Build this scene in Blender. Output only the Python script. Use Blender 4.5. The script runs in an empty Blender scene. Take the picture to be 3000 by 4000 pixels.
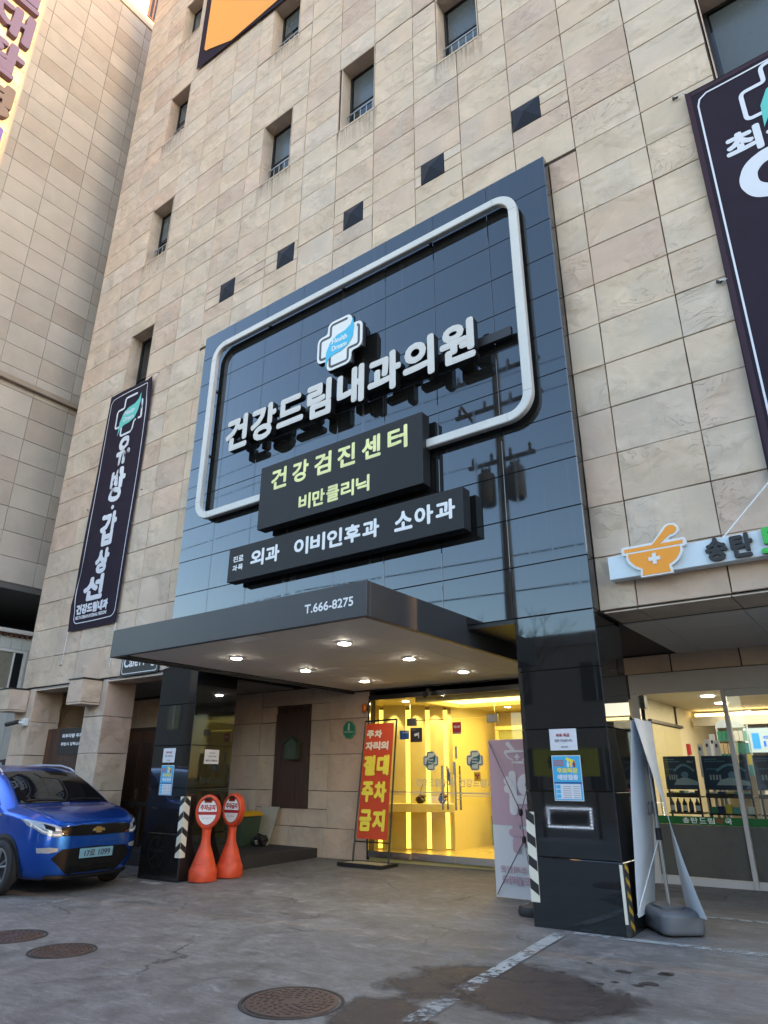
import bpy, bmesh, math, random
from mathutils import Vector, Matrix
from mathutils.bvhtree import BVHTree

random.seed(7)
SC = bpy.context.scene
COL = SC.collection

# ------------------------------------------------------------------ camera
EYE = Vector((0.0, 0.0, 1.415))
FPX, PITCH, HEAD, ROLL = 2619.8, math.radians(21.5745), math.radians(36.507), math.radians(0.2855)
fw = Vector((-math.sin(HEAD) * math.cos(PITCH), math.cos(HEAD) * math.cos(PITCH), math.sin(PITCH)))
rt = Vector((math.cos(HEAD), math.sin(HEAD), 0.0))
up = rt.cross(fw)
rt2 = rt * math.cos(ROLL) + up * math.sin(ROLL)
up2 = up * math.cos(ROLL) - rt * math.sin(ROLL)
cam = bpy.data.cameras.new('camera')
cam_ob = bpy.data.objects.new('camera', cam)
COL.objects.link(cam_ob)
cam.sensor_fit = 'VERTICAL'
cam.sensor_height = 24.0
cam.lens = FPX / 4000.0 * 24.0
cam.clip_start = 0.05
cam.clip_end = 3000
m = Matrix((rt2, up2, -fw)).transposed().to_4x4()
m.translation = EYE
cam_ob.matrix_world = m
SC.camera = cam_ob

# ------------------------------------------------------------------ world, sun, exposure
SUN_EL, SUN_AZ = math.radians(7.8), math.radians(6.15)      # low sun behind the clinic, from the right
sdir = Vector((math.cos(SUN_EL) * math.cos(SUN_AZ), math.cos(SUN_EL) * math.sin(SUN_AZ), math.sin(SUN_EL)))
world = bpy.data.worlds.new('World')
SC.world = world
world.use_nodes = True
wn = world.node_tree
sky = wn.nodes.new('ShaderNodeTexSky')
sky.sky_type = 'NISHITA'
sky.sun_disc = False
sky.sun_elevation = SUN_EL
sky.sun_rotation = math.pi / 2 - SUN_AZ
sky.air_density = 1.0
sky.dust_density = 1.0
sky.ozone_density = 1.0
wn.links.new(sky.outputs[0], wn.nodes['Background'].inputs[0])
wn.nodes['Background'].inputs[1].default_value = 0.15
sun = bpy.data.lights.new('sun', 'SUN')
sun.energy = 2.0
sun.angle = math.radians(0.5)
sun.color = (1.0, 0.56, 0.20)
sun_ob = bpy.data.objects.new('sun', sun)
COL.objects.link(sun_ob)
sun_ob.rotation_euler = sdir.to_track_quat('Z', 'Y').to_euler()
SC.view_settings.view_transform = 'Standard'
SC.view_settings.look = 'None'
SC.view_settings.gamma = 1.0
SC.view_settings.use_curve_mapping = False
SC.view_settings.exposure = 2.9
try:
    SC.view_settings.use_white_balance = True
    SC.view_settings.white_balance_temperature = 6500
    SC.view_settings.white_balance_tint = 18
except Exception:
    pass
SC.cycles.use_denoising = True
SC.cycles.max_bounces = 8
SC.cycles.diffuse_bounces = 4
SC.cycles.glossy_bounces = 4
SC.cycles.transmission_bounces = 6
SC.cycles.transparent_max_bounces = 12
SC.cycles.sample_clamp_indirect = 6.0
SC.cycles.caustics_reflective = False
SC.cycles.caustics_refractive = False

# ------------------------------------------------------------------ key planes (metres)
YP, YF, YD = 7.164, 7.36, 10.42          # granite panel, stone facade, recessed shop fronts
ROW, COLW = 0.617, 0.931
Z0 = 3.15

def clampf(v, a, b):
    return max(a, min(b, v))

def gz(x, y):
    return 0.0125 * (clampf(x, -14, 2) + 5.9) + 0.024 * clampf(y - 7.2, 0, 3.3)

def frame_px(p):
    d = Vector(p) - EYE
    z = d.dot(fw)
    if z <= 0.05:
        return None
    return (1500 + FPX * d.dot(rt2) / z, 2000 - FPX * d.dot(up2) / z, z)

# ------------------------------------------------------------------ materials
MATS = {}

def nt(mat):
    return mat.node_tree.nodes, mat.node_tree.links

def new_mat(name, col=(.5, .5, .5), rough=.6, metal=0., ior=1.5, emit=None, es=0., coat=0., var=0., vscale=6., bump=0., bscale=40., alpha=None):
    if name in MATS:
        return MATS[name]
    ma = bpy.data.materials.new(name)
    ma.use_nodes = True
    N, L = nt(ma)
    b = N['Principled BSDF']
    b.inputs['Base Color'].default_value = (*col, 1)
    b.inputs['Roughness'].default_value = rough
    b.inputs['Metallic'].default_value = metal
    b.inputs['IOR'].default_value = ior
    if coat:
        b.inputs['Coat Weight'].default_value = coat
        b.inputs['Coat Roughness'].default_value = 0.04
    if emit:
        b.inputs['Emission Color'].default_value = (*emit, 1)
        b.inputs['Emission Strength'].default_value = es
    if var or bump:
        tc = N.new('ShaderNodeTexCoord')
        no = N.new('ShaderNodeTexNoise')
        no.inputs['Scale'].default_value = vscale
        no.inputs['Detail'].default_value = 6
        no.inputs['Roughness'].default_value = .65
        L.new(tc.outputs['Object'], no.inputs['Vector'])
        if var:
            mr = N.new('ShaderNodeMapRange')
            mr.inputs[1].default_value = .3
            mr.inputs[2].default_value = .7
            mr.inputs[3].default_value = 1 - var
            mr.inputs[4].default_value = 1 + var
            L.new(no.outputs['Fac'], mr.inputs[0])
            mx = N.new('ShaderNodeVectorMath')
            mx.operation = 'SCALE'
            mx.inputs[0].default_value = col
            L.new(mr.outputs[0], mx.inputs['Scale'])
            L.new(mx.outputs[0], b.inputs['Base Color'])
            mr2 = N.new('ShaderNodeMapRange')
            mr2.inputs[3].default_value = clampf(rough - .12, .02, 1)
            mr2.inputs[4].default_value = clampf(rough + .12, .02, 1)
            L.new(no.outputs['Fac'], mr2.inputs[0])
            L.new(mr2.outputs[0], b.inputs['Roughness'])
        if bump:
            n2 = N.new('ShaderNodeTexNoise')
            n2.inputs['Scale'].default_value = bscale
            n2.inputs['Detail'].default_value = 5
            L.new(tc.outputs['Object'], n2.inputs['Vector'])
            bp = N.new('ShaderNodeBump')
            bp.inputs['Strength'].default_value = bump
            bp.inputs['Distance'].default_value = .01
            L.new(n2.outputs['Fac'], bp.inputs['Height'])
            L.new(bp.outputs[0], b.inputs['Normal'])
    MATS[name] = ma
    return ma

def tile_coords(N, L, stuff):
    """per-tile random value and a texture vector that differs from tile to tile"""
    tc = N.new('ShaderNodeTexCoord')
    if stuff:
        at = N.new('ShaderNodeAttribute')
        at.attribute_name = 'rnd'
        r = at.outputs['Fac']
    else:
        oi = N.new('ShaderNodeObjectInfo')
        r = oi.outputs['Random']
    ml = N.new('ShaderNodeMath')
    ml.operation = 'MULTIPLY'
    ml.inputs[1].default_value = 93.0
    L.new(r, ml.inputs[0])
    cb = N.new('ShaderNodeCombineXYZ')
    L.new(ml.outputs[0], cb.inputs[1])
    L.new(ml.outputs[0], cb.inputs[0])
    ad = N.new('ShaderNodeVectorMath')
    L.new(tc.outputs['Object'], ad.inputs[0])
    L.new(cb.outputs[0], ad.inputs[1])
    return r, ad.outputs[0]

def ramp(N, stops, interp='LINEAR'):
    r = N.new('ShaderNodeValToRGB')
    r.color_ramp.interpolation = interp
    e = r.color_ramp.elements
    while len(e) < len(stops):
        e.new(.5)
    for i, (p, c) in enumerate(stops):
        e[i].position = p
        e[i].color = (*c, 1) if len(c) == 3 else c
    return r

def noise(N, L, vec, scale, detail=5, rough=.6, dist=0.):
    n = N.new('ShaderNodeTexNoise')
    n.inputs['Scale'].default_value = scale
    n.inputs['Detail'].default_value = detail
    n.inputs['Roughness'].default_value = rough
    n.inputs['Distortion'].default_value = dist
    if vec is not None:
        L.new(vec, n.inputs['Vector'])
    return n

def maprange(N, L, src, a, b, c, d):
    r = N.new('ShaderNodeMapRange')
    for i, v in enumerate((a, b, c, d)):
        r.inputs[i + 1].default_value = v
    L.new(src, r.inputs[0])
    return r.outputs[0]

def mixcol(N, L, fac, a, b, mode='MIX'):
    mx = N.new('ShaderNodeMix')
    mx.data_type = 'RGBA'
    mx.blend_type = mode
    if isinstance(fac, (int, float)):
        mx.inputs[0].default_value = fac
    else:
        L.new(fac, mx.inputs[0])
    for s, v in ((6, a), (7, b)):
        if isinstance(v, tuple):
            mx.inputs[s].default_value = (*v, 1)
        else:
            L.new(v, mx.inputs[s])
    return mx.outputs[2]

def stretch(N, L, vec, sc):
    mp = N.new('ShaderNodeMapping')
    mp.inputs['Scale'].default_value = sc
    L.new(vec, mp.inputs['Vector'])
    return mp.outputs[0]

def stone_mat(name, stuff):
    ma = bpy.data.materials.new(name)
    ma.use_nodes = True
    N, L = nt(ma)
    b = N['Principled BSDF']
    r, v = tile_coords(N, L, stuff)
    cr = ramp(N, [(0, (.585, .455, .338)), (.22, (.60, .483, .37)), (.42, (.585, .46, .348)), (.58, (.575, .425, .322)),
                  (.70, (.595, .478, .375)), (.84, (.565, .468, .38)), (.93, (.53, .385, .298)), (1, (.555, .41, .317))])
    L.new(r, cr.inputs[0])
    n1 = noise(N, L, v, 1.3, 6, .62, .4)
    f1 = maprange(N, L, n1.outputs['Fac'], .3, .7, .84, 1.12)
    sc = N.new('ShaderNodeVectorMath'); sc.operation = 'SCALE'
    L.new(cr.outputs[0], sc.inputs[0]); L.new(f1, sc.inputs['Scale'])
    # warm / grey clouds
    n2 = noise(N, L, v, .9, 3, .5, .8)
    f2 = maprange(N, L, n2.outputs['Fac'], .45, .75, 0, .45)
    c2 = mixcol(N, L, f2, sc.outputs[0], (.43, .40, .355))
    # cleft relief: stepped noise gives shallow flakes with crisp edges
    n3 = noise(N, L, stretch(N, L, v, (1, 1, 1.5)), 1.7, 7, .58, 1.2)
    st = N.new('ShaderNodeMath'); st.operation = 'MULTIPLY'; st.inputs[1].default_value = 9
    L.new(n3.outputs['Fac'], st.inputs[0])
    fr = N.new('ShaderNodeMath'); fr.operation = 'FRACT'
    L.new(st.outputs[0], fr.inputs[0])
    fl = N.new('ShaderNodeMath'); fl.operation = 'FLOOR'
    L.new(st.outputs[0], fl.inputs[0])
    edge = maprange(N, L, fr.outputs[0], 0, .10, 0, 1)
    hsum = N.new('ShaderNodeMath'); hsum.operation = 'ADD'
    L.new(fl.outputs[0], hsum.inputs[0]); L.new(edge, hsum.inputs[1])
    # flakes only in parts of a tile
    n4 = noise(N, L, v, 1.1, 3, .5, 0)
    mk = maprange(N, L, n4.outputs['Fac'], .46, .60, 0, 1)
    hm = N.new('ShaderNodeMath'); hm.operation = 'MULTIPLY'
    L.new(hsum.outputs[0], hm.inputs[0]); L.new(mk, hm.inputs[1])
    # darker lines along the flake edges
    de = maprange(N, L, fr.outputs[0], 0, .05, 1, 0)
    dm = N.new('ShaderNodeMath'); dm.operation = 'MULTIPLY'
    L.new(de, dm.inputs[0]); L.new(mk, dm.inputs[1])
    dm2 = N.new('ShaderNodeMath'); dm2.operation = 'MULTIPLY'; dm2.inputs[1].default_value = .7
    L.new(dm.outputs[0], dm2.inputs[0])
    c3 = mixcol(N, L, dm2.outputs[0], c2, (.22, .18, .145))
    # rain streaks, vertical
    n5 = noise(N, L, stretch(N, L, v, (7, 7, .5)), 1.5, 4, .6, 0)
    f5 = maprange(N, L, n5.outputs['Fac'], .58, .8, 0, .28)
    c4 = mixcol(N, L, f5, c3, (.31, .285, .25))
    L.new(c4, b.inputs['Base Color'])
    b.inputs['Roughness'].default_value = .82
    n6 = noise(N, L, v, 38, 5, .6, 0)
    h6 = N.new('ShaderNodeMath'); h6.operation = 'MULTIPLY_ADD'; h6.inputs[1].default_value = .35
    L.new(n6.outputs['Fac'], h6.inputs[0]); L.new(hm.outputs[0], h6.inputs[2])
    bp = N.new('ShaderNodeBump'); bp.inputs['Strength'].default_value = .85; bp.inputs['Distance'].default_value = .008
    L.new(h6.outputs[0], bp.inputs['Height']); L.new(bp.outputs[0], b.inputs['Normal'])
    return ma

STONE = stone_mat('sandstone', False)
STONE_S = stone_mat('sandstone_joined', True)

def granite_grey(name, stuff=False):
    ma = bpy.data.materials.new(name); ma.use_nodes = True
    N, L = nt(ma); b = N['Principled BSDF']
    r, v = tile_coords(N, L, stuff)
    cr = ramp(N, [(0, (.44, .405, .355)), (.25, (.40, .37, .325)), (.5, (.46, .425, .38)), (.72, (.43, .39, .345)), (.86, (.37, .325, .275)), (1, (.40, .355, .31))])
    L.new(r, cr.inputs[0])
    n1 = noise(N, L, v, 160, 3, .7)
    f1 = maprange(N, L, n1.outputs['Fac'], .3, .7, .78, 1.2)
    n2 = noise(N, L, v, 1.1, 4, .6, .4)
    f2 = maprange(N, L, n2.outputs['Fac'], .3, .7, .9, 1.08)
    mm = N.new('ShaderNodeMath'); mm.operation = 'MULTIPLY'
    L.new(f1, mm.inputs[0]); L.new(f2, mm.inputs[1])
    sc = N.new('ShaderNodeVectorMath'); sc.operation = 'SCALE'
    L.new(cr.outputs[0], sc.inputs[0]); L.new(mm.outputs[0], sc.inputs['Scale'])
    L.new(sc.outputs[0], b.inputs['Base Color'])
    b.inputs['Roughness'].default_value = .75
    bp = N.new('ShaderNodeBump'); bp.inputs['Strength'].default_value = .2; bp.inputs['Distance'].default_value = .003
    L.new(n1.outputs['Fac'], bp.inputs['Height']); L.new(bp.outputs[0], b.inputs['Normal'])
    return ma

GREY = granite_grey('grey_granite')

def granite_black():
    ma = bpy.data.materials.new('black_granite'); ma.use_nodes = True
    N, L = nt(ma); b = N['Principled BSDF']
    ge = N.new('ShaderNodeNewGeometry')
    pos = ge.outputs['Position']
    oi = N.new('ShaderNodeObjectInfo')
    n1 = noise(N, L, pos, 220, 2, .6)
    f1 = maprange(N, L, n1.outputs['Fac'], .35, .7, .007, .022)
    cb = N.new('ShaderNodeCombineColor')
    for i in range(3):
        L.new(f1, cb.inputs[i])
    # limey run marks, vertical
    n2 = noise(N, L, stretch(N, L, pos, (9, 9, .22)), 1.6, 5, .62, .2)
    n3 = noise(N, L, stretch(N, L, pos, (.5, .5, .5)), 1.0, 3, .5, .3)
    a = maprange(N, L, n2.outputs['Fac'], .54, .74, 0, 1)
    c = maprange(N, L, n3.outputs['Fac'], .42, .62, .0, 1)
    sep = N.new('ShaderNodeSeparateXYZ'); L.new(pos, sep.inputs[0])
    hz = maprange(N, L, sep.outputs[2], 2.9, 3.6, 0, 1)
    st0 = N.new('ShaderNodeMath'); st0.operation = 'MULTIPLY'
    L.new(a, st0.inputs[0]); L.new(c, st0.inputs[1])
    st = N.new('ShaderNodeMath'); st.operation = 'MULTIPLY'
    L.new(st0.outputs[0], st.inputs[0]); L.new(hz, st.inputs[1])
    s2 = N.new('ShaderNodeMath'); s2.operation = 'MULTIPLY'; s2.inputs[1].default_value = .24
    L.new(st.outputs[0], s2.inputs[0])
    col = mixcol(N, L, s2.outputs[0], cb.outputs[0], (.16, .16, .155))
    L.new(col, b.inputs['Base Color'])
    n4 = noise(N, L, pos, 2.5, 4, .6, .5)
    rg = maprange(N, L, n4.outputs['Fac'], .3, .75, .012, .05)
    rm = N.new('ShaderNodeMath'); rm.operation = 'MULTIPLY_ADD'; rm.inputs[1].default_value = .18
    L.new(st.outputs[0], rm.inputs[0]); L.new(rg, rm.inputs[2])
    L.new(rm.outputs[0], b.inputs['Roughness'])
    b.inputs['IOR'].default_value = 1.85
    b.inputs['Specular Tint'].default_value = (.74, .88, 1.0, 1)
    # slight per-slab waviness
    n5 = noise(N, L, pos, .8, 2, .5)
    bp = N.new('ShaderNodeBump'); bp.inputs['Strength'].default_value = .015; bp.inputs['Distance'].default_value = .02
    L.new(n5.outputs['Fac'], bp.inputs['Height']); L.new(bp.outputs[0], b.inputs['Normal'])
    return ma

BLACKG = granite_black()

def ground_mat():
    ma = bpy.data.materials.new('worn_pavement'); ma.use_nodes = True
    N, L = nt(ma); b = N['Principled BSDF']
    ge = N.new('ShaderNodeNewGeometry'); p = ge.outputs['Position']
    n1 = noise(N, L, stretch(N, L, p, (1, 1.6, 1)), .55, 6, .62, .7)
    cr = ramp(N, [(.22, (.105, .099, .094)), (.40, (.135, .128, .122)), (.55, (.16, .154, .147)), (.72, (.19, .185, .178)), (.85, (.23, .225, .215))])
    L.new(n1.outputs['Fac'], cr.inputs[0])
    n2 = noise(N, L, p, 3.2, 8, .72, 1.0)
    f2 = maprange(N, L, n2.outputs['Fac'], .3, .70, .50, 1.45)
    sc = N.new('ShaderNodeVectorMath'); sc.operation = 'SCALE'
    L.new(cr.outputs[0], sc.inputs[0]); L.new(f2, sc.inputs['Scale'])
    # scuffs stretched along the drive direction
    n3 = noise(N, L, stretch(N, L, p, (2.2, .7, 1)), 1.6, 6, .7, 1.4)
    f3 = maprange(N, L, n3.outputs['Fac'], .56, .72, 0, .5)
    c3 = mixcol(N, L, f3, sc.outputs[0], (.075, .06, .058))
    # purple-ish remains of old coating
    n4 = noise(N, L, p, .35, 3, .6, .5)
    f4 = maprange(N, L, n4.outputs['Fac'], .5, .66, 0, .35)
    c4 = mixcol(N, L, f4, c3, (.19, .145, .145))
    # pale chips
    v = N.new('ShaderNodeTexVoronoi'); v.inputs['Scale'].default_value = 24
    L.new(p, v.inputs['Vector'])
    f5 = maprange(N, L, v.outputs['Distance'], .05, .09, 1, 0)
    n6 = noise(N, L, p, 1.7, 3, .6)
    f6 = maprange(N, L, n6.outputs['Fac'], .52, .66, 0, .8)
    mm = N.new('ShaderNodeMath'); mm.operation = 'MULTIPLY'
    L.new(f5, mm.inputs[0]); L.new(f6, mm.inputs[1])
    c5 = mixcol(N, L, mm.outputs[0], c4, (.55, .53, .50))
    # dark spots (gum, oil)
    v2 = N.new('ShaderNodeTexVoronoi'); v2.inputs['Scale'].default_value = 2.3
    L.new(p, v2.inputs['Vector'])
    f7 = maprange(N, L, v2.outputs['Distance'], .06, .10, .75, 0)
    n8 = noise(N, L, p, .9, 2, .5)
    f8 = maprange(N, L, n8.outputs['Fac'], .45, .6, 0, 1)
    m8 = N.new('ShaderNodeMath'); m8.operation = 'MULTIPLY'
    L.new(f7, m8.inputs[0]); L.new(f8, m8.inputs[1])
    c6 = mixcol(N, L, m8.outputs[0], c5, (.05, .045, .043))
    # grain
    n10 = noise(N, L, p, 140, 3, .8)
    g10 = maprange(N, L, n10.outputs['Fac'], .3, .7, .66, 1.34)
    n11 = noise(N, L, stretch(N, L, p, (1.2, 5, 1)), 4.5, 6, .75, .8)
    g11 = maprange(N, L, n11.outputs['Fac'], .3, .7, .74, 1.26)
    mg = N.new('ShaderNodeMath'); mg.operation = 'MULTIPLY'
    L.new(g10, mg.inputs[0]); L.new(g11, mg.inputs[1])
    sg = N.new('ShaderNodeVectorMath'); sg.operation = 'SCALE'
    L.new(c6, sg.inputs[0]); L.new(mg.outputs[0], sg.inputs['Scale'])
    c6 = sg.outputs[0]
    # hairline cracks
    nw = noise(N, L, p, 1.3, 5, .6)
    wv = N.new('ShaderNodeVectorMath'); wv.operation = 'SCALE'; wv.inputs['Scale'].default_value = .9
    L.new(nw.outputs['Color'], wv.inputs[0])
    wa = N.new('ShaderNodeVectorMath'); L.new(p, wa.inputs[0]); L.new(wv.outputs[0], wa.inputs[1])
    vc = N.new('ShaderNodeTexVoronoi'); vc.feature = 'DISTANCE_TO_EDGE'; vc.inputs['Scale'].default_value = .55
    L.new(wa.outputs[0], vc.inputs['Vector'])
    fc = maprange(N, L, vc.outputs['Distance'], .004, .014, .7, 0)
    nk = noise(N, L, p, .8, 2, .5)
    fk = maprange(N, L, nk.outputs['Fac'], .48, .60, 0, 1)
    mk = N.new('ShaderNodeMath'); mk.operation = 'MULTIPLY'; L.new(fc, mk.inputs[0]); L.new(fk, mk.inputs[1])
    c6 = mixcol(N, L, mk.outputs[0], c6, (.035, .03, .03))
    # rubbed pale patches
    nr = noise(N, L, stretch(N, L, p, (1, 2.2, 1)), 2.4, 7, .75, .5)
    fr_ = maprange(N, L, nr.outputs['Fac'], .55, .72, 0, .7)
    c6 = mixcol(N, L, fr_, c6, (.30, .29, .285))
    L.new(c6, b.inputs['Base Color'])
    rg = maprange(N, L, n2.outputs['Fac'], .3, .7, .55, .85)
    L.new(rg, b.inputs['Roughness'])
    n9 = noise(N, L, p, 70, 4, .7)
    bp = N.new('ShaderNodeBump'); bp.inputs['Strength'].default_value = .35; bp.inputs['Distance'].default_value = .004
    L.new(n9.outputs['Fac'], bp.inputs['Height']); L.new(bp.outputs[0], b.inputs['Normal'])
    return ma

def worn_paint(name, col, cover=.5):
    """road paint with gaps worn through to the pavement"""
    ma = bpy.data.materials.new(name); ma.use_nodes = True
    N, L = nt(ma); b = N['Principled BSDF']
    ge = N.new('ShaderNodeNewGeometry'); p = ge.outputs['Position']
    n1 = noise(N, L, p, 16, 7, .75, .3)
    n2 = noise(N, L, p, 2.2, 3, .6)
    ad = N.new('ShaderNodeMath'); ad.operation = 'MULTIPLY_ADD'; ad.inputs[1].default_value = .55
    L.new(n2.outputs['Fac'], ad.inputs[0]); L.new(n1.outputs['Fac'], ad.inputs[2])
    f = maprange(N, L, ad.outputs[0], cover + .18, cover + .30, 0, 1)
    tr = N.new('ShaderNodeBsdfTransparent')
    mx = N.new('ShaderNodeMixShader')
    L.new(f, mx.inputs[0]); L.new(tr.outputs[0], mx.inputs[1]); L.new(b.outputs[0], mx.inputs[2])
    L.new(mx.outputs[0], N['Material Output'].inputs[0])
    n3 = noise(N, L, p, 5, 4, .6)
    f3 = maprange(N, L, n3.outputs['Fac'], .3, .7, .75, 1.05)
    sc = N.new('ShaderNodeVectorMath'); sc.operation = 'SCALE'; sc.inputs[0].default_value = col
    L.new(f3, sc.inputs['Scale']); L.new(sc.outputs[0], b.inputs['Base Color'])
    b.inputs['Roughness'].default_value = .8
    return ma

def glass_mat(name, tint=(1, 1, 1), refl=1.0, base=.0, rough=.0):
    ma = bpy.data.materials.new(name); ma.use_nodes = True
    N, L = nt(ma)
    N.remove(N['Principled BSDF'])
    tr = N.new('ShaderNodeBsdfTransparent'); tr.inputs[0].default_value = (*tint, 1)
    gl = N.new('ShaderNodeBsdfGlossy'); gl.inputs['Roughness'].default_value = rough
    fr = N.new('ShaderNodeFresnel'); fr.inputs[0].default_value = 1.5
    f = maprange(N, L, fr.outputs[0], 0, 1, base, refl)
    mx = N.new('ShaderNodeMixShader')
    L.new(f, mx.inputs[0]); L.new(tr.outputs[0], mx.inputs[1]); L.new(gl.outputs[0], mx.inputs[2])
    L.new(mx.outputs[0], N['Material Output'].inputs[0])
    return ma

def wood_mat(name, c1, c2):
    ma = bpy.data.materials.new(name); ma.use_nodes = True
    N, L = nt(ma); b = N['Principled BSDF']
    tc = N.new('ShaderNodeTexCoord')
    n1 = noise(N, L, stretch(N, L, tc.outputs['Object'], (28, 28, .9)), 1.6, 6, .6, .4)
    cr = ramp(N, [(.3, c1), (.7, c2)])
    L.new(n1.outputs['Fac'], cr.inputs[0]); L.new(cr.outputs[0], b.inputs['Base Color'])
    b.inputs['Roughness'].default_value = .5
    bp = N.new('ShaderNodeBump'); bp.inputs['Strength'].default_value = .2; bp.inputs['Distance'].default_value = .003
    L.new(n1.outputs['Fac'], bp.inputs['Height']); L.new(bp.outputs[0], b.inputs['Normal'])
    return ma

GROUND = ground_mat()
GLASS = glass_mat('clear_glass', (.93, .96, .94), .9, .015)
WINGLASS = new_mat('dark_window_glass', (.012, .016, .018), .04, ior=1.52)
BLIND = new_mat('window_blind', (.085, .10, .105), .25, var=.06, vscale=2)
JOINT = new_mat('dark_joint', (.07, .058, .048), .95)
CORE = new_mat('concrete_core', (.05, .045, .04), .95)
WHITE = new_mat('white_paint', (.72, .74, .74), .45, var=.05, vscale=3)
WHITEP = new_mat('white_print', (.78, .80, .82), .55)
PURPLEW = new_mat('lavender_white_print', (.66, .68, .75), .55)
LETTER = new_mat('letter_face', (.58, .565, .545), .45, var=.05, vscale=4)
BLACKM = new_mat('black_metal', (.014, .014, .015), .42)
BLACKP = new_mat('black_plastic', (.02, .02, .021), .5)
CHAR = new_mat('charcoal_panel', (.026, .028, .031), .5, ior=1.25, var=.10, vscale=1.5)
FASCIA = new_mat('dark_grey_fascia', (.040, .043, .049), .42, ior=1.36, var=.10, vscale=1.2, bump=.02, bscale=3)
SOFFIT = new_mat('soffit_panel', (.60, .58, .55), .7, var=.04, vscale=2)
YELLOWP = new_mat('pale_yellow_print', (.80, .80, .36), .5, var=.16, vscale=5)
ALU = new_mat('aluminium', (.55, .56, .57), .35, metal=.6, var=.04)
STEEL = new_mat('steel', (.55, .55, .55), .25, metal=1.)
GALV = new_mat('railing_steel', (.42, .44, .45), .4, metal=.5)
PURPLE = new_mat('purple_banner_cloth', (.034, .027, .040), .9, ior=1.12, bump=.04, bscale=5, var=.12, vscale=1.5)
PURPLE_D = new_mat('purple_banner_hem', (.055, .036, .05), .85, ior=1.15)
ORANGE = new_mat('orange_print', (.80, .32, .03), .6, var=.04, vscale=1)
TEAL = new_mat('teal_print', (.10, .52, .48), .5)
CYAN = new_mat('cyan_leaf', (.03, .42, .66), .35)
DTEAL = new_mat('dark_teal', (.02, .13, .15), .4)
PURL = new_mat('purple_letter', (.045, .042, .13), .6)
BLUEL = new_mat('violet_letter', (.035, .035, .28), .6)
WOOD = wood_mat('dark_wood', (.035, .017, .011), (.085, .042, .026))
WOOD2 = wood_mat('brown_wood', (.07, .028, .015), (.15, .065, .035))
REDP = new_mat('red_print', (.40, .02, .03), .5)
PAPER = new_mat('paper', (.70, .72, .78), .75)
POSTER = new_mat('poster_cyan', (.05, .42, .72), .45)
POSTER_D = new_mat('poster_navy', (.02, .08, .25), .45)
INK = new_mat('ink', (.05, .05, .08), .7)
GREYINK = new_mat('grey_ink', (.28, .29, .34), .7)
YELP = new_mat('yellow_print', (.85, .72, .06), .5)
CONEM = new_mat('orange_plastic', (.66, .075, .025), .45, var=.20, vscale=9)
GREENB = new_mat('dark_green', (.05, .085, .055), .5, var=.1)
GREENS = new_mat('green_print', (.01, .20, .10), .4)
BINY = new_mat('yellow_plastic', (.74, .42, .02), .5)
RUBBER = new_mat('rubber', (.018, .018, .019), .8, bump=.2, bscale=60)

# ------------------------------------------------------------------ mesh helpers
def put(name, me, parent=None, kind=None):
    o = bpy.data.objects.new(name, me)
    COL.objects.link(o)
    if parent is not None:
        o.parent = parent
        pw = parent.get('_w')
        o.matrix_parent_inverse = world_of(parent).inverted()
    if kind:
        o['kind'] = kind
    return o

def world_of(o):
    mw = o.matrix_basis.copy()
    if o.parent is not None:
        mw = world_of(o.parent) @ o.matrix_parent_inverse @ mw
    return mw

def thing(name, label, cat, loc=(0, 0, 0), rotz=0., group=None):
    o = bpy.data.objects.new(name, None)
    o.empty_display_size = .2
    COL.objects.link(o)
    o.location = loc
    o.rotation_euler = (0, 0, rotz)
    tag(o, label, cat, group)
    return o

def tag(o, label, cat, group=None):
    o['label'] = label
    o['category'] = cat
    if group:
        o['group'] = group
    return o

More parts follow.
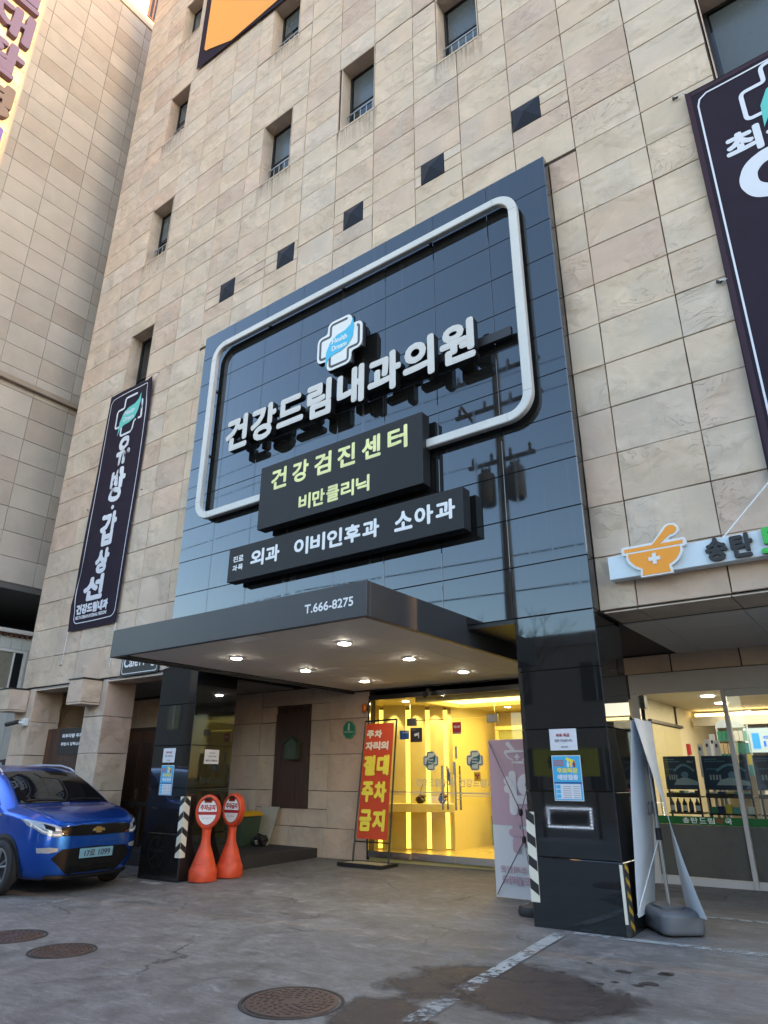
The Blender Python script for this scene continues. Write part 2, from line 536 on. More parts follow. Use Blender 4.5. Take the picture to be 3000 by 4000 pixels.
class MB:
    def __init__(self):
        self.v = []; self.f = []; self.mi = []; self.cur = 0

    def add(self, vs, fs):
        b = len(self.v)
        self.v += [tuple(p) for p in vs]
        for f in fs:
            self.f.append([b + i for i in f]); self.mi.append(self.cur)
        return self

    def box(self, x0, x1, y0, y1, z0, z1):
        return self.add([(x0, y0, z0), (x1, y0, z0), (x1, y1, z0), (x0, y1, z0), (x0, y0, z1), (x1, y0, z1), (x1, y1, z1), (x0, y1, z1)],
                        [(3, 2, 1, 0), (4, 5, 6, 7), (0, 1, 5, 4), (1, 2, 6, 5), (2, 3, 7, 6), (3, 0, 4, 7)])

    def quad(self, a, b, c, d):
        return self.add([a, b, c, d], [(0, 1, 2, 3)])

    def prism(self, pts, o, r, u, d):
        """polygon pts (a,b) on plane o + a r + b u, thickness d against the normal r x u"""
        o, r, u = Vector(o), Vector(r), Vector(u)
        n = r.cross(u).normalized()
        area = sum(pts[i][0] * pts[(i + 1) % len(pts)][1] - pts[(i + 1) % len(pts)][0] * pts[i][1] for i in range(len(pts)))
        if area < 0:
            pts = pts[::-1]
        k = len(pts)
        fr = [o + r * a + u * b for a, b in pts]
        bk = [p - n * d for p in fr]
        fs = [tuple(range(k)), tuple(range(2 * k - 1, k - 1, -1))]
        for i in range(k):
            j = (i + 1) % k
            fs.append((j, i, k + i, k + j))
        return self.add(fr + bk, fs)

    def tube(self, pts, r, n=8, caps=True, r2=None):
        pts = [Vector(p) for p in pts]
        rings = []
        prev = None
        for i, p in enumerate(pts):
            t = (pts[min(i + 1, len(pts) - 1)] - pts[max(i - 1, 0)]).normalized()
            a = t.orthogonal().normalized() if prev is None else (prev - t * prev.dot(t)).normalized()
            prev = a
            bb = t.cross(a)
            rr = r if r2 is None else r + (r2 - r) * i / (len(pts) - 1)
            rings.append([p + (a * math.cos(2 * math.pi * k / n) + bb * math.sin(2 * math.pi * k / n)) * rr for k in range(n)])
        vs = [q for rg in rings for q in rg]
        fs = []
        for i in range(len(pts) - 1):
            for k in range(n):
                k2 = (k + 1) % n
                fs.append((i * n + k, i * n + k2, (i + 1) * n + k2, (i + 1) * n + k))
        if caps:
            fs.append(tuple(range(n - 1, -1, -1)))
            fs.append(tuple(range((len(pts) - 1) * n, len(pts) * n)))
        return self.add(vs, fs)

    def lathe(self, prof, c=(0, 0, 0), n=24, sx=1., sy=1.):
        vs = []; fs = []
        for r, z in prof:
            for k in range(n):
                a = 2 * math.pi * k / n
                vs.append((c[0] + r * sx * math.cos(a), c[1] + r * sy * math.sin(a), c[2] + z))
        for i in range(len(prof) - 1):
            for k in range(n):
                k2 = (k + 1) % n
                fs.append((i * n + k, i * n + k2, (i + 1) * n + k2, (i + 1) * n + k))
        fs.append(tuple(range(n - 1, -1, -1)))
        fs.append(tuple(range((len(prof) - 1) * n, len(prof) * n)))
        return self.add(vs, fs)

    def mesh(self, name, mats, bevel=0., seg=1, smooth=False, merge=False):
        me = bpy.data.meshes.new(name)
        me.from_pydata(self.v, [], self.f)
        for ma in (mats if isinstance(mats, (list, tuple)) else [mats]):
            me.materials.append(ma)
        me.polygons.foreach_set('material_index', self.mi)
        if bevel or merge:
            bm = bmesh.new(); bm.from_mesh(me)
            if merge:
                bmesh.ops.remove_doubles(bm, verts=bm.verts, dist=1e-5)
            if bevel:
                es = [e for e in bm.edges if len(e.link_faces) == 2 and e.calc_face_angle(0) > .5]
                bmesh.ops.bevel(bm, geom=es, offset=bevel, segments=seg, profile=.6, affect='EDGES', clamp_overlap=True)
            bm.to_mesh(me); bm.free()
        if smooth:
            me.shade_smooth()
            me.set_sharp_from_angle(angle=math.radians(smooth if smooth > 1 else 40))
        me.update()
        return me

    def build(self, name, mats, parent=None, bevel=0., seg=1, smooth=False, kind=None, merge=False):
        return put(name, self.mesh(name, mats, bevel, seg, smooth, merge), parent, kind)

def box(name, x0, x1, y0, y1, z0, z1, mat, parent=None, bevel=0., seg=1, kind=None):
    return MB().box(x0, x1, y0, y1, z0, z1).build(name, mat, parent, bevel, seg, kind=kind)

def rrect(x0, x1, z0, z1, r, n=5):
    pts = []
    for cx, cz, a0 in ((x1 - r, z1 - r, 0), (x0 + r, z1 - r, 90), (x0 + r, z0 + r, 180), (x1 - r, z0 + r, 270)):
        for k in range(n + 1):
            a = math.radians(a0 + 90 * k / n)
            pts.append((cx + r * math.cos(a), cz + r * math.sin(a)))
    return pts

def band(mb, path, w, o, r, u, d, closed=False):
    """flat strip of width w along a 2-D path, with thickness d"""
    k = len(path)
    L, R = [], []
    for i in range(k):
        if closed:
            a, c = path[(i - 1) % k], path[(i + 1) % k]
        else:
            a, c = path[max(i - 1, 0)], path[min(i + 1, k - 1)]
        t = Vector((c[0] - a[0], c[1] - a[1])).normalized()
        nn = Vector((-t.y, t.x))
        # keep the width through corners
        s = w / 2
        if 0 < i < k - 1 or closed:
            p0, p1, p2 = Vector(path[(i - 1) % k]), Vector(path[i]), Vector(path[(i + 1) % k])
            d1 = (p1 - p0).normalized()
            cs = abs(d1.dot(t))
            s = s / max(cs, .5)
        L.append((path[i][0] + nn.x * s, path[i][1] + nn.y * s))
        R.append((path[i][0] - nn.x * s, path[i][1] - nn.y * s))
    o, r, u = Vector(o), Vector(r), Vector(u)
    n = r.cross(u).normalized()
    W = lambda p: o + r * p[0] + u * p[1]
    cnt = k if closed else k - 1
    vs = []
    for i in range(k):
        vs += [W(L[i]), W(R[i]), W(L[i]) - n * d, W(R[i]) - n * d]
    fs = []
    for i in range(cnt):
        a, b = 4 * i, 4 * ((i + 1) % k)
        fs += [(a, a + 1, b + 1, b), (a + 2, b + 2, b + 3, a + 3), (a, b, b + 2, a + 2), (a + 1, a + 3, b + 3, b + 1)]
    if not closed:
        fs += [(0, 2, 3, 1), (4 * (k - 1), 4 * (k - 1) + 1, 4 * (k - 1) + 3, 4 * (k - 1) + 2)]
    return mb.add(vs, fs)

# ------------------------------------------------------------------ lettering
_TC = {}

def glyphs(body, depth_rel=0.):
    key = (body, depth_rel)
    if key in _TC:
        return _TC[key]
    cu = bpy.data.curves.new('glyph', 'FONT')
    cu.body = body
    cu.size = 1.0
    cu.resolution_u = 3
    cu.extrude = depth_rel / 2
    ob = bpy.data.objects.new('glyph', cu)
    COL.objects.link(ob)
    dg = bpy.context.evaluated_depsgraph_get()
    me = bpy.data.meshes.new_from_object(ob.evaluated_get(dg))
    bpy.data.objects.remove(ob)
    v = [tuple(p.co) for p in me.vertices]
    f = [tuple(p.vertices) for p in me.polygons]
    bpy.data.meshes.remove(me)
    _TC[key] = (v, f)
    return v, f

def prepare_glyphs(flat, deep):
    """turn all lettering into meshes in one pass while the scene is still empty"""
    obs = []
    for body, d in [(b, 0.) for b in flat] + [(b, 1.) for b in deep]:
        cu = bpy.data.curves.new('glyph', 'FONT')
        cu.body = body; cu.size = 1.0; cu.resolution_u = 3 if ord(body[0]) > 255 else 10; cu.extrude = d / 2
        ob = bpy.data.objects.new('glyph', cu); COL.objects.link(ob)
        obs.append((body, d, ob))
    dg = bpy.context.evaluated_depsgraph_get()
    for body, d, ob in obs:
        me = bpy.data.meshes.new_from_object(ob.evaluated_get(dg))
        _TC[(body, d)] = ([tuple(p.co) for p in me.vertices], [tuple(p.vertices) for p in me.polygons])
        bpy.data.meshes.remove(me)
    for body, d, ob in obs:
        bpy.data.objects.remove(ob)
prepare_glyphs(['000', '000,2', '1099', '17로', '1위', 'C', 'CCTV', 'CESCO', 'Cafe', 'Dream', 'Environment', 'HELTH DREAM INTERNAL MEDICINE', 'Health', 'M', 'No.1', 'T', 'T.666-8275', 'g', '갑', '강', '건', '건강드림내과', '건강드림내과의원', '건건', '검', '과', '국', '금', '내', '닉', '대', '드', '료', '리', '림', '만', '목', '무료독감', '방', '비', '상', '선', '선호도', '센', '소', '송', '송탄드림약국', '신', '쌍방울', '아', '약', '에스원', '예방접종', '외', '외부차량 주차금지', '원', '위반시 강력스티커 부착', '유', '유료 독감', '의', '이', '인', '자', '절', '접종 가능합니다.', '주', '주차금지', '지', '진', '차', '최', '출입 주차 금지', '출입시 신고합니다', '클', '탄', '터', '한방 조제전문', '협조 바랍니다', '환자분 차량외', '후'],
               ['강', '건', '과', '국', '내', '드', '림', '병', '송', '약', '원', '의', '재', '탄', '필', '활'])

def text_geo(body, o, r, u, w, h, bold=.0, depth=0., ref=None):
    """verts/faces for body fitted into w x h, origin o at bottom-left; optional depth"""
    o, r, u = Vector(o), Vector(r).normalized(), Vector(u).normalized()
    n = r.cross(u).normalized()
    v, f = glyphs(body, 1. if depth else 0.)
    if not v:
        return [], []
    rv = v if ref is None else glyphs(ref, 0.)[0]
    x0, x1 = min(p[0] for p in v), max(p[0] for p in v)
    y0, y1 = min(p[1] for p in rv), max(p[1] for p in rv)
    sx, sy = (w - 2 * bold) / max(x1 - x0, 1e-6), (h - 2 * bold) / max(y1 - y0, 1e-6)
    sh = [(0, 0)]
    if bold:
        sh += [(bold * math.cos(2 * math.pi * i / 8), bold * math.sin(2 * math.pi * i / 8)) for i in range(8)]
    vs, fs = [], []
    for i, (dx, dy) in enumerate(sh):
        b = len(vs)
        for p in v:
            zz = (p[2] - .5) * depth if depth else 0.
            vs.append(o + r * (bold + (p[0] - x0) * sx + dx) + u * (bold + (p[1] - y0) * sy + dy) + n * (zz - .00025 * i))
        fs += [tuple(b + k for k in q) for q in f]
    return vs, fs

def text(name, body, o, r, u, w, h, mat, parent, bold=0., depth=0., kind='stuff', side=None, ref=None):
    vs, fs = text_geo(body, o, r, u, w, h, bold, depth, ref)
    mb = MB().add(vs, fs)
    if side is not None:
        n = Vector(r).normalized().cross(Vector(u).normalized())
        me = mb.mesh(name, [mat, side])
        mi = [0 if p.normal.dot(n) > .9 else 1 for p in me.polygons]
        me.polygons.foreach_set('material_index', mi)
        return put(name, me, parent, kind)
    return mb.build(name, mat, parent, kind=kind)

RX, UZ = Vector((1, 0, 0)), Vector((0, 0, 1))

def logo(parent, c, r, u, size, plate, line, leafm, txtm, thick=.003, plate_d=.003, side=None, leaf_line=None, lift=.003):
    """rounded-cross clinic emblem: plate, dark outline, leaf and two words; c = centre on the surface"""
    c, r, u = Vector(c), Vector(r).normalized(), Vector(u).normalized()
    n = r.cross(u).normalized()
    S = size
    def cross(a, b, rad, n_=4):
        base = [(b, a), (-b, a), (-b, b), (-a, b), (-a, -b), (-b, -b), (-b, -a), (b, -a), (b, -b), (a, -b), (a, b), (b, b)]
        out = []
        for i, p in enumerate(base):
            p0, p2 = Vector(base[i - 1]), Vector(base[(i + 1) % 12])
            p1 = Vector(p)
            d0, d2 = (p0 - p1).normalized(), (p2 - p1).normalized()
            rr = rad * (.55 if i in (2, 5, 8, 11) else 1)
            a0, a2 = p1 + d0 * rr, p1 + d2 * rr
            for k in range(n_ + 1):
                t = k / n_
                q = a0 * (1 - t) ** 2 + p1 * 2 * t * (1 - t) + a2 * t ** 2
                out.append((q.x * S, q.y * S))
        return out
    z = n * 0
    if plate is not None:
        MB().prism(cross(.5, .27, .13), c + n * plate_d, r, u, plate_d - (0 if side is None else 0)).build('plate', plate if side is None else [plate, side], parent)
        if side is not None:
            o = parent.children[-1] if False else None
        z = n * plate_d
    path = cross(.43, .20, .065, 6)
    # the outline opens behind the leaf at upper right
    k = len(path)
    seg = [path[i % k] for i in range(4, k - 8)]
    mb = MB()
    band(mb, seg, .045 * S, c + z + n * (lift), r, u, lift)
    mb.build('outline', line, parent)
    lf = [(-.30, -.40), (-.285, -.10), (-.20, .08), (-.05, .17), (.14, .20), (.25, .27), (.30, .40), (.325, .20), (.30, .0), (.20, -.13), (.05, -.19), (-.12, -.205), (-.23, -.26)]
    MB().prism([(a * S, b * S) for a, b in lf], c + z + n * (lift * 2), r, u, lift).build('leaf', leafm, parent)
    if leaf_line is not None:
        lp = [(-.30, -.40), (-.23, -.275), (-.12, -.22), (.05, -.205), (.215, -.14)]
        mb = MB(); band(mb, [(a * S, b * S) for a, b in lp], .022 * S, c + z + n * (lift * 2.4), r, u, lift * .4)
        mb.build('leaf_edge', leaf_line, parent)
    for wd, zz, w in (('Health', .015, .34), ('Dream', -.13, .33)):
        text('lettering', wd, c + z + n * (lift * 2 + .0015) + r * (-.16 * S) + u * (zz * S), r, u, w * S, .105 * S, txtm, parent, bold=.004 * S)

# ------------------------------------------------------------------ ground
def build_ground():
    xs = [-400, -120, -60, -30, -20, -16, -14, -13, -12, -11, -10, -9, -8, -7, -6, -5, -4, -3, -2, -1, 0, 1, 2, 4, 8, 16, 40, 120, 400]
    ys = [-400, -120, -50, -25, -12, -5, 0, 2, 4, 5, 6, 7, 7.2, 7.5, 8, 8.5, 9, 9.5, 10, 10.5, 11, 14, 22, 40, 120, 400]
    vs = [(x, y, gz(x, y)) for y in ys for x in xs]
    k = len(xs)
    fs = [(j * k + i, j * k + i + 1, (j + 1) * k + i + 1, (j + 1) * k + i) for j in range(len(ys) - 1) for i in range(k - 1)]
    MB().add(vs, fs).build('ground', GROUND, kind='structure')

build_ground()

def sheet(name, pts, lift, mat, kind='structure', parent=None):
    """flat polygon laid on the sloping ground"""
    c = Vector((sum(p[0] for p in pts) / len(pts), sum(p[1] for p in pts) / len(pts)))
    vs = [(c.x, c.y, gz(c.x, c.y) + lift)] + [(x, y, gz(x, y) + lift) for x, y in pts]
    k = len(pts)
    fs = [(0, 1 + i, 1 + (i + 1) % k) for i in range(k)]
    o = MB().add(vs, fs).build(name, mat, parent, kind=kind)
    at = o.data.attributes.new('core', 'FLOAT', 'POINT')
    at.data.foreach_set('value', [1.] + [0.] * k)
    return o

def stripe(name, a, b, w, mat, lift=.004):
    a, b = Vector(a), Vector(b)
    t = (b - a).normalized(); n = Vector((-t.y, t.x)) * w / 2
    k = max(2, int((b - a).length / .5))
    vs, fs = [], []
    for i in range(k + 1):
        p = a.lerp(b, i / k)
        for q in (p + n, p - n):
            vs.append((q.x, q.y, gz(q.x, q.y) + lift))
    for i in range(k):
        fs.append((2 * i + 1, 2 * i + 3, 2 * i + 2, 2 * i))
    return MB().add(vs, fs).build(name, mat, kind='structure')

def blob(cx, cy, rx, ry, n=26, jag=.3, seed=1, rot=0.):
    rd = random.Random(seed)
    ph = [rd.uniform(0, 6.28) for _ in range(5)]
    out = []
    for i in range(n):
        a = 2 * math.pi * i / n
        k = 1 + jag * (.5 * math.sin(2 * a + ph[0]) + .35 * math.sin(3 * a + ph[1]) + .25 * math.sin(5 * a + ph[2]) + .2 * math.sin(9 * a + ph[3]))
        x, y = rx * k * math.cos(a), ry * k * math.sin(a)
        out.append((cx + x * math.cos(rot) - y * math.sin(rot), cy + x * math.sin(rot) + y * math.cos(rot)))
    return out

PAINT = worn_paint('worn_white_line', (.40, .42, .42), .50)
PAINT2 = worn_paint('very_worn_white_line', (.34, .35, .35), .60)
def wet_mat():
    ma = bpy.data.materials.new('wet_pavement'); ma.use_nodes = True
    N, L = nt(ma); b = N['Principled BSDF']
    ge = N.new('ShaderNodeNewGeometry'); p = ge.outputs['Position']
    at = N.new('ShaderNodeAttribute'); at.attribute_name = 'core'
    n1 = noise(N, L, p, 3.5, 8, .68, .6)
    ad = N.new('ShaderNodeMath'); ad.operation = 'MULTIPLY_ADD'; ad.inputs[1].default_value = 1.1
    L.new(at.outputs['Fac'], ad.inputs[0]); L.new(n1.outputs['Fac'], ad.inputs[2])
    f = maprange(N, L, ad.outputs[0], .56, .84, 0, .92)
    v = N.new('ShaderNodeTexVoronoi'); v.inputs['Scale'].default_value = 30
    L.new(p, v.inputs['Vector'])
    sp = maprange(N, L, v.outputs['Distance'], .06, .10, 1, 0)
    n2 = noise(N, L, p, 9, 5, .7)
    cr = ramp(N, [(.3, (.028, .020, .020)), (.55, (.05, .038, .037)), (.75, (.085, .07, .068))])
    L.new(n2.outputs['Fac'], cr.inputs[0])
    c = mixcol(N, L, sp, cr.outputs[0], (.42, .41, .40))
    L.new(c, b.inputs['Base Color'])
    L.new(maprange(N, L, n2.outputs['Fac'], .3, .7, .5, .8), b.inputs['Roughness'])
    n3 = noise(N, L, p, 60, 4, .7)
    bp = N.new('ShaderNodeBump'); bp.inputs['Strength'].default_value = .5; bp.inputs['Distance'].default_value = .004
    L.new(n3.outputs['Fac'], bp.inputs['Height']); L.new(bp.outputs[0], b.inputs['Normal'])
    tr = N.new('ShaderNodeBsdfTransparent'); mx = N.new('ShaderNodeMixShader')
    L.new(f, mx.inputs[0]); L.new(tr.outputs[0], mx.inputs[1]); L.new(b.outputs[0], mx.inputs[2])
    L.new(mx.outputs[0], N['Material Output'].inputs[0])
    return ma
WET = wet_mat()
stripe('parking_line', (-3.03, 7.06), (1.6, 7.20), .11, PAINT)
stripe('parking_line', (-3.04, 7.0), (-2.86, 5.0), .13, PAINT, .008)
stripe('parking_line', (-2.86, 5.0), (-2.72, 3.6), .14, PAINT2, .008)
stripe('parking_line', (-2.1, 8.46), (1.2, 8.40), .09, PAINT)
stripe('parking_line', (-8.80, 4.86), (-9.06, 5.95), .07, PAINT2)
stripe('parking_line', (-10.15, 6.98), (-9.15, 6.93), .14, PAINT)
sheet('wet_patch', blob(-2.75, 5.1, .80, .68, 40, .25, 3, .5), .004, WET)
sheet('wet_patch', blob(-2.35, 4.95, .66, .58, 34, .25, 8, .2), .0055, WET)
sheet('wet_patch', blob(-3.0, 4.0, .5, .36, 30, .3, 5, -.6), .004, WET)
rd = random.Random(4)
for i in range(16):
    x, y = rd.uniform(-2.7, -1.75), rd.uniform(4.9, 6.3)
    r = rd.uniform(.02, .06)
    sheet('wet_spot', blob(x, y, r * 1.3, r, 12, .15, i), .0035, WET)

IRON = new_mat('rusty_iron', (.085, .055, .048), .55, metal=.3, var=.35, vscale=18, bump=.3, bscale=60)
IRON_D = new_mat('iron_rim', (.03, .027, .026), .7)

def manhole(x, y, r, label, seed):
    z = gz(x, y)
    t = thing('manhole_cover', label, 'manhole', (x, y, z), .3 * seed, 'manhole covers in the pavement')
    base = MB().lathe([(r * .94, .001), (r * .94, .009), (r * .90, .011), (0.001, .011)], (0, 0, 0), 40)
    o = base.build('lid', IRON); o.parent = t
    mb = MB()
    ring = [(r * 1.06 * math.cos(a), r * 1.06 * math.sin(a)) for a in [2 * math.pi * k / 40 for k in range(40)]]
    band(mb, [(p[0] * .965, p[1] * .965) for p in ring], r * .07, (0, 0, .007), (1, 0, 0), (0, 1, 0), .007, True)
    o = mb.build('rim', IRON_D); o.parent = t
    mb = MB()
    rr = random.Random(seed)
    for ring_r, cnt in ((.80, 26), (.66, 22), (.52, 18), (.38, 13), (.24, 8)):
        for k in range(cnt):
            a = 2 * math.pi * (k + .5 * (cnt % 2)) / cnt
            dd = r * .045
            c, s = math.cos(a), math.sin(a)
            q = [(ring_r * r - dd, -dd * 1.5), (ring_r * r + dd * .6, -dd * .6), (ring_r * r + dd, dd * 1.3), (ring_r * r - dd * .4, dd * .9)]
            mb.prism([(p[0] * c - p[1] * s, p[0] * s + p[1] * c) for p in q], (0, 0, .0155), (1, 0, 0), (0, 1, 0), .005)
    o = mb.build('tread_pattern', IRON); o.parent = t; o['kind'] = 'stuff'
    return t

manhole(-3.63, 3.91, .33, 'rusty round manhole cover nearest the camera, left of the wet patch', 1)
manhole(-6.30, 3.84, .27, 'round iron manhole cover in front of the blue car, right of its pair', 2)
manhole(-7.26, 3.88, .30, 'round iron manhole cover at the left edge, in front of the blue car', 3)

# ------------------------------------------------------------------ main building
XL, XR, ROOF = -15.18, 8.0, 27.66
main = thing('main_building', 'tall clinic building clad in beige sandstone slabs with small recessed windows', 'building', (-6, 8.5, 0))

PAN = (-9.925, -2.441, 0.0, 9.887)
WINS = [(-13.19, -12.27, 9.30, 11.47), (-13.20, -12.29, 13.64, 15.50), (-13.25, -12.34, 17.96, 19.80), (-13.27, -12.36, 22.15, 23.95),
        (-8.98, -8.05, 13.64, 15.50), (-9.0, -8.06, 17.93, 19.72), (-6.64, -5.735, 13.64, 15.50), (-4.29, -3.41, 13.64, 15.45), (-.15, 2.6, 8.9, 11.47)]
WDEP = .29
# dark core behind the slabs, with window openings left free
core = MB()
def core_fill(holes, x0, x1, z0, z1, y0, y1):
    """solid wall between y0 and y1 with rectangular holes"""
    xs = sorted({x0, x1, *[clampf(h[0], x0, x1) for h in holes], *[clampf(h[1], x0, x1) for h in holes]})
    zs = sorted({z0, z1, *[clampf(h[2], z0, z1) for h in holes], *[clampf(h[3], z0, z1) for h in holes]})
    for i in range(len(xs) - 1):
        run = None
        for j in range(len(zs) - 1):
            cx, cz = (xs[i] + xs[i + 1]) / 2, (zs[j] + zs[j + 1]) / 2
            inside = any(h[0] < cx < h[1] and h[2] < cz < h[3] for h in holes)
            if not inside:
                run = (run[0], zs[j + 1]) if run else (zs[j], zs[j + 1])
            if inside or j == len(zs) - 2:
                if run:
                    core.box(xs[i], xs[i + 1], y0, y1, *run)
                run = None
core_fill(WINS, XL + .02, XR, Z0 + .012, ROOF, YF + .03, YF + WDEP + .12)
core.build('wall_core', JOINT, main)
MB().box(XL + .02, XR, YF + .42, 24, Z0 + .02, ROOF - .01).build('building_mass', CORE, main)
MB().box(2.8, XR, YF + .031, 24, -.2, Z0 + .011).build('ground_floor_wing', CORE, main)  # unseen next bay, added to stop low sun passing under the building
MB().box(XL + .02, 4.05, 20.7, 24, -.2, Z0 + .02).build('rear_wing', CORE, main)
MB().box(XL, XR, YF, 24, ROOF, ROOF + .25).build('roof_slab', CORE, main)

def subtract(rect, holes):
    out = [rect]
    for h in holes:
        nxt = []
        for (a, b, c, d) in out:
            if h[0] >= b or h[1] <= a or h[2] >= d or h[3] <= c:
                nxt.append((a, b, c, d)); continue
            if c < h[2]: nxt.append((a, b, c, h[2]))
            if d > h[3]: nxt.append((a, b, h[3], d))
            lo, hi = max(c, h[2]), min(d, h[3])
            if a < h[0]: nxt.append((a, h[0], lo, hi))
            if b > h[1]: nxt.append((h[1], b, lo, hi))
        out = nxt
    return [q for q in out if q[1] - q[0] > .05 and q[3] - q[2] > .05]

def slab_mesh(w, h, d, gap=.010, jit=.0035, seed=0, mat=STONE):
    """one stone slab, slightly out of square with a rough chamfer; local origin at its centre, face at y=0"""
    rr = random.Random(seed)
    W, H = w / 2 - gap / 2, h / 2 - gap / 2
    ch = .006
    ring = []
    for (sx, sz) in ((-1, -1), (0, -1), (1, -1), (1, 0), (1, 1), (0, 1), (-1, 1), (-1, 0)):
        ring.append((sx * W + rr.uniform(-jit, jit), sz * H + rr.uniform(-jit, jit)))
    vs = []
    for x, z in ring:
        l = max(abs(x) / W, abs(z) / H)
        vs.append((x - math.copysign(ch, x) * (abs(x) > W * .5), rr.uniform(-jit, jit) * (.3 if jit > .002 else .06), z - math.copysign(ch, z) * (abs(z) > H * .5)))
    for x, z in ring: vs.append((x, ch, z))
    for x, z in ring: vs.append((x, d, z))
    fs = [tuple(range(8))]
    for k in range(8):
        j = (k + 1) % 8
        fs.append((j, k, 8 + k, 8 + j)); fs.append((8 + j, 8 + k, 16 + k, 16 + j))
    return vs, fs

_SLAB = {}

def slab_obj(name, w, h, parent, mat, pos, yaw=0., depth=.03, gap=.010, jit=.0035, extra=None):
    key = (round(w, 3), round(h, 3), mat.name, gap, random.randrange(4))
    if key not in _SLAB:
        vs, fs = slab_mesh(w, h, depth, gap, jit, len(_SLAB) * 7 + 3)
        _SLAB[key] = MB().add(vs, fs).mesh(name, mat)
    o = bpy.data.objects.new(name, _SLAB[key])
    COL.objects.link(o)
    if yaw:
        o.rotation_euler = (0, 0, yaw)
    o.location = pos
    if parent is not None:
        o.parent = parent
        o.matrix_parent_inverse = world_of(parent).inverted()
    return o

xk = [XL] + [-0.16 - COLW * k for k in range(15, -4, -1)]
zk = [Z0 + ROW * k for k in range(0, 41)]
VENTS = [(-2.93, -2.47), (-4.68, -4.22), (-6.43, -5.97), (-8.175, -7.715), (-9.905, -9.45)]
holes = [PAN] + WINS + [(a, b, 10.92, 11.38) for a, b in VENTS]
slabs = []
for i in range(len(xk) - 1):
    for j in range(len(zk) - 1):
        slabs += subtract((xk[i], xk[i + 1], zk[j], zk[j + 1]), holes)
def slab_score(q):
    c = ((q[0] + q[1]) / 2, YF, (q[2] + q[3]) / 2)
    s = 0
    for cc in (c, (q[0], YF, q[2]), (q[1], YF, q[3])):
        f = frame_px(cc)
        if f and -10 < f[0] < 3010 and -10 < f[1] < 4010:
            s += (q[1] - q[0]) * (q[3] - q[2]) / f[2] ** 2
    return s
slabs.sort(key=slab_score, reverse=True)
for q in slabs[:296]:
    slab_obj('stone_slab', q[1] - q[0], q[3] - q[2], main, STONE, ((q[0] + q[1]) / 2, YF + random.uniform(-.003, .003), (q[2] + q[3]) / 2))
vs, fs, rn = [], [], []
for q in slabs[296:]:
    v, f = slab_mesh(q[1] - q[0], q[3] - q[2], .03, seed=random.randrange(999))
    b = len(vs)
    vs += [((q[0] + q[1]) / 2 + p[0], YF + p[1], (q[2] + q[3]) / 2 + p[2]) for p in v]
    fs += [tuple(b + k for k in g) for g in f]
    rn += [random.random()] * len(f)
me = MB().add(vs, fs).mesh('far_stone_slabs', STONE_S)
at = me.attributes.new('rnd', 'FLOAT', 'FACE')
at.data.foreach_set('value', rn)
put('far_stone_slabs', me, main, 'stuff')

# side wall (faces the gap), plain slabs not in view
MB().box(XL - .01, XL + .02, YF + .04, 24, 0, ROOF).build('side_wall', STONE, main)

def stain_mat():
    ma = bpy.data.materials.new('rain_stain'); ma.use_nodes = True
    N, L = nt(ma); b = N['Principled BSDF']
    b.inputs['Base Color'].default_value = (.16, .13, .105, 1); b.inputs['Roughness'].default_value = .9
    ge = N.new('ShaderNodeNewGeometry')
    n1 = noise(N, L, stretch(N, L, ge.outputs['Position'], (16, 16, .8)), 1.3, 5, .7, .1)
    tc = N.new('ShaderNodeTexCoord'); sp = N.new('ShaderNodeSeparateXYZ'); L.new(tc.outputs['Generated'], sp.inputs[0])
    g = N.new('ShaderNodeMath'); g.operation = 'POWER'; g.inputs[1].default_value = 1.5; L.new(sp.outputs[2], g.inputs[0])
    f = maprange(N, L, n1.outputs['Fac'], .40, .72, 0, .75)
    mm = N.new('ShaderNodeMath'); mm.operation = 'MULTIPLY'; L.new(f, mm.inputs[0]); L.new(g.outputs[0], mm.inputs[1])
    tr = N.new('ShaderNodeBsdfTransparent'); mx = N.new('ShaderNodeMixShader')
    L.new(mm.outputs[0], mx.inputs[0]); L.new(tr.outputs[0], mx.inputs[1]); L.new(b.outputs[0], mx.inputs[2])
    L.new(mx.outputs[0], N['Material Output'].inputs[0])
    return ma
STAIN = stain_mat()

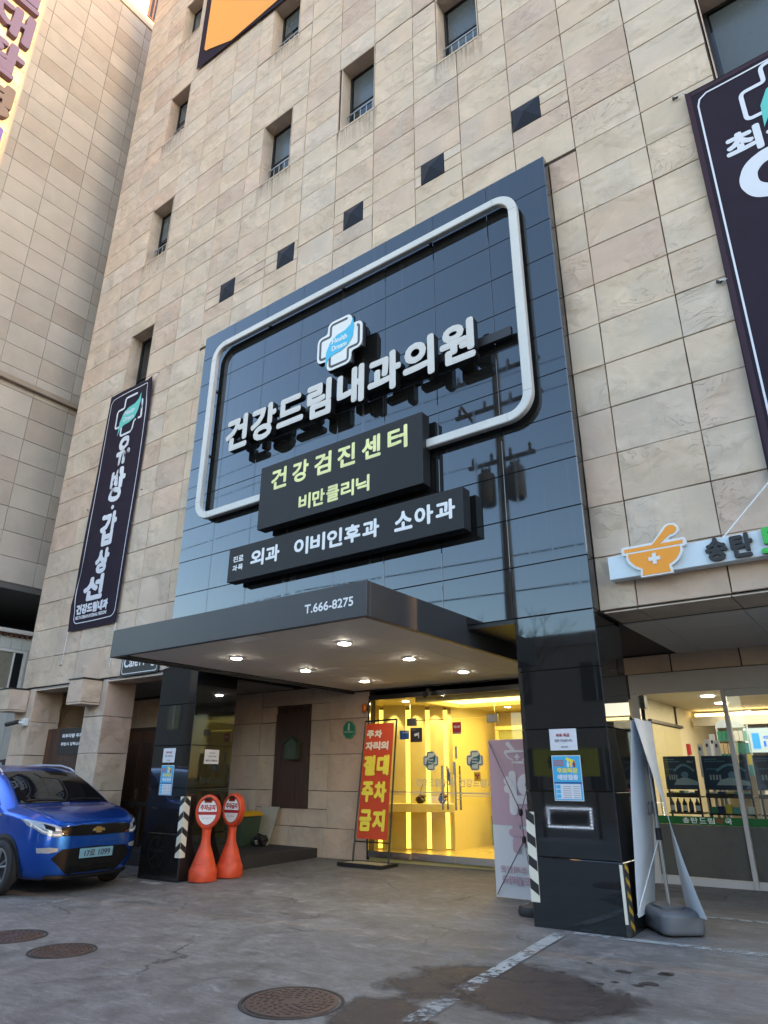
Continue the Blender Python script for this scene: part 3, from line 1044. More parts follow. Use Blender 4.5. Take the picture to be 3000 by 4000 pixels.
def window(q, blind=.55, nbars=6):
    x0, x1, z0, z1 = q
    yb = YF + WDEP
    w = MB()
    fr = .045
    # reveal slabs
    rv = put('window', MB().box(x0 + fr, x1 - fr, yb + .03, yb + .036, z0 + fr, z1 - fr).mesh('window', WINGLASS), main)
    MB().box(x0 + .015, x0 + .03, YF + .012, yb, z0 + .02, z1 - .02).build('jamb', STONE, rv)
    MB().box(x1 - .03, x1 - .015, YF + .012, yb, z0 + .02, z1 - .02).build('jamb', STONE, rv)
    MB().box(x0 + .005, x1 - .005, YF + .006, yb, z1 - .02, z1 + .012).build('lintel', STONE, rv)
    MB().box(x0 + .01, x1 - .01, YF - .012, yb, z0 - .02, z0 + .018).build('sill', STONE, rv, bevel=.004)
    MB().quad((x0 - .06, YF - .0065, z0 - .75), (x1 + .06, YF - .0065, z0 - .75), (x1 + .06, YF - .0065, z0 - .022), (x0 - .06, YF - .0065, z0 - .022)).build('rain_stain', STAIN, rv)
    f = MB()
    a, b, c, d = x0 + .032, x1 - .032, z0 + .02, z1 - .022
    f.box(a, a + fr, yb, yb + .05, c, d).box(b - fr, b, yb, yb + .05, c, d).box(a + fr, b - fr, yb, yb + .05, d - fr, d).box(a + fr, b - fr, yb, yb + .05, c, c + fr)
    f.box(a + fr, b - fr, yb + .004, yb + .046, c + (d - c) * .46, c + (d - c) * .46 + .03)
    f.build('window_frame', BLACKM, rv)
    if blind:
        bl = MB().box(a + fr + .03, b - fr - .03, yb + .022, yb + .028, c + fr + (d - c) * (1 - blind), d - fr - .03)
        bl.build('blind', BLIND, rv)
    if nbars:
        r = MB()
        zt = z0 + .62
        yy = yb - .07
        r.box(x0 + .03, x1 - .03, yy - .012, yy + .012, zt - .012, zt + .012)
        for k in range(nbars):
            x = x0 + .06 + (x1 - x0 - .12) * k / (nbars - 1)
            r.box(x - .008, x + .008, yy - .006, yy + .006, z0 + .018, zt - .012)
        r.build('railing', GALV, rv)

for i, q in enumerate(WINS):
    window(q, blind=(.0, .5, .45, .5, .6, .45, .62, .8, .8)[i], nbars=0 if i in (0, 8) else 6)

for (a, b) in VENTS:
    v = MB()
    cx, cz, y0 = (a + b) / 2, 11.15, YF - .004
    v.add([(a, y0, 10.92), (b, y0, 10.92), (b, y0, 11.38), (a, y0, 11.38), (cx, y0 - .075, cz), (a, y0 + .03, 10.92), (b, y0 + .03, 10.92), (b, y0 + .03, 11.38), (a, y0 + .03, 11.38)],
          [(0, 1, 4), (1, 2, 4), (2, 3, 4), (3, 0, 4), (1, 0, 5, 6), (2, 1, 6, 7), (3, 2, 7, 8), (0, 3, 8, 5)])
    v.build('pyramid_block', new_mat('dark_slate', (.024, .029, .042), .6, ior=1.2, var=.1), main)

# soffit under the facade with its joints
sof = MB().box(-3.39, XR, YF + .022, YD - .02, 3.132, 3.148).build('soffit', JOINT, main)
xs = [-2.40, -2.03, -1.10, -.16, .77, 1.70]
for i in range(len(xs) - 1):
    box('soffit_slab', xs[i] + .006, xs[i + 1] - .006, YF + .004, YF + .62, 3.118, 3.131, STONE, sof)
    for j, (ya, yb) in enumerate(((7.99, 8.78), (8.79, 9.58), (9.59, 10.38))):
        box('soffit_panel', xs[i] + .003, xs[i + 1] - .003, ya, yb, 3.10, 3.112, SOFFIT, sof)
# stone band above the pharmacy front
bandw = box('shop_header', -3.45, XR, YD + .02, YD + .2, 2.85, 3.13, JOINT, main)
for a, b in ((-3.43, -2.52), (-2.51, -1.60), (-1.59, -.68), (-.67, .24)):
    slab_obj('stone_slab', b - a, .26, bandw, STONE, ((a + b) / 2, YD, 2.985))

# ---------------- polished black granite panel and its two piers
panel = put('granite_panel', MB().box(PAN[0] + .012, PAN[1] - .012, YP + .022, YF + .02, 3.17, PAN[3] - .004).mesh('granite_panel', JOINT), main)
px_ = [PAN[0]] + [-9.47 + COLW * k for k in range(0, 8)] + [PAN[1]]
px_ = [PAN[0], -9.03, -8.10, -7.16, -6.23, -5.30, -4.36, -3.40, PAN[1]]
pz_ = [3.15 + ROW * k for k in range(0, 11)] + [PAN[3]]
for i in range(len(px_) - 1):
    for j in range(len(pz_) - 1):
        slab_obj('granite_slab', px_[i + 1] - px_[i], pz_[j + 1] - pz_[j], panel, BLACKG, ((px_[i] + px_[i + 1]) / 2, YP + random.uniform(-.0005, .0005), (pz_[j] + pz_[j + 1]) / 2), depth=.022, gap=.0042, jit=.0006)
# panel sides
for xx, s in ((PAN[1], 1), (PAN[0], -1)):
    for j in range(len(pz_) - 1):
        slab_obj('granite_slab', .19, pz_[j + 1] - pz_[j], panel, BLACKG, (xx, YP + .108, (pz_[j] + pz_[j + 1]) / 2), yaw=math.pi / 2 * s, depth=.022, gap=.0042, jit=.0006)
MB().box(PAN[0] + .01, PAN[1] - .01, YP + .03, YF + .02, PAN[3] - .003, PAN[3] + .012).build('coping', BLACKM, panel)

def pier(x0, x1, y0, y1, name='granite_pier'):
    zb = gz((x0 + x1) / 2, y0) - .06
    p = put(name, MB().box(x0 + .022, x1 - .022, y0 + .022, y1 - .022, zb, 3.14).mesh(name, JOINT), main)
    zz = [zb, .60 if x0 < -8 else .663, 1.245, 1.875, 2.51, 3.13]
    if x0 > -8:
        zz = [zb, .663, 1.288, 1.907, 2.53, 3.148]
    for j in range(5):
        h, zc = zz[j + 1] - zz[j], (zz[j] + zz[j + 1]) / 2
        g = dict(depth=.022, gap=.0042, jit=.0006)
        e = .008 if j == 0 else 0
        slab_obj('granite_slab', x1 - x0 + e, h, p, BLACKG, ((x0 + x1) / 2, y0 - e, zc), **g)
        slab_obj('granite_slab', y1 - y0, h, p, BLACKG, (x1 + e, (y0 + y1) / 2, zc), yaw=math.pi / 2, **g)
        slab_obj('granite_slab', y1 - y0, h, p, BLACKG, (x0 - e, (y0 + y1) / 2, zc), yaw=-math.pi / 2, **g)
    return p
pierL = pier(-10.0, -9.05, YP, 8.02)
pierR = pier(-3.394, PAN[1], YP, 7.99)
# dark ceiling between piers
MB().box(-9.04, -3.40, YP + .02, YD, 3.10, 3.165).build('porch_ceiling', BLACKM, main)

# ---------------- recessed stone wall by the entrance
rw = put('recess_wall', MB().box(-12.0, -8.04, YD + .03, YD + .2, -.1, 3.13).mesh('recess_wall', JOINT), main)
rz = [-.10, .53, 1.165, 1.82, 2.46, 3.10]
rx = [-12.0, -11.88, -10.93, -9.98, -9.02, -8.05]
WD = (-10.45, -9.505, .845, 2.785)
for i in range(len(rx) - 1):
    for j in range(len(rz) - 1):
        for q in subtract((rx[i], rx[i + 1], rz[j], rz[j + 1]), [WD]):
            slab_obj('stone_slab', q[1] - q[0], q[3] - q[2], rw, STONE, ((q[0] + q[1]) / 2, YD + random.uniform(-.002, .002), (q[2] + q[3]) / 2))
wd = MB()
box('wood_panel', WD[0] + .01, WD[1] - .01, YD - .012, YD + .028, WD[2], WD[3], JOINT, rw)
k = 9
for i in range(k):
    a = WD[0] + .012 + (WD[1] - WD[0] - .024) * i / k
    b = WD[0] + .012 + (WD[1] - WD[0] - .024) * (i + 1) / k
    box('plank', a, b - .004, YD - .034, YD - .013, WD[2] + .004, WD[3] - .16, WOOD, rw)
vb = MB()
for i in range(26):
    a = WD[0] + .05 + (WD[1] - WD[0] - .1) * i / 26
    if i % 2:
        vb.box(a, a + .022, YD - .032, YD - .013, WD[3] - .155, WD[3] - .045)
vb.build('vent_slats', WOOD, rw, kind='stuff')
box('plank', WD[0] + .012, WD[1] - .012, YD - .034, YD - .013, WD[3] - .042, WD[3] - .004, WOOD, rw)
# low dark plinth in the recess
plz = .19
box('plinth', -12.0, -9.20, 8.03, YD - .002, -.1, plz, new_mat('dark_plinth', (.035, .033, .032), .7, var=.2), main, bevel=.01)

# ---------------- open porch on the left with stone piers and corbels
def stone_pier(x0, x1, y0, y1):
    zb = gz(x0, y0) - .06
    p = put('stone_pier', MB().box(x0 + .03, x1 - .03, y0 + .03, y1 - .03, zb, 3.12).mesh('stone_pier', JOINT), main)
    zz = [zb, .53, 1.16, 1.80, 2.455, 3.12]
    for j in range(5):
        h, zc = zz[j + 1] - zz[j], (zz[j] + zz[j + 1]) / 2
        slab_obj('stone_slab', x1 - x0, h, p, STONE, ((x0 + x1) / 2, y0, zc))
        slab_obj('stone_slab', y1 - y0, h, p, STONE, (x1, (y0 + y1) / 2, zc), yaw=math.pi / 2)
        slab_obj('stone_slab', y1 - y0, h, p, STONE, (x0, (y0 + y1) / 2, zc), yaw=-math.pi / 2)
stone_pier(-15.30, -14.60, YF + .004, 8.0)
stone_pier(-12.60, -11.95, YF + .004, 8.0)
def corbel(x0, x1):
    c = put('corbel', MB().box(x0 + .03, x1 - .03, 6.98, YF - .002, 2.70, 3.09).mesh('corbel', JOINT), main)
    slab_obj('stone_slab', x1 - x0, .42, c, STONE, ((x0 + x1) / 2, 6.955, 2.895))
    slab_obj('stone_slab', .40, .42, c, STONE, (x1, 7.158, 2.895), yaw=math.pi / 2)
    slab_obj('stone_slab', .40, .42, c, STONE, (x0, 7.158, 2.895), yaw=-math.pi / 2)
    box('corbel_base', x0 + .005, x1 - .005, 6.965, YF - .004, 2.655, 2.685, STONE, c)
    box('lead_cap', x0 - .015, x1 + .015, 6.94, YF - .004, 3.105, 3.128, BLACKM, c)
corbel(-15.30, -14.82)
corbel(-12.585, -12.10)
box('porch_soffit', XL, -10.01, YF + .03, 10.4, 3.10, 3.135, new_mat('porch_soffit_grey', (.22, .21, .20), .8), main)
for a, b in ((-14.59, -13.6), (-13.59, -12.61), (-11.94, -10.98), (-10.97, -10.03)):
    box('soffit_slab', a, b, YF + .006, YF + .45, 3.075, 3.098, STONE, main)
bw = put('porch_wall', MB().box(-17.0, -11.9, 9.55, 9.7, -.2, 3.1).mesh('porch_wall', JOINT), main)
for i in range(5):
    for j in range(5):
        slab_obj('stone_slab', .95, .62, bw, STONE, (-16.4 + .95 * i, 9.52, .25 + .62 * j))
box('return_wall', -12.0, -11.9, 9.55, YD + .1, -.2, 3.1, STONE, main)
# timber door in the porch
dr = put('door', MB().box(-14.15, -13.10, 9.46, 9.50, -.05, 2.42).mesh('door', WOOD), main)
for a, b in ((-14.10, -13.64), (-13.60, -13.14)):
    box('door_leaf', a, b, 9.44, 9.458, .0, 2.33, WOOD2, dr, bevel=.004)
    box('door_panel', a + .08, b - .08, 9.43, 9.439, .25, 2.1, WOOD, dr, bevel=.006)
box('door_handle', -13.62, -13.60, 9.40, 9.44, .95, 1.15, STEEL, dr)
# timber screen with notice between the stone piers
ws = put('timber_screen', MB().box(-14.59, -12.62, 7.82, 7.86, -.08, 2.31).mesh('timber_screen', JOINT), main)
for i in range(13):
    a = -14.60 + 1.99 * i / 13
    box('plank', a, a + 1.99 / 13 - .004, 7.795, 7.818, -.07, 2.325, WOOD2 if i == 0 else WOOD, ws)

# ------------------------------------------------------------------ entrance canopy
CX0, CX1, CY0, CY1, CZ0, CZ1 = -8.43, -4.035, 5.166, YD - .04, 2.90, 3.27
can = thing('entrance_canopy', 'flat dark grey entrance canopy with phone number and recessed downlights', 'canopy', (-6.23, 7.16, 2.9))
MB().box(CX0, CX1, CY0, CY0 + .06, CZ0, CZ1).build('front_fascia', FASCIA, can, bevel=.006)
MB().box(CX1 - .06, CX1, CY0 + .062, CY1, CZ0, CZ1 - .002).build('side_fascia', FASCIA, can, bevel=.006)
MB().box(CX0, CX0 + .06, CY0 + .062, CY1, CZ0, CZ1 - .002).build('side_fascia', FASCIA, can, bevel=.006)
MB().box(CX0 + .062, CX1 - .062, CY0 + .062, CY1, CZ1 - .06, CZ1 - .02).build('roof_sheet', FASCIA, can)
MB().box(CX0 + .062, CX0 + .13, CY0 + .062, CY1, 2.925, 2.96).box(CX1 - .13, CX1 - .062, CY0 + .062, CY1, 2.925, 2.96).box(CX0 + .132, CX1 - .132, CY0 + .062, CY0 + .13, 2.925, 2.96).box(CX0 + .132, CX1 - .132, CY1 - .07, CY1, 2.925, 2.96).build('shadow_gap', BLACKM, can, kind='stuff')  # dark rim strips around the soffit
lights = [(x, y) for y in (6.32, 7.72, 9.2) for x in (-7.2, -5.27)]
nx, ny = 7, 8
for i in range(nx):
    for j in range(ny):
        a, b = CX0 + .135 + (CX1 - CX0 - .27) * i / nx, CX0 + .135 + (CX1 - CX0 - .27) * (i + 1) / nx
        c, d = CY0 + .135 + (CY1 - CY0 - .21) * j / ny, CY0 + .135 + (CY1 - CY0 - .21) * (j + 1) / ny
        box('soffit_panel', a + .002, b - .002, c + .002, d - .002, 2.945 + random.uniform(0, .001), 2.96, SOFFIT, can)
LAMP = new_mat('lamp_lens', (.9, .9, .85), .4, emit=(1, .93, .74), es=34.)
for (x, y) in lights:
    d = put('downlight', MB().lathe([(.085, 2.930), (.085, 2.944), (.068, 2.944), (.068, 2.930)], (x, y, 0), 24).mesh('downlight', WHITE), can)
    MB().lathe([(.066, 2.922), (.066, 2.929)], (x, y, 0), 24).build('lens', LAMP, d)
box('access_hatch', -6.35, -5.85, 5.36, 5.56, 2.938, 2.944, WHITE, can)
text('lettering', 'T.666-8275', (-4.873, CY0 - .002, 3.028), RX, UZ, .668, .098, WHITEP, can, bold=.0032)

# ------------------------------------------------------------------ signs on the granite panel
def path_frame():
    x0, x1, z0, z1, r = -9.38, -2.925, 5.715, 9.335, .30
    p = [(-7.70, z0)]
    def arc(cx, cz, a0, a1):
        for k in range(9):
            a = math.radians(a0 + (a1 - a0) * k / 8)
            p.append((cx + r * math.cos(a), cz + r * math.sin(a)))
    arc(x0 + r, z0 + r, 270, 180)
    arc(x0 + r, z1 - r, 180, 90)
    arc(x1 - r, z1 - r, 90, 0)
    arc(x1 - r, z0 + r, 0, -90)
    p.append((-4.50, z0))
    return p
fsn = thing('rounded_border_sign', 'white rounded tube frame around the clinic name on the dark panel', 'sign', (-6.15, 7.1, 5.7))
pf = path_frame()
mb = MB(); band(mb, pf, .13, (0, 7.0, 0), RX, UZ, .10)
mb.build('tube', new_mat('off_white_tube', (.58, .585, .57), .4, var=.06, vscale=2), fsn, bevel=.012)
mb = MB()
for i in (1, 9, 10, 18, 19, 27, 28, 36):
    if i < len(pf) - 1:
        a, b = Vector(pf[i]), Vector(pf[i + 1]) if i in (9, 18, 27, 36) else Vector(pf[i - 1])
        t = (b - a).normalized(); n = Vector((-t.y, t.x))
        mb.prism([tuple(a + n * .066 + t * .003), tuple(a - n * .066 + t * .003), tuple(a - n * .066 - t * .003), tuple(a + n * .066 - t * .003)], (0, 6.9985, 0), RX, UZ, .002)
mb.build('seams', GREYINK, fsn, kind='stuff')
mb = MB()
for x, z in ((-8.4, 5.715), (-9.38, 7.0), (-9.38, 8.4), (-8.0, 9.335), (-6.2, 9.335), (-4.4, 9.335), (-2.925, 8.3), (-2.925, 7.0), (-3.7, 5.715)):
    mb.box(x - .02, x + .02, 7.098, YP, z - .02, z + .02)
mb.build('brackets', BLACKM, fsn, kind='stuff')

lg = thing('emblem_sign', 'white cross emblem with blue leaf above the clinic name on the dark panel', 'emblem', (-6.04, 7.0, 7.53))
c0 = Vector((-6.04, 6.92, 8.0))
BEV = new_mat('emblem_side', (.02, .02, .022), .3)
logo(lg, c0 + Vector((0, .003, 0)), RX, UZ, .95, WHITE, new_mat('emblem_line', (.05, .055, .065), .5), CYAN, WHITEP, plate_d=.012, lift=.004)
# black return behind the plate
def cross_pts(S):
    a, b = .495 * S, .265 * S
    return [(b, a), (-b, a), (-b, b), (-a, b), (-a, -b), (-b, -b), (-b, -a), (b, -a), (b, -b), (a, -b), (a, b), (b, b)]
MB().prism(cross_pts(.955), c0 + Vector((0, .0045, 0)), RX, UZ, .11).build('return', BEV, lg, bevel=.05, seg=3)
MB().box(-6.1, -5.98, 7.034, YP, 7.9, 8.1).build('bracket', BLACKM, lg)

NAME = '건강드림내과의원'
ns = thing('clinic_name_sign', 'row of eight raised white letters naming the clinic on the dark panel', 'sign', (-6.05, 7.0, 6.7))
cell = 5.13 / 8
allv = glyphs(NAME)[0]
ymin, ymax = min(p[1] for p in allv), max(p[1] for p in allv)
adv = (max(p[0] for p in glyphs('건건')[0]) - max(p[0] for p in glyphs('건')[0]))
hh = .672
bold = .030
sy = (hh - 2 * bold) / (ymax - ymin)
sx = cell / adv * 1.0
SIDE = new_mat('letter_side', (.012, .012, .013), .35)
for i, ch in enumerate(NAME):
    gv = glyphs(ch)[0]
    gx0, gx1 = min(p[0] for p in gv), max(p[0] for p in gv)
    gy0, gy1 = min(p[1] for p in gv), max(p[1] for p in gv)
    kx = sx * .95
    w = (gx1 - gx0) * kx + 2 * bold
    h = (gy1 - gy0) * sy + 2 * bold
    ox = -8.63 + cell * i + (gx0) * sx - bold + .02
    oz = 6.70 + (gy0 - ymin) * sy
    text('letter', ch, (ox, 6.864, oz), RX, UZ, w, h, LETTER, ns, bold=bold, depth=.12, kind=None, side=SIDE)
box('mounting_rail', -8.66, -3.10, 7.04, 7.10, 6.96, 7.10, BLACKM, ns)
mb = MB()
for i in range(8):
    x = -8.63 + cell * (i + .45)
    mb.box(x - .015, x + .015, 6.98, 7.04, 7.0, 7.05).box(x - .03, x + .03, 7.10, YP, 7.0, 7.06)
mb.build('brackets', BLACKM, ns, kind='stuff')

def sign_box(name, label, x0, x1, z0, z1, y0=6.9, y1=7.085):
    t = thing(name, label, 'sign', ((x0 + x1) / 2, y0, z0))
    box('face', x0, x1, y0, y0 + .012, z0, z1, CHAR, t, bevel=.003)
    box('case', x0 + .004, x1 - .004, y0 + .0125, y1, z0 + .004, z1 - .004, BLACKM, t)
    for xx in (x0 + .4, x1 - .4):
        box('bracket', xx - .03, xx + .03, y1 + .001, YP, (z0 + z1) / 2 - .06, (z0 + z1) / 2 + .06, BLACKM, t)
    return t
b1 = sign_box('sign_box', 'charcoal sign box with yellow lettering below the clinic name', -7.637, -4.455, 5.078, 6.17)
# spaced letters
chs = '건강검진센터'
for i, ch in enumerate(chs):
    cw = .345
    ox = -7.385 + (2.68 - cw) * i / 5
    text('letter', ch, (ox, 6.898, 5.70), RX, UZ, cw, .36, YELLOWP, b1, bold=.013, kind=None)
for i, ch in enumerate('비만클리닉'):
    text('letter', ch, (-6.745 + .282 * i, 6.898, 5.20), RX, UZ, .25, .26, YELLOWP, b1, bold=.010, kind=None)
b2 = sign_box('sign_box', 'long charcoal sign box with white lettering just above the canopy', -8.247, -3.862, 4.307, 4.88)
for i, ch in enumerate('진료'):
    text('letter', ch, (-8.14 + .128 * i, 6.898, 4.625), RX, UZ, .115, .10, WHITEP, b2, bold=.004, kind=None)
for i, ch in enumerate('과목'):
    text('letter', ch, (-8.14 + .128 * i, 6.898, 4.475), RX, UZ, .115, .10, WHITEP, b2, bold=.004, kind=None)
for wd, a, b in (('외과', -7.74, -7.07), ('이비인후과', -6.80, -5.165), ('소아과', -4.945, -3.958)):
    k = len(wd)
    for i, ch in enumerate(wd):
        cw = (b - a) / k
        text('letter', ch, (a + cw * i + .012, 6.898, 4.475), RX, UZ, cw - .035, .275, WHITEP, b2, bold=.012, kind=None)

# ------------------------------------------------------------------ cloth banners
def cloth(name, corners, mat, parent, nu=8, nv=24, wave=.02, seed=0, fold=None, back=True):
    """cloth between four corners TL,TR,BR,BL with gentle waves"""
    TL, TR, BR, BL = [Vector(c) for c in corners]
    n = (TR - TL).cross(TL - BL).normalized()
    rr = random.Random(seed)
    ph = [rr.uniform(0, 6) for _ in range(3)]
    vs, fs = [], []
    for j in range(nv + 1):
        for i in range(nu + 1):
            s, t = i / nu, j / nv
            p = (TL.lerp(TR, s)).lerp(BL.lerp(BR, s), t)
            off = wave * (.5 * math.sin(3.1 * s + 4 * t + ph[0]) + .35 * math.sin(7 * s - 5 * t + ph[1]) + .2 * math.sin(11 * t + ph[2]))
            if fold:
                off += fold(s, t)
            p = p + n * off
            vs.append(p)
    for j in range(nv):
        for i in range(nu):
            a = j * (nu + 1) + i
            fs.append((a, a + nu + 1, a + nu + 2, a + 1))
    return MB().add(vs, fs).build(name, mat, parent, smooth=60)

def conform(par, cl, plane_y):
    """lay the flat print of a banner onto its waving cloth"""
    bm = bmesh.new(); bm.from_mesh(cl.data); tree = BVHTree.FromBMesh(bm)
    for ch in par.children:
        if ch is cl or ch.name.split('.')[0] in ('rope', 'hook', 'cloth'):
            continue
        me = ch.data
        for v in me.vertices:
            hit, _, _, _ = tree.ray_cast(Vector((v.co.x, plane_y - 2, v.co.z)), Vector((0, 1, 0)))
            if hit is not None:
                v.co.y = hit.y - .007 - (plane_y - v.co.y)
    bm.free()

def rope(parent, pts, r=.006):
    MB().tube(pts, r, 5).build('rope', WHITEP, parent)

# left banner with a diagonal pleat that swallows half of the lettering
lb = thing('hanging_banner', 'long purple banner with a diagonal pleat hanging left of the dark panel', 'banner', (-12.75, YF, 4.2))
pleat = lambda s, t: .05 * math.exp(-((s - (.98 - 1.05 * t)) / .055) ** 2) * (1 if t < .92 else .5)
yb = YF - .05
BT = [(-13.56, yb, 9.84), (-11.86, yb, 9.78), (-11.90, yb, 4.20), (-13.62, yb, 4.21)]
lbc = cloth('cloth', BT, PURPLE, lb, 14, 40, .022, 2, pleat)
yt = yb - .075
border = []
_rr = rrect(-13.47, -11.99, 4.35, 9.70, .14)
for _i in range(len(_rr)):
    _a, _b = Vector(_rr[_i]), Vector(_rr[(_i + 1) % len(_rr)])
    _n = max(1, int((_b - _a).length / .12))
    border += [tuple(_a.lerp(_b, _k / _n)) for _k in range(_n)]
mb = MB(); band(mb, border, .018, (0, yt, 0), RX, UZ, .002, True); mb.build('border_line', PURPLEW, lb)
logo(lb, (-12.60, yt, 9.05), RX, UZ, 1.15, None, PURPLEW, TEAL, PURPLEW, lift=.003)
for ch, zc, w, h, xo in (('유', 7.78, .52, .72, -12.86), ('방', 6.92, .54, .80, -12.92), ('갑', 5.94, .54, .76, -12.98), ('상', 5.34, .50, .55, -13.02)):
    text('letter', ch, (xo, yt, zc), RX, UZ, w, h, PURPLEW, lb, bold=.034, kind=None)
text('letter', '선', (-13.28, yt, 4.79), RX, UZ, .70, .54, PURPLEW, lb, bold=.034, kind=None)
MB().prism([(.05 * math.cos(a), .05 * math.sin(a)) for a in [k * .6283 for k in range(10)]], (-12.68, yt, 6.80), RX, UZ, .003).build('dot', PURPLEW, lb)
text('lettering', '건강드림내과', (-13.42, yt, 4.53), RX, UZ, 1.12, .22, PURPLEW, lb, bold=.014)
text('lettering', 'HELTH DREAM INTERNAL MEDICINE', (-13.42, yt, 4.43), RX, UZ, 1.12, .075, PURPLEW, lb, bold=.004)
conform(lb, lbc, yt)
rope(lb, [(-13.62, yb, 4.21), (-13.72, YF - .01, 3.55)])
rope(lb, [(-11.90, yb, 4.20), (-11.95, YF - .01, 3.35)])
rope(lb, [(-13.56, yb, 9.84), (-13.60, YF - .01, 9.90)])
rope(lb, [(-11.86, yb, 9.78), (-11.78, YF - .01, 9.86)])
for x, z in ((-13.60, 9.91), (-11.77, 9.87), (-13.75, 7.0), (-11.75, 7.0), (-13.72, 3.54)):
    MB().tube([(x, YF + .002, z), (x, YF - .03, z), (x + .02, YF - .05, z - .03)], .008, 6).build('hook', BLACKM, lb)

# right banner
rb = thing('hanging_banner', 'wide purple banner at the upper right edge with white lettering', 'banner', (1.2, YF, 4.3))
yb2 = YF - .06
rbc = cloth('cloth', [(-.506, yb2, 9.81), (2.6, yb2, 9.78), (2.6, yb2, 4.25), (-.545, yb2, 4.25)], PURPLE, rb, 16, 34, .035, 5)
yt2 = yb2 - .03
mb = MB(); band(mb, [(-.49, 4.27 + 5.5 * k / 44) for k in range(45)], .06, (0, yt2 + .002, 0), RX, UZ, .002); mb.build('hem', PURPLE_D, rb)
mb = MB(); band(mb, [(-.45 + 3.0 * k / 24, 9.75) for k in range(25)], .06, (0, yt2 + .002, 0), RX, UZ, .002); mb.build('hem', PURPLE_D, rb)
mb = MB(); band(mb, [(-.42 + .02 * k / 40, 4.3 + 5.2 * k / 40) for k in range(41)] + [(-.37, 9.60), (-.28, 9.66)] + [(-.28 + 2.88 * k / 20, 9.66) for k in range(1, 21)], .022, (0, yt2, 0), RX, UZ, .002); mb.build('border_line', PURPLEW, rb)
logo(rb, (.56, yt2, 9.12), RX, UZ, 1.15, None, PURPLEW, TEAL, PURPLEW, lift=.003)
for i, ch in enumerate('최신'):
    text('letter', ch, (-.23 + .44 * i, yt2, 8.38), RX, UZ, .40, .40, PURPLEW, rb, bold=.019, kind=None)
text('letter', 'C', (-.17, yt2, 7.63), RX, UZ, .62, .72, PURPLEW, rb, bold=.055, kind=None)
text('letter', 'T', (.52, yt2, 7.66), RX, UZ, .55, .66, PURPLEW, rb, bold=.055, kind=None)
conform(rb, rbc, yt2)
rope(rb, [(-.545, yb2, 4.25), (-.56, yb2, 4.21), (-1.05, YF - .14, 3.70)], .008)
for x, z in ((-.66, 9.86), (-.62, 6.80)):
    mb = MB(); mb.tube([(x, YF + .002, z), (x, YF - .03, z), (x + .03, YF - .05, z - .05), (x + .05, YF - .03, z - .02)], .016, 6)
    mb.build('hook', BLACKM, rb)
    rope(rb, [(x + .03, YF - .045, z - .02), (-.51, yb2, z - .04)], .007)

# orange banner at the top
ob = thing('hanging_banner', 'orange banner with purple border at the top edge of the picture', 'banner', (-10.8, YF, 19.8))
yb3 = YF - .06
cloth('cloth', [(-12.11, yb3, 26.4), (-8.2, yb3, 26.4), (-8.2, yb3, 19.62), (-12.085, yb3, 20.0)], PURPLE, ob, 10, 14, .01, 9)
MB().prism([(-11.83, 26.2), (-11.82, 20.62), (-11.74, 20.48), (-11.58, 20.42), (-10.6, 19.90), (-8.4, 19.85), (-8.4, 26.2)], (0, yb3 - .016, 0), RX, UZ, .004).build('orange_field', ORANGE, ob)
MB().prism([(-10.5, 21.6), (-9.9, 21.45), (-9.9, 23), (-10.5, 23)], (0, yb3 - .022, 0), RX, UZ, .003).build('white_mark', WHITEP, ob)

# cafe sign
cf = thing('cafe_sign', 'black cafe sign half hidden behind the canopy corner', 'sign', (-10.95, 7.3, 3.12))
MB().prism([(-11.54, 3.125), (-10.385, 3.14), (-10.37, 3.62), (-11.53, 3.60)], (0, YF - .03, 0), RX, UZ, .025).build('board', BLACKP, cf)
mb = MB(); band(mb, rrect(-11.49, -10.43, 3.17, 3.57, .06), .012, (0, YF - .032, 0), RX, UZ, .0015, True); mb.build('border_line', WHITEP, cf)
text('lettering', 'Cafe', (-11.45, YF - .032, 3.285), RX, UZ, .44, .19, WHITEP, cf, bold=.006)
text('lettering', 'M', (-10.97, YF - .032, 3.285), RX, UZ, .15, .18, WHITEP, cf, bold=.006)
text('lettering', 'g', (-10.62, YF - .032, 3.25), RX, UZ, .11, .18, WHITEP, cf, bold=.006)

# notice on the timber screen
nb = thing('notice_board', 'black no-parking notice with two white text lines on the timber screen', 'notice', (-13.5, 7.79, 1.8))
box('board', -14.08, -12.7, 7.778, 7.793, 1.806, 2.322, BLACKP, nb)
text('lettering', '외부차량 주차금지', (-13.98, 7.776, 2.13), RX, UZ, .98, .085, WHITEP, nb, bold=.006)
text('lettering', '위반시 강력스티커 부착', (-13.98, 7.776, 1.98), RX, UZ, 1.1, .07, WHITEP, nb, bold=.005)

# ------------------------------------------------------------------ pharmacy sign over the right-hand shop
ps = thing('pharmacy_sign', 'pale blue sign bar with orange mortar emblem over the pharmacy', 'sign', (-.7, YF, 3.44))
PALE = new_mat('pale_blue_panel', (.60, .70, .76), .35, var=.04)
box('bar', -2.24, 2.2, 7.21, YF - .005, 3.44, 3.70, PALE, ps, bevel=.004)
def mortar(parent, o, r, u, s, white, fill, n_off=.0, thick=.06, kind=None):
    """bowl-and-pestle emblem, unit width 1 scaled by s"""
    o, r, u = Vector(o), Vector(r), Vector(u)
    n = Vector(r).cross(Vector(u)).normalized()
    bowl = [(.02, .52), (.98, .52), (.99, .44), (.93, .40)] + [(.5 + .43 * math.cos(math.radians(a)), .40 + .30 * math.sin(math.radians(a))) for a in range(-10, -60, -10)] + \
           [(.70, .10), (.72, 0), (.28, 0), (.30, .10)] + [(.5 + .43 * math.cos(math.radians(a)), .40 + .30 * math.sin(math.radians(a))) for a in range(-120, -180, -10)] + [(.07, .40), (.01, .44)]
    return bowl, n
ME = (-2.07, 3.395)
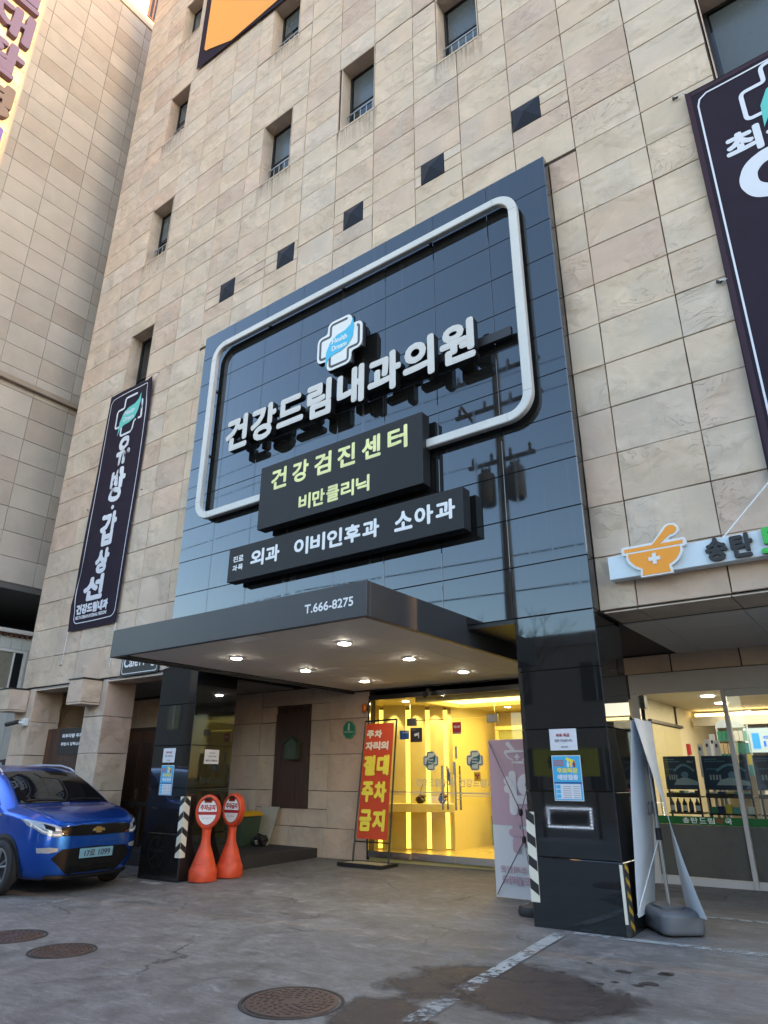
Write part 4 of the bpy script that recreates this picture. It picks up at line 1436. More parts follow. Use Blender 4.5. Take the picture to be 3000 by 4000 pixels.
bw_, _ = mortar(None, (0, 0, 0), RX, UZ, 1, None, None)
sc_ = .675
out = [(ME[0] + a * sc_, ME[1] + b * sc_ * .72) for a, b in bw_]
pest = [(-1.76, 3.72), (-1.60, 3.88), (-1.575, 3.925), (-1.53, 3.945), (-1.475, 3.935), (-1.445, 3.89), (-1.45, 3.84), (-1.49, 3.80), (-1.53, 3.79), (-1.62, 3.70)]
def shrink(pts, k):
    cx, cz = sum(p[0] for p in pts) / len(pts), sum(p[1] for p in pts) / len(pts)
    return [(cx + (p[0] - cx) * k[0], cz + (p[1] - cz) * k[1]) for p in pts]
ORL = new_mat('orange_acrylic', (.90, .32, .006), .35)
def offset_poly(pts, d):
    a = sum(pts[i][0] * pts[(i + 1) % len(pts)][1] - pts[(i + 1) % len(pts)][0] * pts[i][1] for i in range(len(pts)))
    sg = 1 if a > 0 else -1
    out = []
    k = len(pts)
    for i in range(k):
        p0, p1, p2 = Vector(pts[i - 1]), Vector(pts[i]), Vector(pts[(i + 1) % k])
        t0, t1 = (p1 - p0).normalized(), (p2 - p1).normalized()
        n = (Vector((t0.y, -t0.x)) + Vector((t1.y, -t1.x))) * sg
        n = n.normalized() if n.length > 1e-6 else Vector((t0.y, -t0.x)) * sg
        out.append(tuple(p1 + n * d))
    return out
MB().prism([(-2.035, 3.735), (-1.425, 3.735), (-1.43, 3.695), (-2.03, 3.695)], (0, 7.156, 0), RX, UZ, .003).build('rim_face', ORL, ps)
low = [(-2.0, 3.675), (-1.46, 3.675)] + [(-1.73 + .27 * math.cos(math.radians(a)), 3.665 + .195 * math.sin(math.radians(a))) for a in range(-10, -61, -10)] + [(-1.595, 3.465), (-1.585, 3.418), (-1.875, 3.418), (-1.865, 3.465)] + [(-1.73 + .27 * math.cos(math.radians(a)), 3.665 + .195 * math.sin(math.radians(a))) for a in range(-120, -171, -10)]
MB().prism(low, (0, 7.156, 0), RX, UZ, .003).build('bowl_face', ORL, ps)
MB().prism(offset_poly(low, .026), (0, 7.159, 0), RX, UZ, .05).build('bowl_plate', WHITE, ps)
MB().prism(rrect(-2.065, -1.395, 3.668, 3.762, .03, 4), (0, 7.1595, 0), RX, UZ, .0505).build('rim_plate', WHITE, ps)
pin = [(-1.735, 3.735), (-1.605, 3.865), (-1.572, 3.905), (-1.535, 3.92), (-1.49, 3.91), (-1.468, 3.88), (-1.475, 3.845), (-1.505, 3.82), (-1.545, 3.815), (-1.655, 3.735)]
MB().prism(pin, (0, 7.1545, 0), RX, UZ, .003).build('pestle_face', ORL, ps)
MB().prism(offset_poly(pin, .024), (0, 7.160, 0), RX, UZ, .05).build('pestle_plate', WHITE, ps)
mb = MB().box(-1.79, -1.67, 7.149, 7.1525, 3.562, 3.602).box(-1.75, -1.71, 7.149, 7.1525, 3.522, 3.5615).box(-1.75, -1.71, 7.149, 7.1525, 3.6025, 3.642)
mb.build('cross', WHITE, ps, kind='stuff')
for i, ch in enumerate('송탄'):
    text('letter', ch, (-1.235 + .235 * i, 7.175, 3.455), RX, UZ, .205, .245, BLACKM, ps, bold=.011, depth=.03, kind=None)
GRL = new_mat('green_acrylic', (.02, .45, .06), .3)
for i, ch in enumerate('드림약국'):
    text('letter', ch, (-.735 + .30 * i, 7.165, 3.45), RX, UZ, .27, .26, GRL, ps, bold=.014, depth=.04, kind=None, side=BLACKM)

# ------------------------------------------------------------------ neighbouring building on the left
BX, BY = -17.0, 2.7
nbld = thing('neighbour_building', 'grey granite building on the left with purple letters on its sunlit edge', 'building', (-24, 9, 0))
box('building_mass', -34, BX - .035, BY + .03, 24, 5.86, 36, CORE, nbld)
box('front_wall', -34, BX - .036, BY, BY + .028, 5.86, 36, GREY, nbld)
wallp = put('side_wall', MB().box(BX - .034, BX - .028, BY, 24, 5.84, 36).mesh('side_wall', new_mat('grey_joint', (.30, .27, .235), .9)), nbld)
zr = [5.85 + .632 * k for k in range(0, 36)]
yc = [BY] + [3 + k for k in range(0, 8)]
gl = []
for j in range(len(zr) - 1):
    for i in range(len(yc) - 1):
        gl.append((yc[i], yc[i + 1], zr[j], zr[j + 1]))
def gscore(q):
    f = frame_px((BX, (q[0] + q[1]) / 2, (q[2] + q[3]) / 2))
    if not f or f[0] < -150 or f[0] > 3000 or f[1] < -150:
        return 0
    return 1 / f[2] ** 2
gl = [q for q in gl if gscore(q) > 0 and q[1] < 10.1]
gl.sort(key=gscore, reverse=True)
for q in gl[:290]:
    slab_obj('granite_slab', q[1] - q[0], q[3] - q[2], wallp, GREY, (BX, (q[0] + q[1]) / 2, (q[2] + q[3]) / 2), yaw=math.pi / 2, depth=.027, gap=.010, jit=.0015)
# upper part of the same wall, its sunlit tone put into the colour
box('lit_edge_strip', BX - .03, BX + .05, BY, 24, 27.30, 27.42, new_mat('pale_render', (.55, .47, .36), .8), nbld)  # strip where the sunlit part begins, in the same pale tone
box('upper_wall', BX - .02, BX + .015, BY, 24, 27.43, 36, new_mat('pale_render', (.55, .47, .36), .8), nbld)
w = put('window', MB().box(BX + .02, BX + .035, 8.0, 9.4, 27.85, 30).mesh('window', WINGLASS), nbld)
MB().box(BX + .016, BX + .05, 7.93, 8.0, 27.78, 30).box(BX + .016, BX + .05, 8.0, 9.4, 27.78, 27.85).box(BX + .016, BX + .05, 8.10, 8.15, 27.86, 30).build('window_frame', WOOD2, w)
# ledge
box('ledge', BX - .03, BX + .13, BY, 24, 11.06, 11.22, new_mat('ledge_stone', (.30, .25, .20), .8, var=.15, vscale=2), nbld, bevel=.01)
# overhang underside and dark undercroft
box('undercroft_ceiling', -34, BX - .02, BY, 24, 5.70, 5.845, new_mat('undercroft', (.10, .10, .10), .9), nbld)
for zz in (5.2, 4.95):
    MB().tube([(-20.5, BY, zz), (-20.5, 24, zz)], .09, 8).build('pipe', BLACKM, nbld)
box('back_wall', -34, -22, BY, 24, 0, 5.7, BLACKM, nbld)
LR, LU = Vector((0, 1, 0)), UZ
for ch, z0, z1, mt in (('필', 23.30, 24.65, PURL), ('재', 21.78, 23.05, PURL), ('활', 20.25, 21.57, PURL), ('병', 18.72, 19.98, new_mat('grey_letter', (.045, .048, .07), .6)), ('원', 17.12, 18.40, BLUEL)):
    text('letter', ch, (BX + .18, 3.05, z0), LR, LU, 1.56, z1 - z0, mt, nbld, bold=.05, depth=.16, kind=None, side=new_mat('letter_return', (.09, .05, .10), .5))
MB().prism([(4.70, 17.2), (4.78, 17.2), (4.78, 25), (4.70, 25)], (BX + .012, 0, 0), LR, LU, .01).build('stain', GREY, nbld)  # narrow strip of the wall's own granite beside the letters

# white shed with window below the overhang
sh = thing('site_hut', 'white metal-sided hut with sliding window under the neighbouring building', 'hut', (-18.6, 9, 0))
SID = new_mat('white_siding', (.58, .62, .62), .5, var=.05)
zz = 0.
hm = put('wall', MB().box(-21, -18.03, 6.5, 12.0, gz(-14, 7) - .02, 4.80).mesh('wall', SID), sh)
for k in range(19):
    y = 6.55 + .28 * k
    for (a, b) in ((4.45, 4.79), (-.1, 3.38)):
        box('siding_board', -18.028, -18.01, y, y + .272, a, b, SID, hm)
box('roof_edge', -21.1, -17.85, 6.4, 12.1, 4.82, 4.92, WHITE, sh)
wv = MB()
for k in range(40):
    wv.tube([(-17.9, 6.45 + .14 * k, 4.79), (-18.2, 6.45 + .14 * k, 4.79)], .05, 8)
wv.build('corrugation', new_mat('rusty_sheet', (.12, .05, .03), .8, var=.3), sh, kind='stuff')
wi = put('window', MB().box(-18.02, -18.005, 6.6, 8.63, 3.42, 4.40).mesh('window', new_mat('curtained_glass', (.26, .25, .20), .3, var=.12, vscale=9)), sh)
MB().box(-18.03, -17.97, 8.58, 8.66, 3.40, 4.42).box(-18.03, -17.97, 6.6, 8.579, 4.36, 4.42).box(-18.03, -17.97, 6.6, 8.579, 3.40, 3.45).box(-18.025, -17.985, 8.33, 8.37, 3.46, 4.355).build('window_frame', WHITE, wi)
box('dark_pane', -18.003, -17.995, 8.375, 8.575, 3.46, 4.35, WINGLASS, wi)

# yellow hook pole
yp = thing('hook_pole', 'yellow pole with a double hook at the left edge', 'pole', (-17.4, 7.35, 0))
YPM = new_mat('yellow_paint', (.62, .36, .02), .5)
MB().tube([(-17.5, 7.1, -.1), (-17.5, 7.38, 6.1)], .035, 8).build('pole', YPM, yp)
MB().tube([(-17.5, 7.25, 6.18), (-17.5, 7.22, 6.12), (-17.5, 7.25, 6.05)], .02, 6).tube([(-17.5, 7.20, 6.18), (-17.5, 7.56, 6.14)], .025, 6).tube([(-17.5, 7.50, 6.15), (-17.5, 7.54, 6.05), (-17.5, 7.50, 6.0)], .02, 6).build('hook', YPM, yp, kind='stuff')

# ------------------------------------------------------------------ clinic entrance: glass front and lobby
FL = .10
gf = thing('glass_entrance', 'frameless glass entrance doors of the yellow-lit clinic lobby', 'glass door', (-6.2, YD, FL))
for a, b, z0, z1 in ((-8.02, -7.115, .22, 2.76), (-7.105, -5.415, 2.365, 2.76), (-5.405, -3.6, .22, 2.76)):
    box('fixed_pane', a, b, YD, YD + .012, z0, z1, GLASS, gf)
for a, b, hx, s in ((-7.10, -6.256, -6.41, 1), (-6.244, -5.41, -6.16, -1)):
    d = put('door_leaf', MB().box(a, b, YD, YD + .012, .235, 2.352).mesh('door_leaf', GLASS), gf)
    box('kick_rail', a, b, YD - .015, YD + .03, .128, .234, STEEL, d, bevel=.003)
    for yy in (YD - .075, YD + .085):
        MB().tube([(hx, yy, .915), (hx, yy, 1.60)], .017, 10).build('handle', STEEL, d, smooth=40)
    for zz in (1.08, 1.44):
        MB().tube([(hx, YD - .06, zz), (hx, YD + .07, zz)], .009, 8).build('handle_bolt', STEEL, d)
box('kick_rail', -8.02, -7.115, YD - .015, YD + .03, .12, .219, STEEL, gf, bevel=.003)
box('kick_rail', -5.405, -3.6, YD - .015, YD + .03, .12, .219, STEEL, gf, bevel=.003)
box('head_rail', -8.03, -3.6, YD - .03, YD + .05, 2.765, 2.85, BLACKM, gf)
box('jamb', -8.045, -8.022, YD - .02, YD + .05, .08, 2.764, BLACKM, gf)
for x in (-7.07, -5.45):
    box('patch_fitting', x - .10, x + .10, YD - .016, YD + .028, 2.27, 2.40, new_mat('patch_steel', (.20, .20, .20), .3, metal=.9), gf, bevel=.003)
box('transom_bar', -6.97, -6.27, YD - .006, YD + .018, 2.353, 2.364, BLACKM, gf)
STK = new_mat('sticker_white', (.62, .68, .62), .5)
for cx in (-6.68, -5.815):
    logo(gf, (cx, YD - .002, 1.68), RX, UZ, .315, STK, BLACKP, DTEAL, WHITEP, plate_d=.0015, lift=.001)
FROST = new_mat('frost_film', (.62, .62, .48), .7)
for a in (-7.0, -6.13):
    text('lettering', '건강드림내과', (a, YD - .003, 1.27), RX, UZ, .78, .125, FROST, gf, bold=.002)
for z in (1.165, 1.13):
    box('glass_stripe', -7.55, -5.45, YD - .003, YD - .0015, z, z + (.022 if z > 1.15 else .009), FROST, gf)
def sticker(name, x0, x1, z0, z1, mat, par, y=YD - .0035):
    return MB().prism(rrect(x0, x1, z0, z1, .012, 3), (0, y, 0), RX, UZ, .0015).build(name, mat, par)
sticker('blue_sticker', -7.33, -7.125, 2.045, 2.20, new_mat('sticker_blue', (.02, .16, .48), .4), gf)
text('lettering', 'CESCO', (-7.26, YD - .005, 2.15), RX, UZ, .12, .03, WHITEP, gf, bold=.002)
sticker('camera_sticker', -7.10, -6.85, 1.995, 2.235, BLACKP, gf)
text('lettering', 'CCTV', (-7.08, YD - .005, 2.19), RX, UZ, .10, .03, GREYINK, gf)
MB().prism([(-7.02, 2.13), (-6.94, 2.15), (-6.93, 2.11), (-7.01, 2.09)], (0, YD - .005, 0), RX, UZ, .001).prism([(-6.93, 2.16), (-6.915, 2.16), (-6.915, 2.06), (-6.93, 2.06)], (0, YD - .005, 0), RX, UZ, .001).build('camera_icon', WHITEP, gf, kind='stuff')
sticker('red_sticker', -6.226, -6.053, 2.13, 2.30, REDP, gf)
text('lettering', '에스원', (-6.20, YD - .005, 2.20), RX, UZ, .12, .045, WHITEP, gf, bold=.002)
sticker('grey_sticker', -6.226, -6.053, 2.107, 2.1295, GREYINK, gf)
sticker('radiation_sticker', -5.84, -5.72, 1.36, 1.50, new_mat('sticker_yellow', (.62, .38, .01), .5), gf)
mb = MB()
for a0 in (90, 210, 330):
    p = [(-5.78 + .012 * math.cos(math.radians(a0)), 1.435 + .012 * math.sin(math.radians(a0)))]
    for k in range(5):
        a = math.radians(a0 + 180 - 28 + 14 * k)
        p.append((-5.78 + .042 * math.cos(a), 1.435 + .042 * math.sin(a)))
    mb.prism(p, (0, YD - .005, 0), RX, UZ, .001)
mb.build('radiation_mark', REDP, gf, kind='stuff')
for x0, z0, wd in ((-6.36, 1.36, .045), (-6.33, 1.30, .04), (-6.235, 1.46, .05), (-6.19, 1.71, .04)):
    box('small_sticker', x0, x0 + wd, YD - .004, YD - .0025, z0, z0 + .2, new_mat('label_grey', (.5, .5, .48), .6), gf)
    mb = MB()
    for q in range(6):
        mb.box(x0 + .012, x0 + wd - .012, YD - .005, YD - .0042, z0 + .02 + q * .028, z0 + .036 + q * .028)
    mb.build('label_print', INK, gf, kind='stuff')

# lobby shell
CREAM = new_mat('cream_wall', (.66, .58, .29), .6, var=.03)
CREAMF = new_mat('cream_floor', (.55, .45, .17), .3, var=.06, vscale=1.5)
lob = thing('lobby', 'yellow-lit lobby room seen through the glass doors', 'room', (-6, 12, FL))
box('floor_finish', -9.4, -3.5, YD + .03, 16.2, -.05, FL + .03, CREAMF, lob)
box('ceiling', -9.4, -3.5, YD + .06, 16.2, 2.78, 2.86, CREAM, lob)
box('rear_wall', -7.30, -3.5, 14.2, 14.35, FL, 2.78, CREAM, lob)
box('right_wall', -4.2, -4.12, YD + .06, 14.2, FL, 2.78, CREAM, lob)
# diagonal feature wall with glowing slots: from A to B
A, B = Vector((-8.75, 11.25, 0)), Vector((-7.32, 12.20, 0))
td = (B - A).normalized(); nd = Vector((td.y, -td.x, 0))
GLOW = new_mat('glow_strip', (.9, .7, .2), .5, emit=(1, .62, .08), es=.46)
L_ = (B - A).length
def along(s, off, z):
    p = A + td * s + nd * off
    return (p.x, p.y, z)
fwall = MB()
slots = [.26, .80, 1.20, 1.56]
edges = [0.]
for s in slots:
    edges += [s, s + .085]
edges.append(L_)
for i in range(0, len(edges), 2):
    a, b = edges[i], edges[i + 1]
    fwall = MB().add([along(a, 0, FL), along(b, 0, FL), along(b, -.25, FL), along(a, -.25, FL), along(a, 0, 2.78), along(b, 0, 2.78), along(b, -.25, 2.78), along(a, -.25, 2.78)],
                     [(3, 2, 1, 0), (4, 5, 6, 7), (0, 1, 5, 4), (1, 2, 6, 5), (2, 3, 7, 6), (3, 0, 4, 7)])
    fwall.build('wall_panel', CREAM, lob)
for s in slots:
    MB().quad(along(s, -.10, FL + .05), along(s + .085, -.10, FL + .05), along(s + .085, -.10, 2.7), along(s, -.10, 2.7)).build('glow_strip', GLOW, lob)
box('side_wall', -7.36, -7.30, 12.18, 14.2, FL, 2.78, CREAM, lob)
box('left_end_wall', -9.4, -8.7, 11.2, 11.3, FL, 2.78, CREAM, lob)
# shelf with drawers below
MB().add([along(.45, .34, .80), along(L_, .34, .80), along(L_, 0.01, .80), along(.45, 0.01, .80), along(.45, .34, .95), along(L_, .34, .95), along(L_, .01, .95), along(.45, .01, .95)],
         [(3, 2, 1, 0), (4, 5, 6, 7), (0, 1, 5, 4), (1, 2, 6, 5), (2, 3, 7, 6), (3, 0, 4, 7)]).build('shelf', CREAM, lob, bevel=.006)
# rear glass partition with frames
for x in (-7.0, -5.9, -4.8):
    box('partition_post', x - .04, x + .04, 13.55, 13.63, FL, 2.35, CREAM, lob)
box('partition_head', -7.04, -3.7, 13.55, 13.63, 2.36, 2.44, CREAM, lob)
PGL = new_mat('greenish_glass', (.30, .33, .14), .15)
for a, b in ((-6.95, -5.95), (-5.85, -4.85), (-4.75, -3.7)):
    box('partition_glass', a, b, 13.58, 13.60, FL + .1, 2.35, PGL, lob)
# tray ceiling with cove light and downlights
COVE = new_mat('cove_light', (.9, .8, .4), .5, emit=(1, .78, .25), es=.55)
box('cove_light', -7.0, -3.9, 10.75, 12.05, 2.772, 2.778, COVE, lob)
MB().box(-7.12, -7.0, 10.62, 12.17, 2.70, 2.779).box(-6.999, -3.9, 12.05, 12.17, 2.70, 2.779).box(-6.999, -3.9, 10.62, 10.75, 2.70, 2.779).build('cove_lip', CREAM, lob)
DLW = new_mat('downlight_lens', (.9, .9, .8), .4, emit=(1, .85, .45), es=5)
for x, y in ((-6.9, 12.6), (-6.0, 13.1), (-5.2, 12.6), (-7.6, 11.0)):
    MB().lathe([(.06, 2.764), (.06, 2.776)], (x, y, 0), 16).build('downlight', DLW, lob)
# wall-washer spots giving the scallops
for s in (.08, .57, 1.02, 1.40, 1.66):
    p = along(s, .16, 2.76)
    l = bpy.data.lights.new('wall_washer', 'SPOT')
    l.energy = 5; l.color = (1, .76, .26); l.spot_size = math.radians(62); l.spot_blend = .45; l.shadow_soft_size = .03
    o = bpy.data.objects.new('wall_washer', l); COL.objects.link(o)
    o.location = p
    tgt = Vector(along(s, -.02, 1.75)) - Vector(p)
    o.rotation_euler = tgt.to_track_quat('-Z', 'Y').to_euler()
    o.parent = lob; o.matrix_parent_inverse = world_of(lob).inverted()
l = bpy.data.lights.new('lobby_ceiling_light', 'AREA'); l.energy = 17; l.color = (1, .70, .17); l.shape = 'RECTANGLE'; l.size = 2.8; l.size_y = 2.4
o = bpy.data.objects.new('lobby_ceiling_light', l); COL.objects.link(o); o.location = (-5.6, 12.4, 2.69)
o.parent = lob; o.matrix_parent_inverse = world_of(lob).inverted()

def vase(x, y, label, prof, flower):
    t = thing('vase', label, 'vase', (x, y, .95))
    MB().lathe(prof, (x, y, .952), 20).build('body', new_mat('dark_glaze', (.012, .009, .008), .2), t, smooth=50)
    if flower:
        MB().tube([(x, y, 1.10), (x + .02, y, 1.22), (x + .07, y, 1.30)], .006, 6).build('twig', WOOD, t)
        MB().lathe([(.002, 0), (.05, .03), (.03, .06), (.002, .07)], (x + .08, y, 1.05), 10).build('leaf', new_mat('leaf_brown', (.12, .06, .02), .6), t)
v1, v2 = along(1.08, .2, 0), along(1.50, .2, 0)
vase(v1[0], v1[1], 'squat dark vase on the lobby shelf, left one', [(.05, 0), (.10, .05), (.09, .10), (.03, .14), (.035, .16)], True)
vase(v2[0], v2[1], 'curved dark vase on the lobby shelf, right one', [(.04, 0), (.085, .06), (.07, .13), (.04, .17), (.055, .20)], True)
su = thing('suitcase', 'green case standing on the lobby floor by the partition', 'suitcase', (-6.85, 13.2, FL + .03))
box('shell', -7.0, -6.72, 13.1, 13.3, FL + .07, .72, new_mat('case_green', (.05, .16, .09), .5), su, bevel=.03, seg=2)
MB().tube([(-6.95, 13.2, .72), (-6.95, 13.2, .78), (-6.77, 13.2, .78), (-6.77, 13.2, .72)], .012, 6).build('handle', BLACKP, su)

# fittings over the entrance
dc = thing('door_camera', 'small black dome camera over the glass entrance', 'camera', (-6.62, YD - .15, 2.80))
MB().tube([(-6.6, YD - .05, 2.86), (-6.62, YD - .16, 2.86)], .03, 8).build('arm', BLACKP, dc)
MB().lathe([(.02, 0), (.055, .03), (.06, .07), (.045, .11)], (-6.65, YD - .2, 2.72), 14).build('body', BLACKP, dc, smooth=50)
al = thing('alarm_lamp', 'small orange alarm lamp at the upper left of the glass entrance', 'lamp', (-8.1, YD - .06, 2.6))
MB().lathe([(.03, 0), (.045, .02), (.045, .12), (.03, .14)], (-8.10, YD - .07, 2.56), 14).build('lens', new_mat('orange_lens', (.7, .18, .01), .2), al, smooth=50)
box('bracket', -8.13, -8.07, YD - .03, YD - .003, 2.58, 2.68, BLACKP, al)

# mailbox on the wood panel
mbx = thing('mailbox', 'dark green house-shaped mailbox on the wood panel', 'mailbox', (-9.88, YD - .035, 1.73))
y0, y1 = YD - .175, YD - .036
MB().prism([(-10.03, 1.735), (-9.73, 1.735), (-9.73, 2.04), (-9.88, 2.12), (-10.03, 2.04)], (0, y0, 0), RX, UZ, y1 - y0).build('body', GREENB, mbx, bevel=.004)
for a, b in (((-10.07, 2.025), (-9.88, 2.135)), ((-9.88, 2.135), (-9.69, 2.025))):
    MB().prism([a, b, (b[0], b[1] + .018), (a[0], a[1] + .018)], (0, y0 - .03, 0), RX, UZ, y1 - y0 + .03).build('roof', GREENB, mbx)
box('door', -10.0, -9.76, y0 - .008, y0 - .001, 1.76, 1.95, GREENB, mbx, bevel=.003)
box('flap', -10.0, -9.76, y0 - .010, y0 - .001, 1.96, 2.02, GREENB, mbx, bevel=.003)
MB().tube([(-9.88, y0 - .009, 1.91), (-9.88, y0 - .018, 1.91)], .012, 8).build('lock', STEEL, mbx)

# octagonal green plaque
oc = thing('wall_plaque', 'green octagonal plaque on the stone wall left of the entrance', 'plaque', (-8.505, YD - .01, 2.09))
oct_ = [(-8.505 + .16 * math.cos(math.radians(22.5 + 45 * k)), 2.25 + .172 * math.sin(math.radians(22.5 + 45 * k))) for k in range(8)]
MB().prism(oct_, (0, YD - .018, 0), RX, UZ, .014).build('board', GREENS, oc)
mb = MB(); band(mb, shrink(oct_, (.93, .93)), .006, (0, YD - .02, 0), RX, UZ, .001, True); mb.build('border_line', new_mat('pale_green', (.35, .55, .4), .5), oc)
MB().prism([(-8.535, 2.24), (-8.52, 2.24), (-8.51, 2.37), (-8.525, 2.37)], (0, YD - .021, 0), RX, UZ, .001).prism([(-8.505, 2.24), (-8.49, 2.24), (-8.485, 2.37), (-8.50, 2.37)], (0, YD - .021, 0), RX, UZ, .001).build('mark', WHITEP, oc, kind='stuff')
text('lettering', 'Environment', (-8.61, YD - .021, 2.20), RX, UZ, .21, .032, WHITEP, oc)

# ------------------------------------------------------------------ pharmacy front and interior
SF = new_mat('shopfront_frame', (.46, .46, .47), .4, var=.03)
pf_ = thing('pharmacy_storefront', 'grey aluminium shop front of the pharmacy with green band on glass', 'shop front', (-1.5, YD, .1))
box('header', -3.144, 3.0, YD - .03, YD + .05, 2.56, 2.846, SF, pf_, bevel=.004)
box('jamb', -3.144, -3.035, YD - .03, YD + .05, .05, 2.559, SF, pf_, bevel=.004)
box('mullion', -1.915, -1.86, YD - .035, YD + .055, .10, 2.559, SF, pf_, bevel=.004)
box('door_head', -1.859, .6, YD - .01, YD + .03, 2.465, 2.559, SF, pf_, bevel=.003)
box('bottom_rail', -3.034, -1.916, YD - .02, YD + .04, .09, .215, SF, pf_, bevel=.004)
box('bottom_rail', -1.859, .6, YD - .02, YD + .04, .09, .215, SF, pf_, bevel=.004)
for a, b, z1 in ((-3.034, -1.916, 2.558), (-1.859, .6, 2.464)):
    box('pane', a, b, YD + .005, YD + .015, .216, z1, GLASS, pf_)
    box('frosted_film', a + .004, b - .004, YD + .001, YD + .003, .22, .842, new_mat('frosted_grey', (.085, .085, .078), .35, var=.25, vscale=2), pf_)
    box('green_band', a + .004, b - .004, YD + .0005, YD + .003, .844, .943, new_mat('green_vinyl', (.005, .11, .025), .35), pf_)
for i, ch in enumerate('송탄드림약국'):
    mt = REDP if ch == '약' else WHITEP
    text('letter', ch, (-2.66 + .105 * i, YD - .001, .86), RX, UZ, .085, .072, mt, pf_, bold=.002, kind=None)
# narrow side light beside the granite pier
box('side_pane', -3.46, -3.146, YD + .005, YD + .015, .1, 2.50, GLASS, pf_)
box('side_head', -3.46, -3.146, YD - .02, YD + .04, 2.505, 2.846, BLACKM, pf_)

sh_ = thing('pharmacy_room', 'bright pharmacy interior behind the shop front glass', 'room', (-1, 13, .1))
PW = new_mat('pharmacy_wall', (.50, .48, .40), .7)
box('floor_finish', -4.1, 4, YD + .06, 20.5, 0, .115, new_mat('shop_floor', (.35, .34, .31), .3), sh_)
box('ceiling', -4.1, 4, YD + .06, 20.5, 2.72, 2.80, new_mat('shop_ceiling', (.62, .55, .40), .6), sh_)
box('rear_wall', -3.6, 4, 20.5, 20.6, .1, 2.72, PW, sh_)
box('left_wall', -3.62, -3.50, 12.2, 20.5, .1, 2.72, new_mat('shop_side_wall', (.58, .52, .34), .7), sh_)
box('alcove_wall', -4.1, -4.02, YD + .06, 12.3, .1, 2.72, new_mat('shop_side_wall', (.58, .52, .34), .7), sh_)
box('alcove_back', -4.02, -3.5, 12.2, 12.28, .1, 2.72, new_mat('shop_side_wall', (.58, .52, .34), .7), sh_)
box('bulkhead', -3.45, 4, 15.4, 15.5, 2.42, 2.60, PW, sh_)
COVE2 = new_mat('cove_light_warm', (.9, .8, .5), .5, emit=(1, .70, .28), es=1.1)
box('cove_light', -3.4, 4, 15.43, 15.52, 2.605, 2.66, COVE2, sh_)
DLC = new_mat('shop_downlight', (.9, .9, .9), .4, emit=(1, .95, .86), es=5)
for x, y in ((-2.537, 12.65), (-2.60, 14.0), (-2.55, 16.2), (-2.35, 17.2), (-1.4, 12.7), (-1.2, 14.2), (-3.25, 11.6), (-.6, 16.4)):
    MB().lathe([(.10, 2.705), (.10, 2.718)], (x, y, 0), 20).build('downlight', DLC, sh_)
l = bpy.data.lights.new('shop_light', 'AREA'); l.energy = 32; l.color = (1, .88, .66); l.shape = 'RECTANGLE'; l.size = 3.5; l.size_y = 4
o = bpy.data.objects.new('shop_light', l); COL.objects.link(o); o.location = (-1.2, 13.4, 2.69)
o.parent = sh_; o.matrix_parent_inverse = world_of(sh_).inverted()
# side door on the left wall
sd = put('side_door', MB().box(-3.499, -3.47, 12.5, 14.3, .12, 2.30).mesh('side_door', new_mat('beige_door', (.48, .42, .22), .5)), sh_)
box('door_track', -3.498, -3.44, 12.4, 14.5, 2.32, 2.37, BLACKM, sd)
box('fire_box', -3.499, -3.45, 14.75, 14.9, 1.85, 2.05, REDP, sh_)
box('wall_unit', -3.12, -2.98, YD + .08, YD + .22, 2.38, 2.56, new_mat('grey_unit', (.16, .16, .16), .5), sh_)

# blue poster stands inside the window
BEDB = new_mat('poster_blue_dark', (.018, .05, .11), .3)
BEDL = new_mat('poster_blue_light', (.12, .30, .48), .4)
BEDP = new_mat('poster_pale', (.36, .48, .58), .4)
def poster_stand(x0, x1, label, seed):
    y = 11.2
    t = thing('display_stand', label, 'display stand', ((x0 + x1) / 2, y, .115))
    box('board', x0, x1, y, y + .02, 1.268, 1.727, BEDB, t)
    w = x1 - x0
    arc = [(x0 + w * (.30 + .62 * k / 10), 1.52 + .085 * math.sin(math.pi * k / 10)) for k in range(11)]
    mb = MB(); band(mb, arc, .03, (0, y - .002, 0), RX, UZ, .001); mb.build('arch_print', BEDL, t)
    MB().prism([(x0 + w * .35, 1.40), (x0 + w * .6, 1.44), (x0 + w * .98, 1.38), (x0 + w * .98, 1.33), (x0 + w * .25, 1.33)], (0, y - .0015, 0), RX, UZ, .001).build('bedding_print', BEDP, t)
    MB().prism(blob(x0 + w * .62, 1.47, .05, .045, 12, .1, seed), (0, y - .003, 0), RX, UZ, .001).build('figure_print', BEDL, t)
    mb = MB()
    for k in range(4):
        mb.box(x0 + w * (.13 + .07 * k), x0 + w * (.17 + .07 * k), y - .003, y - .001, 1.40, 1.47)
    mb.build('bottle_print', BEDP, t, kind='stuff')
    text('lettering', 'No.1', (x0 + w * .74, y - .003, 1.635), RX, UZ, .085, .032, BEDP, t, bold=.002)
    mb = MB()
    for zz, a, b in ((1.675, .06, .35), (1.645, .06, .52), (1.54, .08, .40)):
        for k in range(9):
            xa = x0 + w * (a + (b - a) * k / 9)
            mb.box(xa, xa + w * (b - a) / 9 * .7, y - .003, y - .001, zz, zz + .013)
    mb.build('small_print', BEDL, t, kind='stuff')
    for xx in (x0 + .01, x1 - .03):
        box('post', xx, xx + .022, y + .021, y + .05, .12, 1.40, BLACKP, t)
    for zz in (1.18, .96):
        box('shelf', x0, x1, y - .05, y + .35, zz - .02, zz, BLACKP, t)
    box('shelf_lip', x0, x1, y - .06, y - .051, 1.16, 1.22, BLACKP, t)
    return t
poster_stand(-3.02, -2.565, 'dark blue poster display stand in the pharmacy window, left of two', 1)
poster_stand(-2.477, -1.873, 'dark blue poster display stand in the pharmacy window, right of two', 2)
poster_stand(-1.80, -1.2, 'dark blue poster display stand right of the mullion', 3)
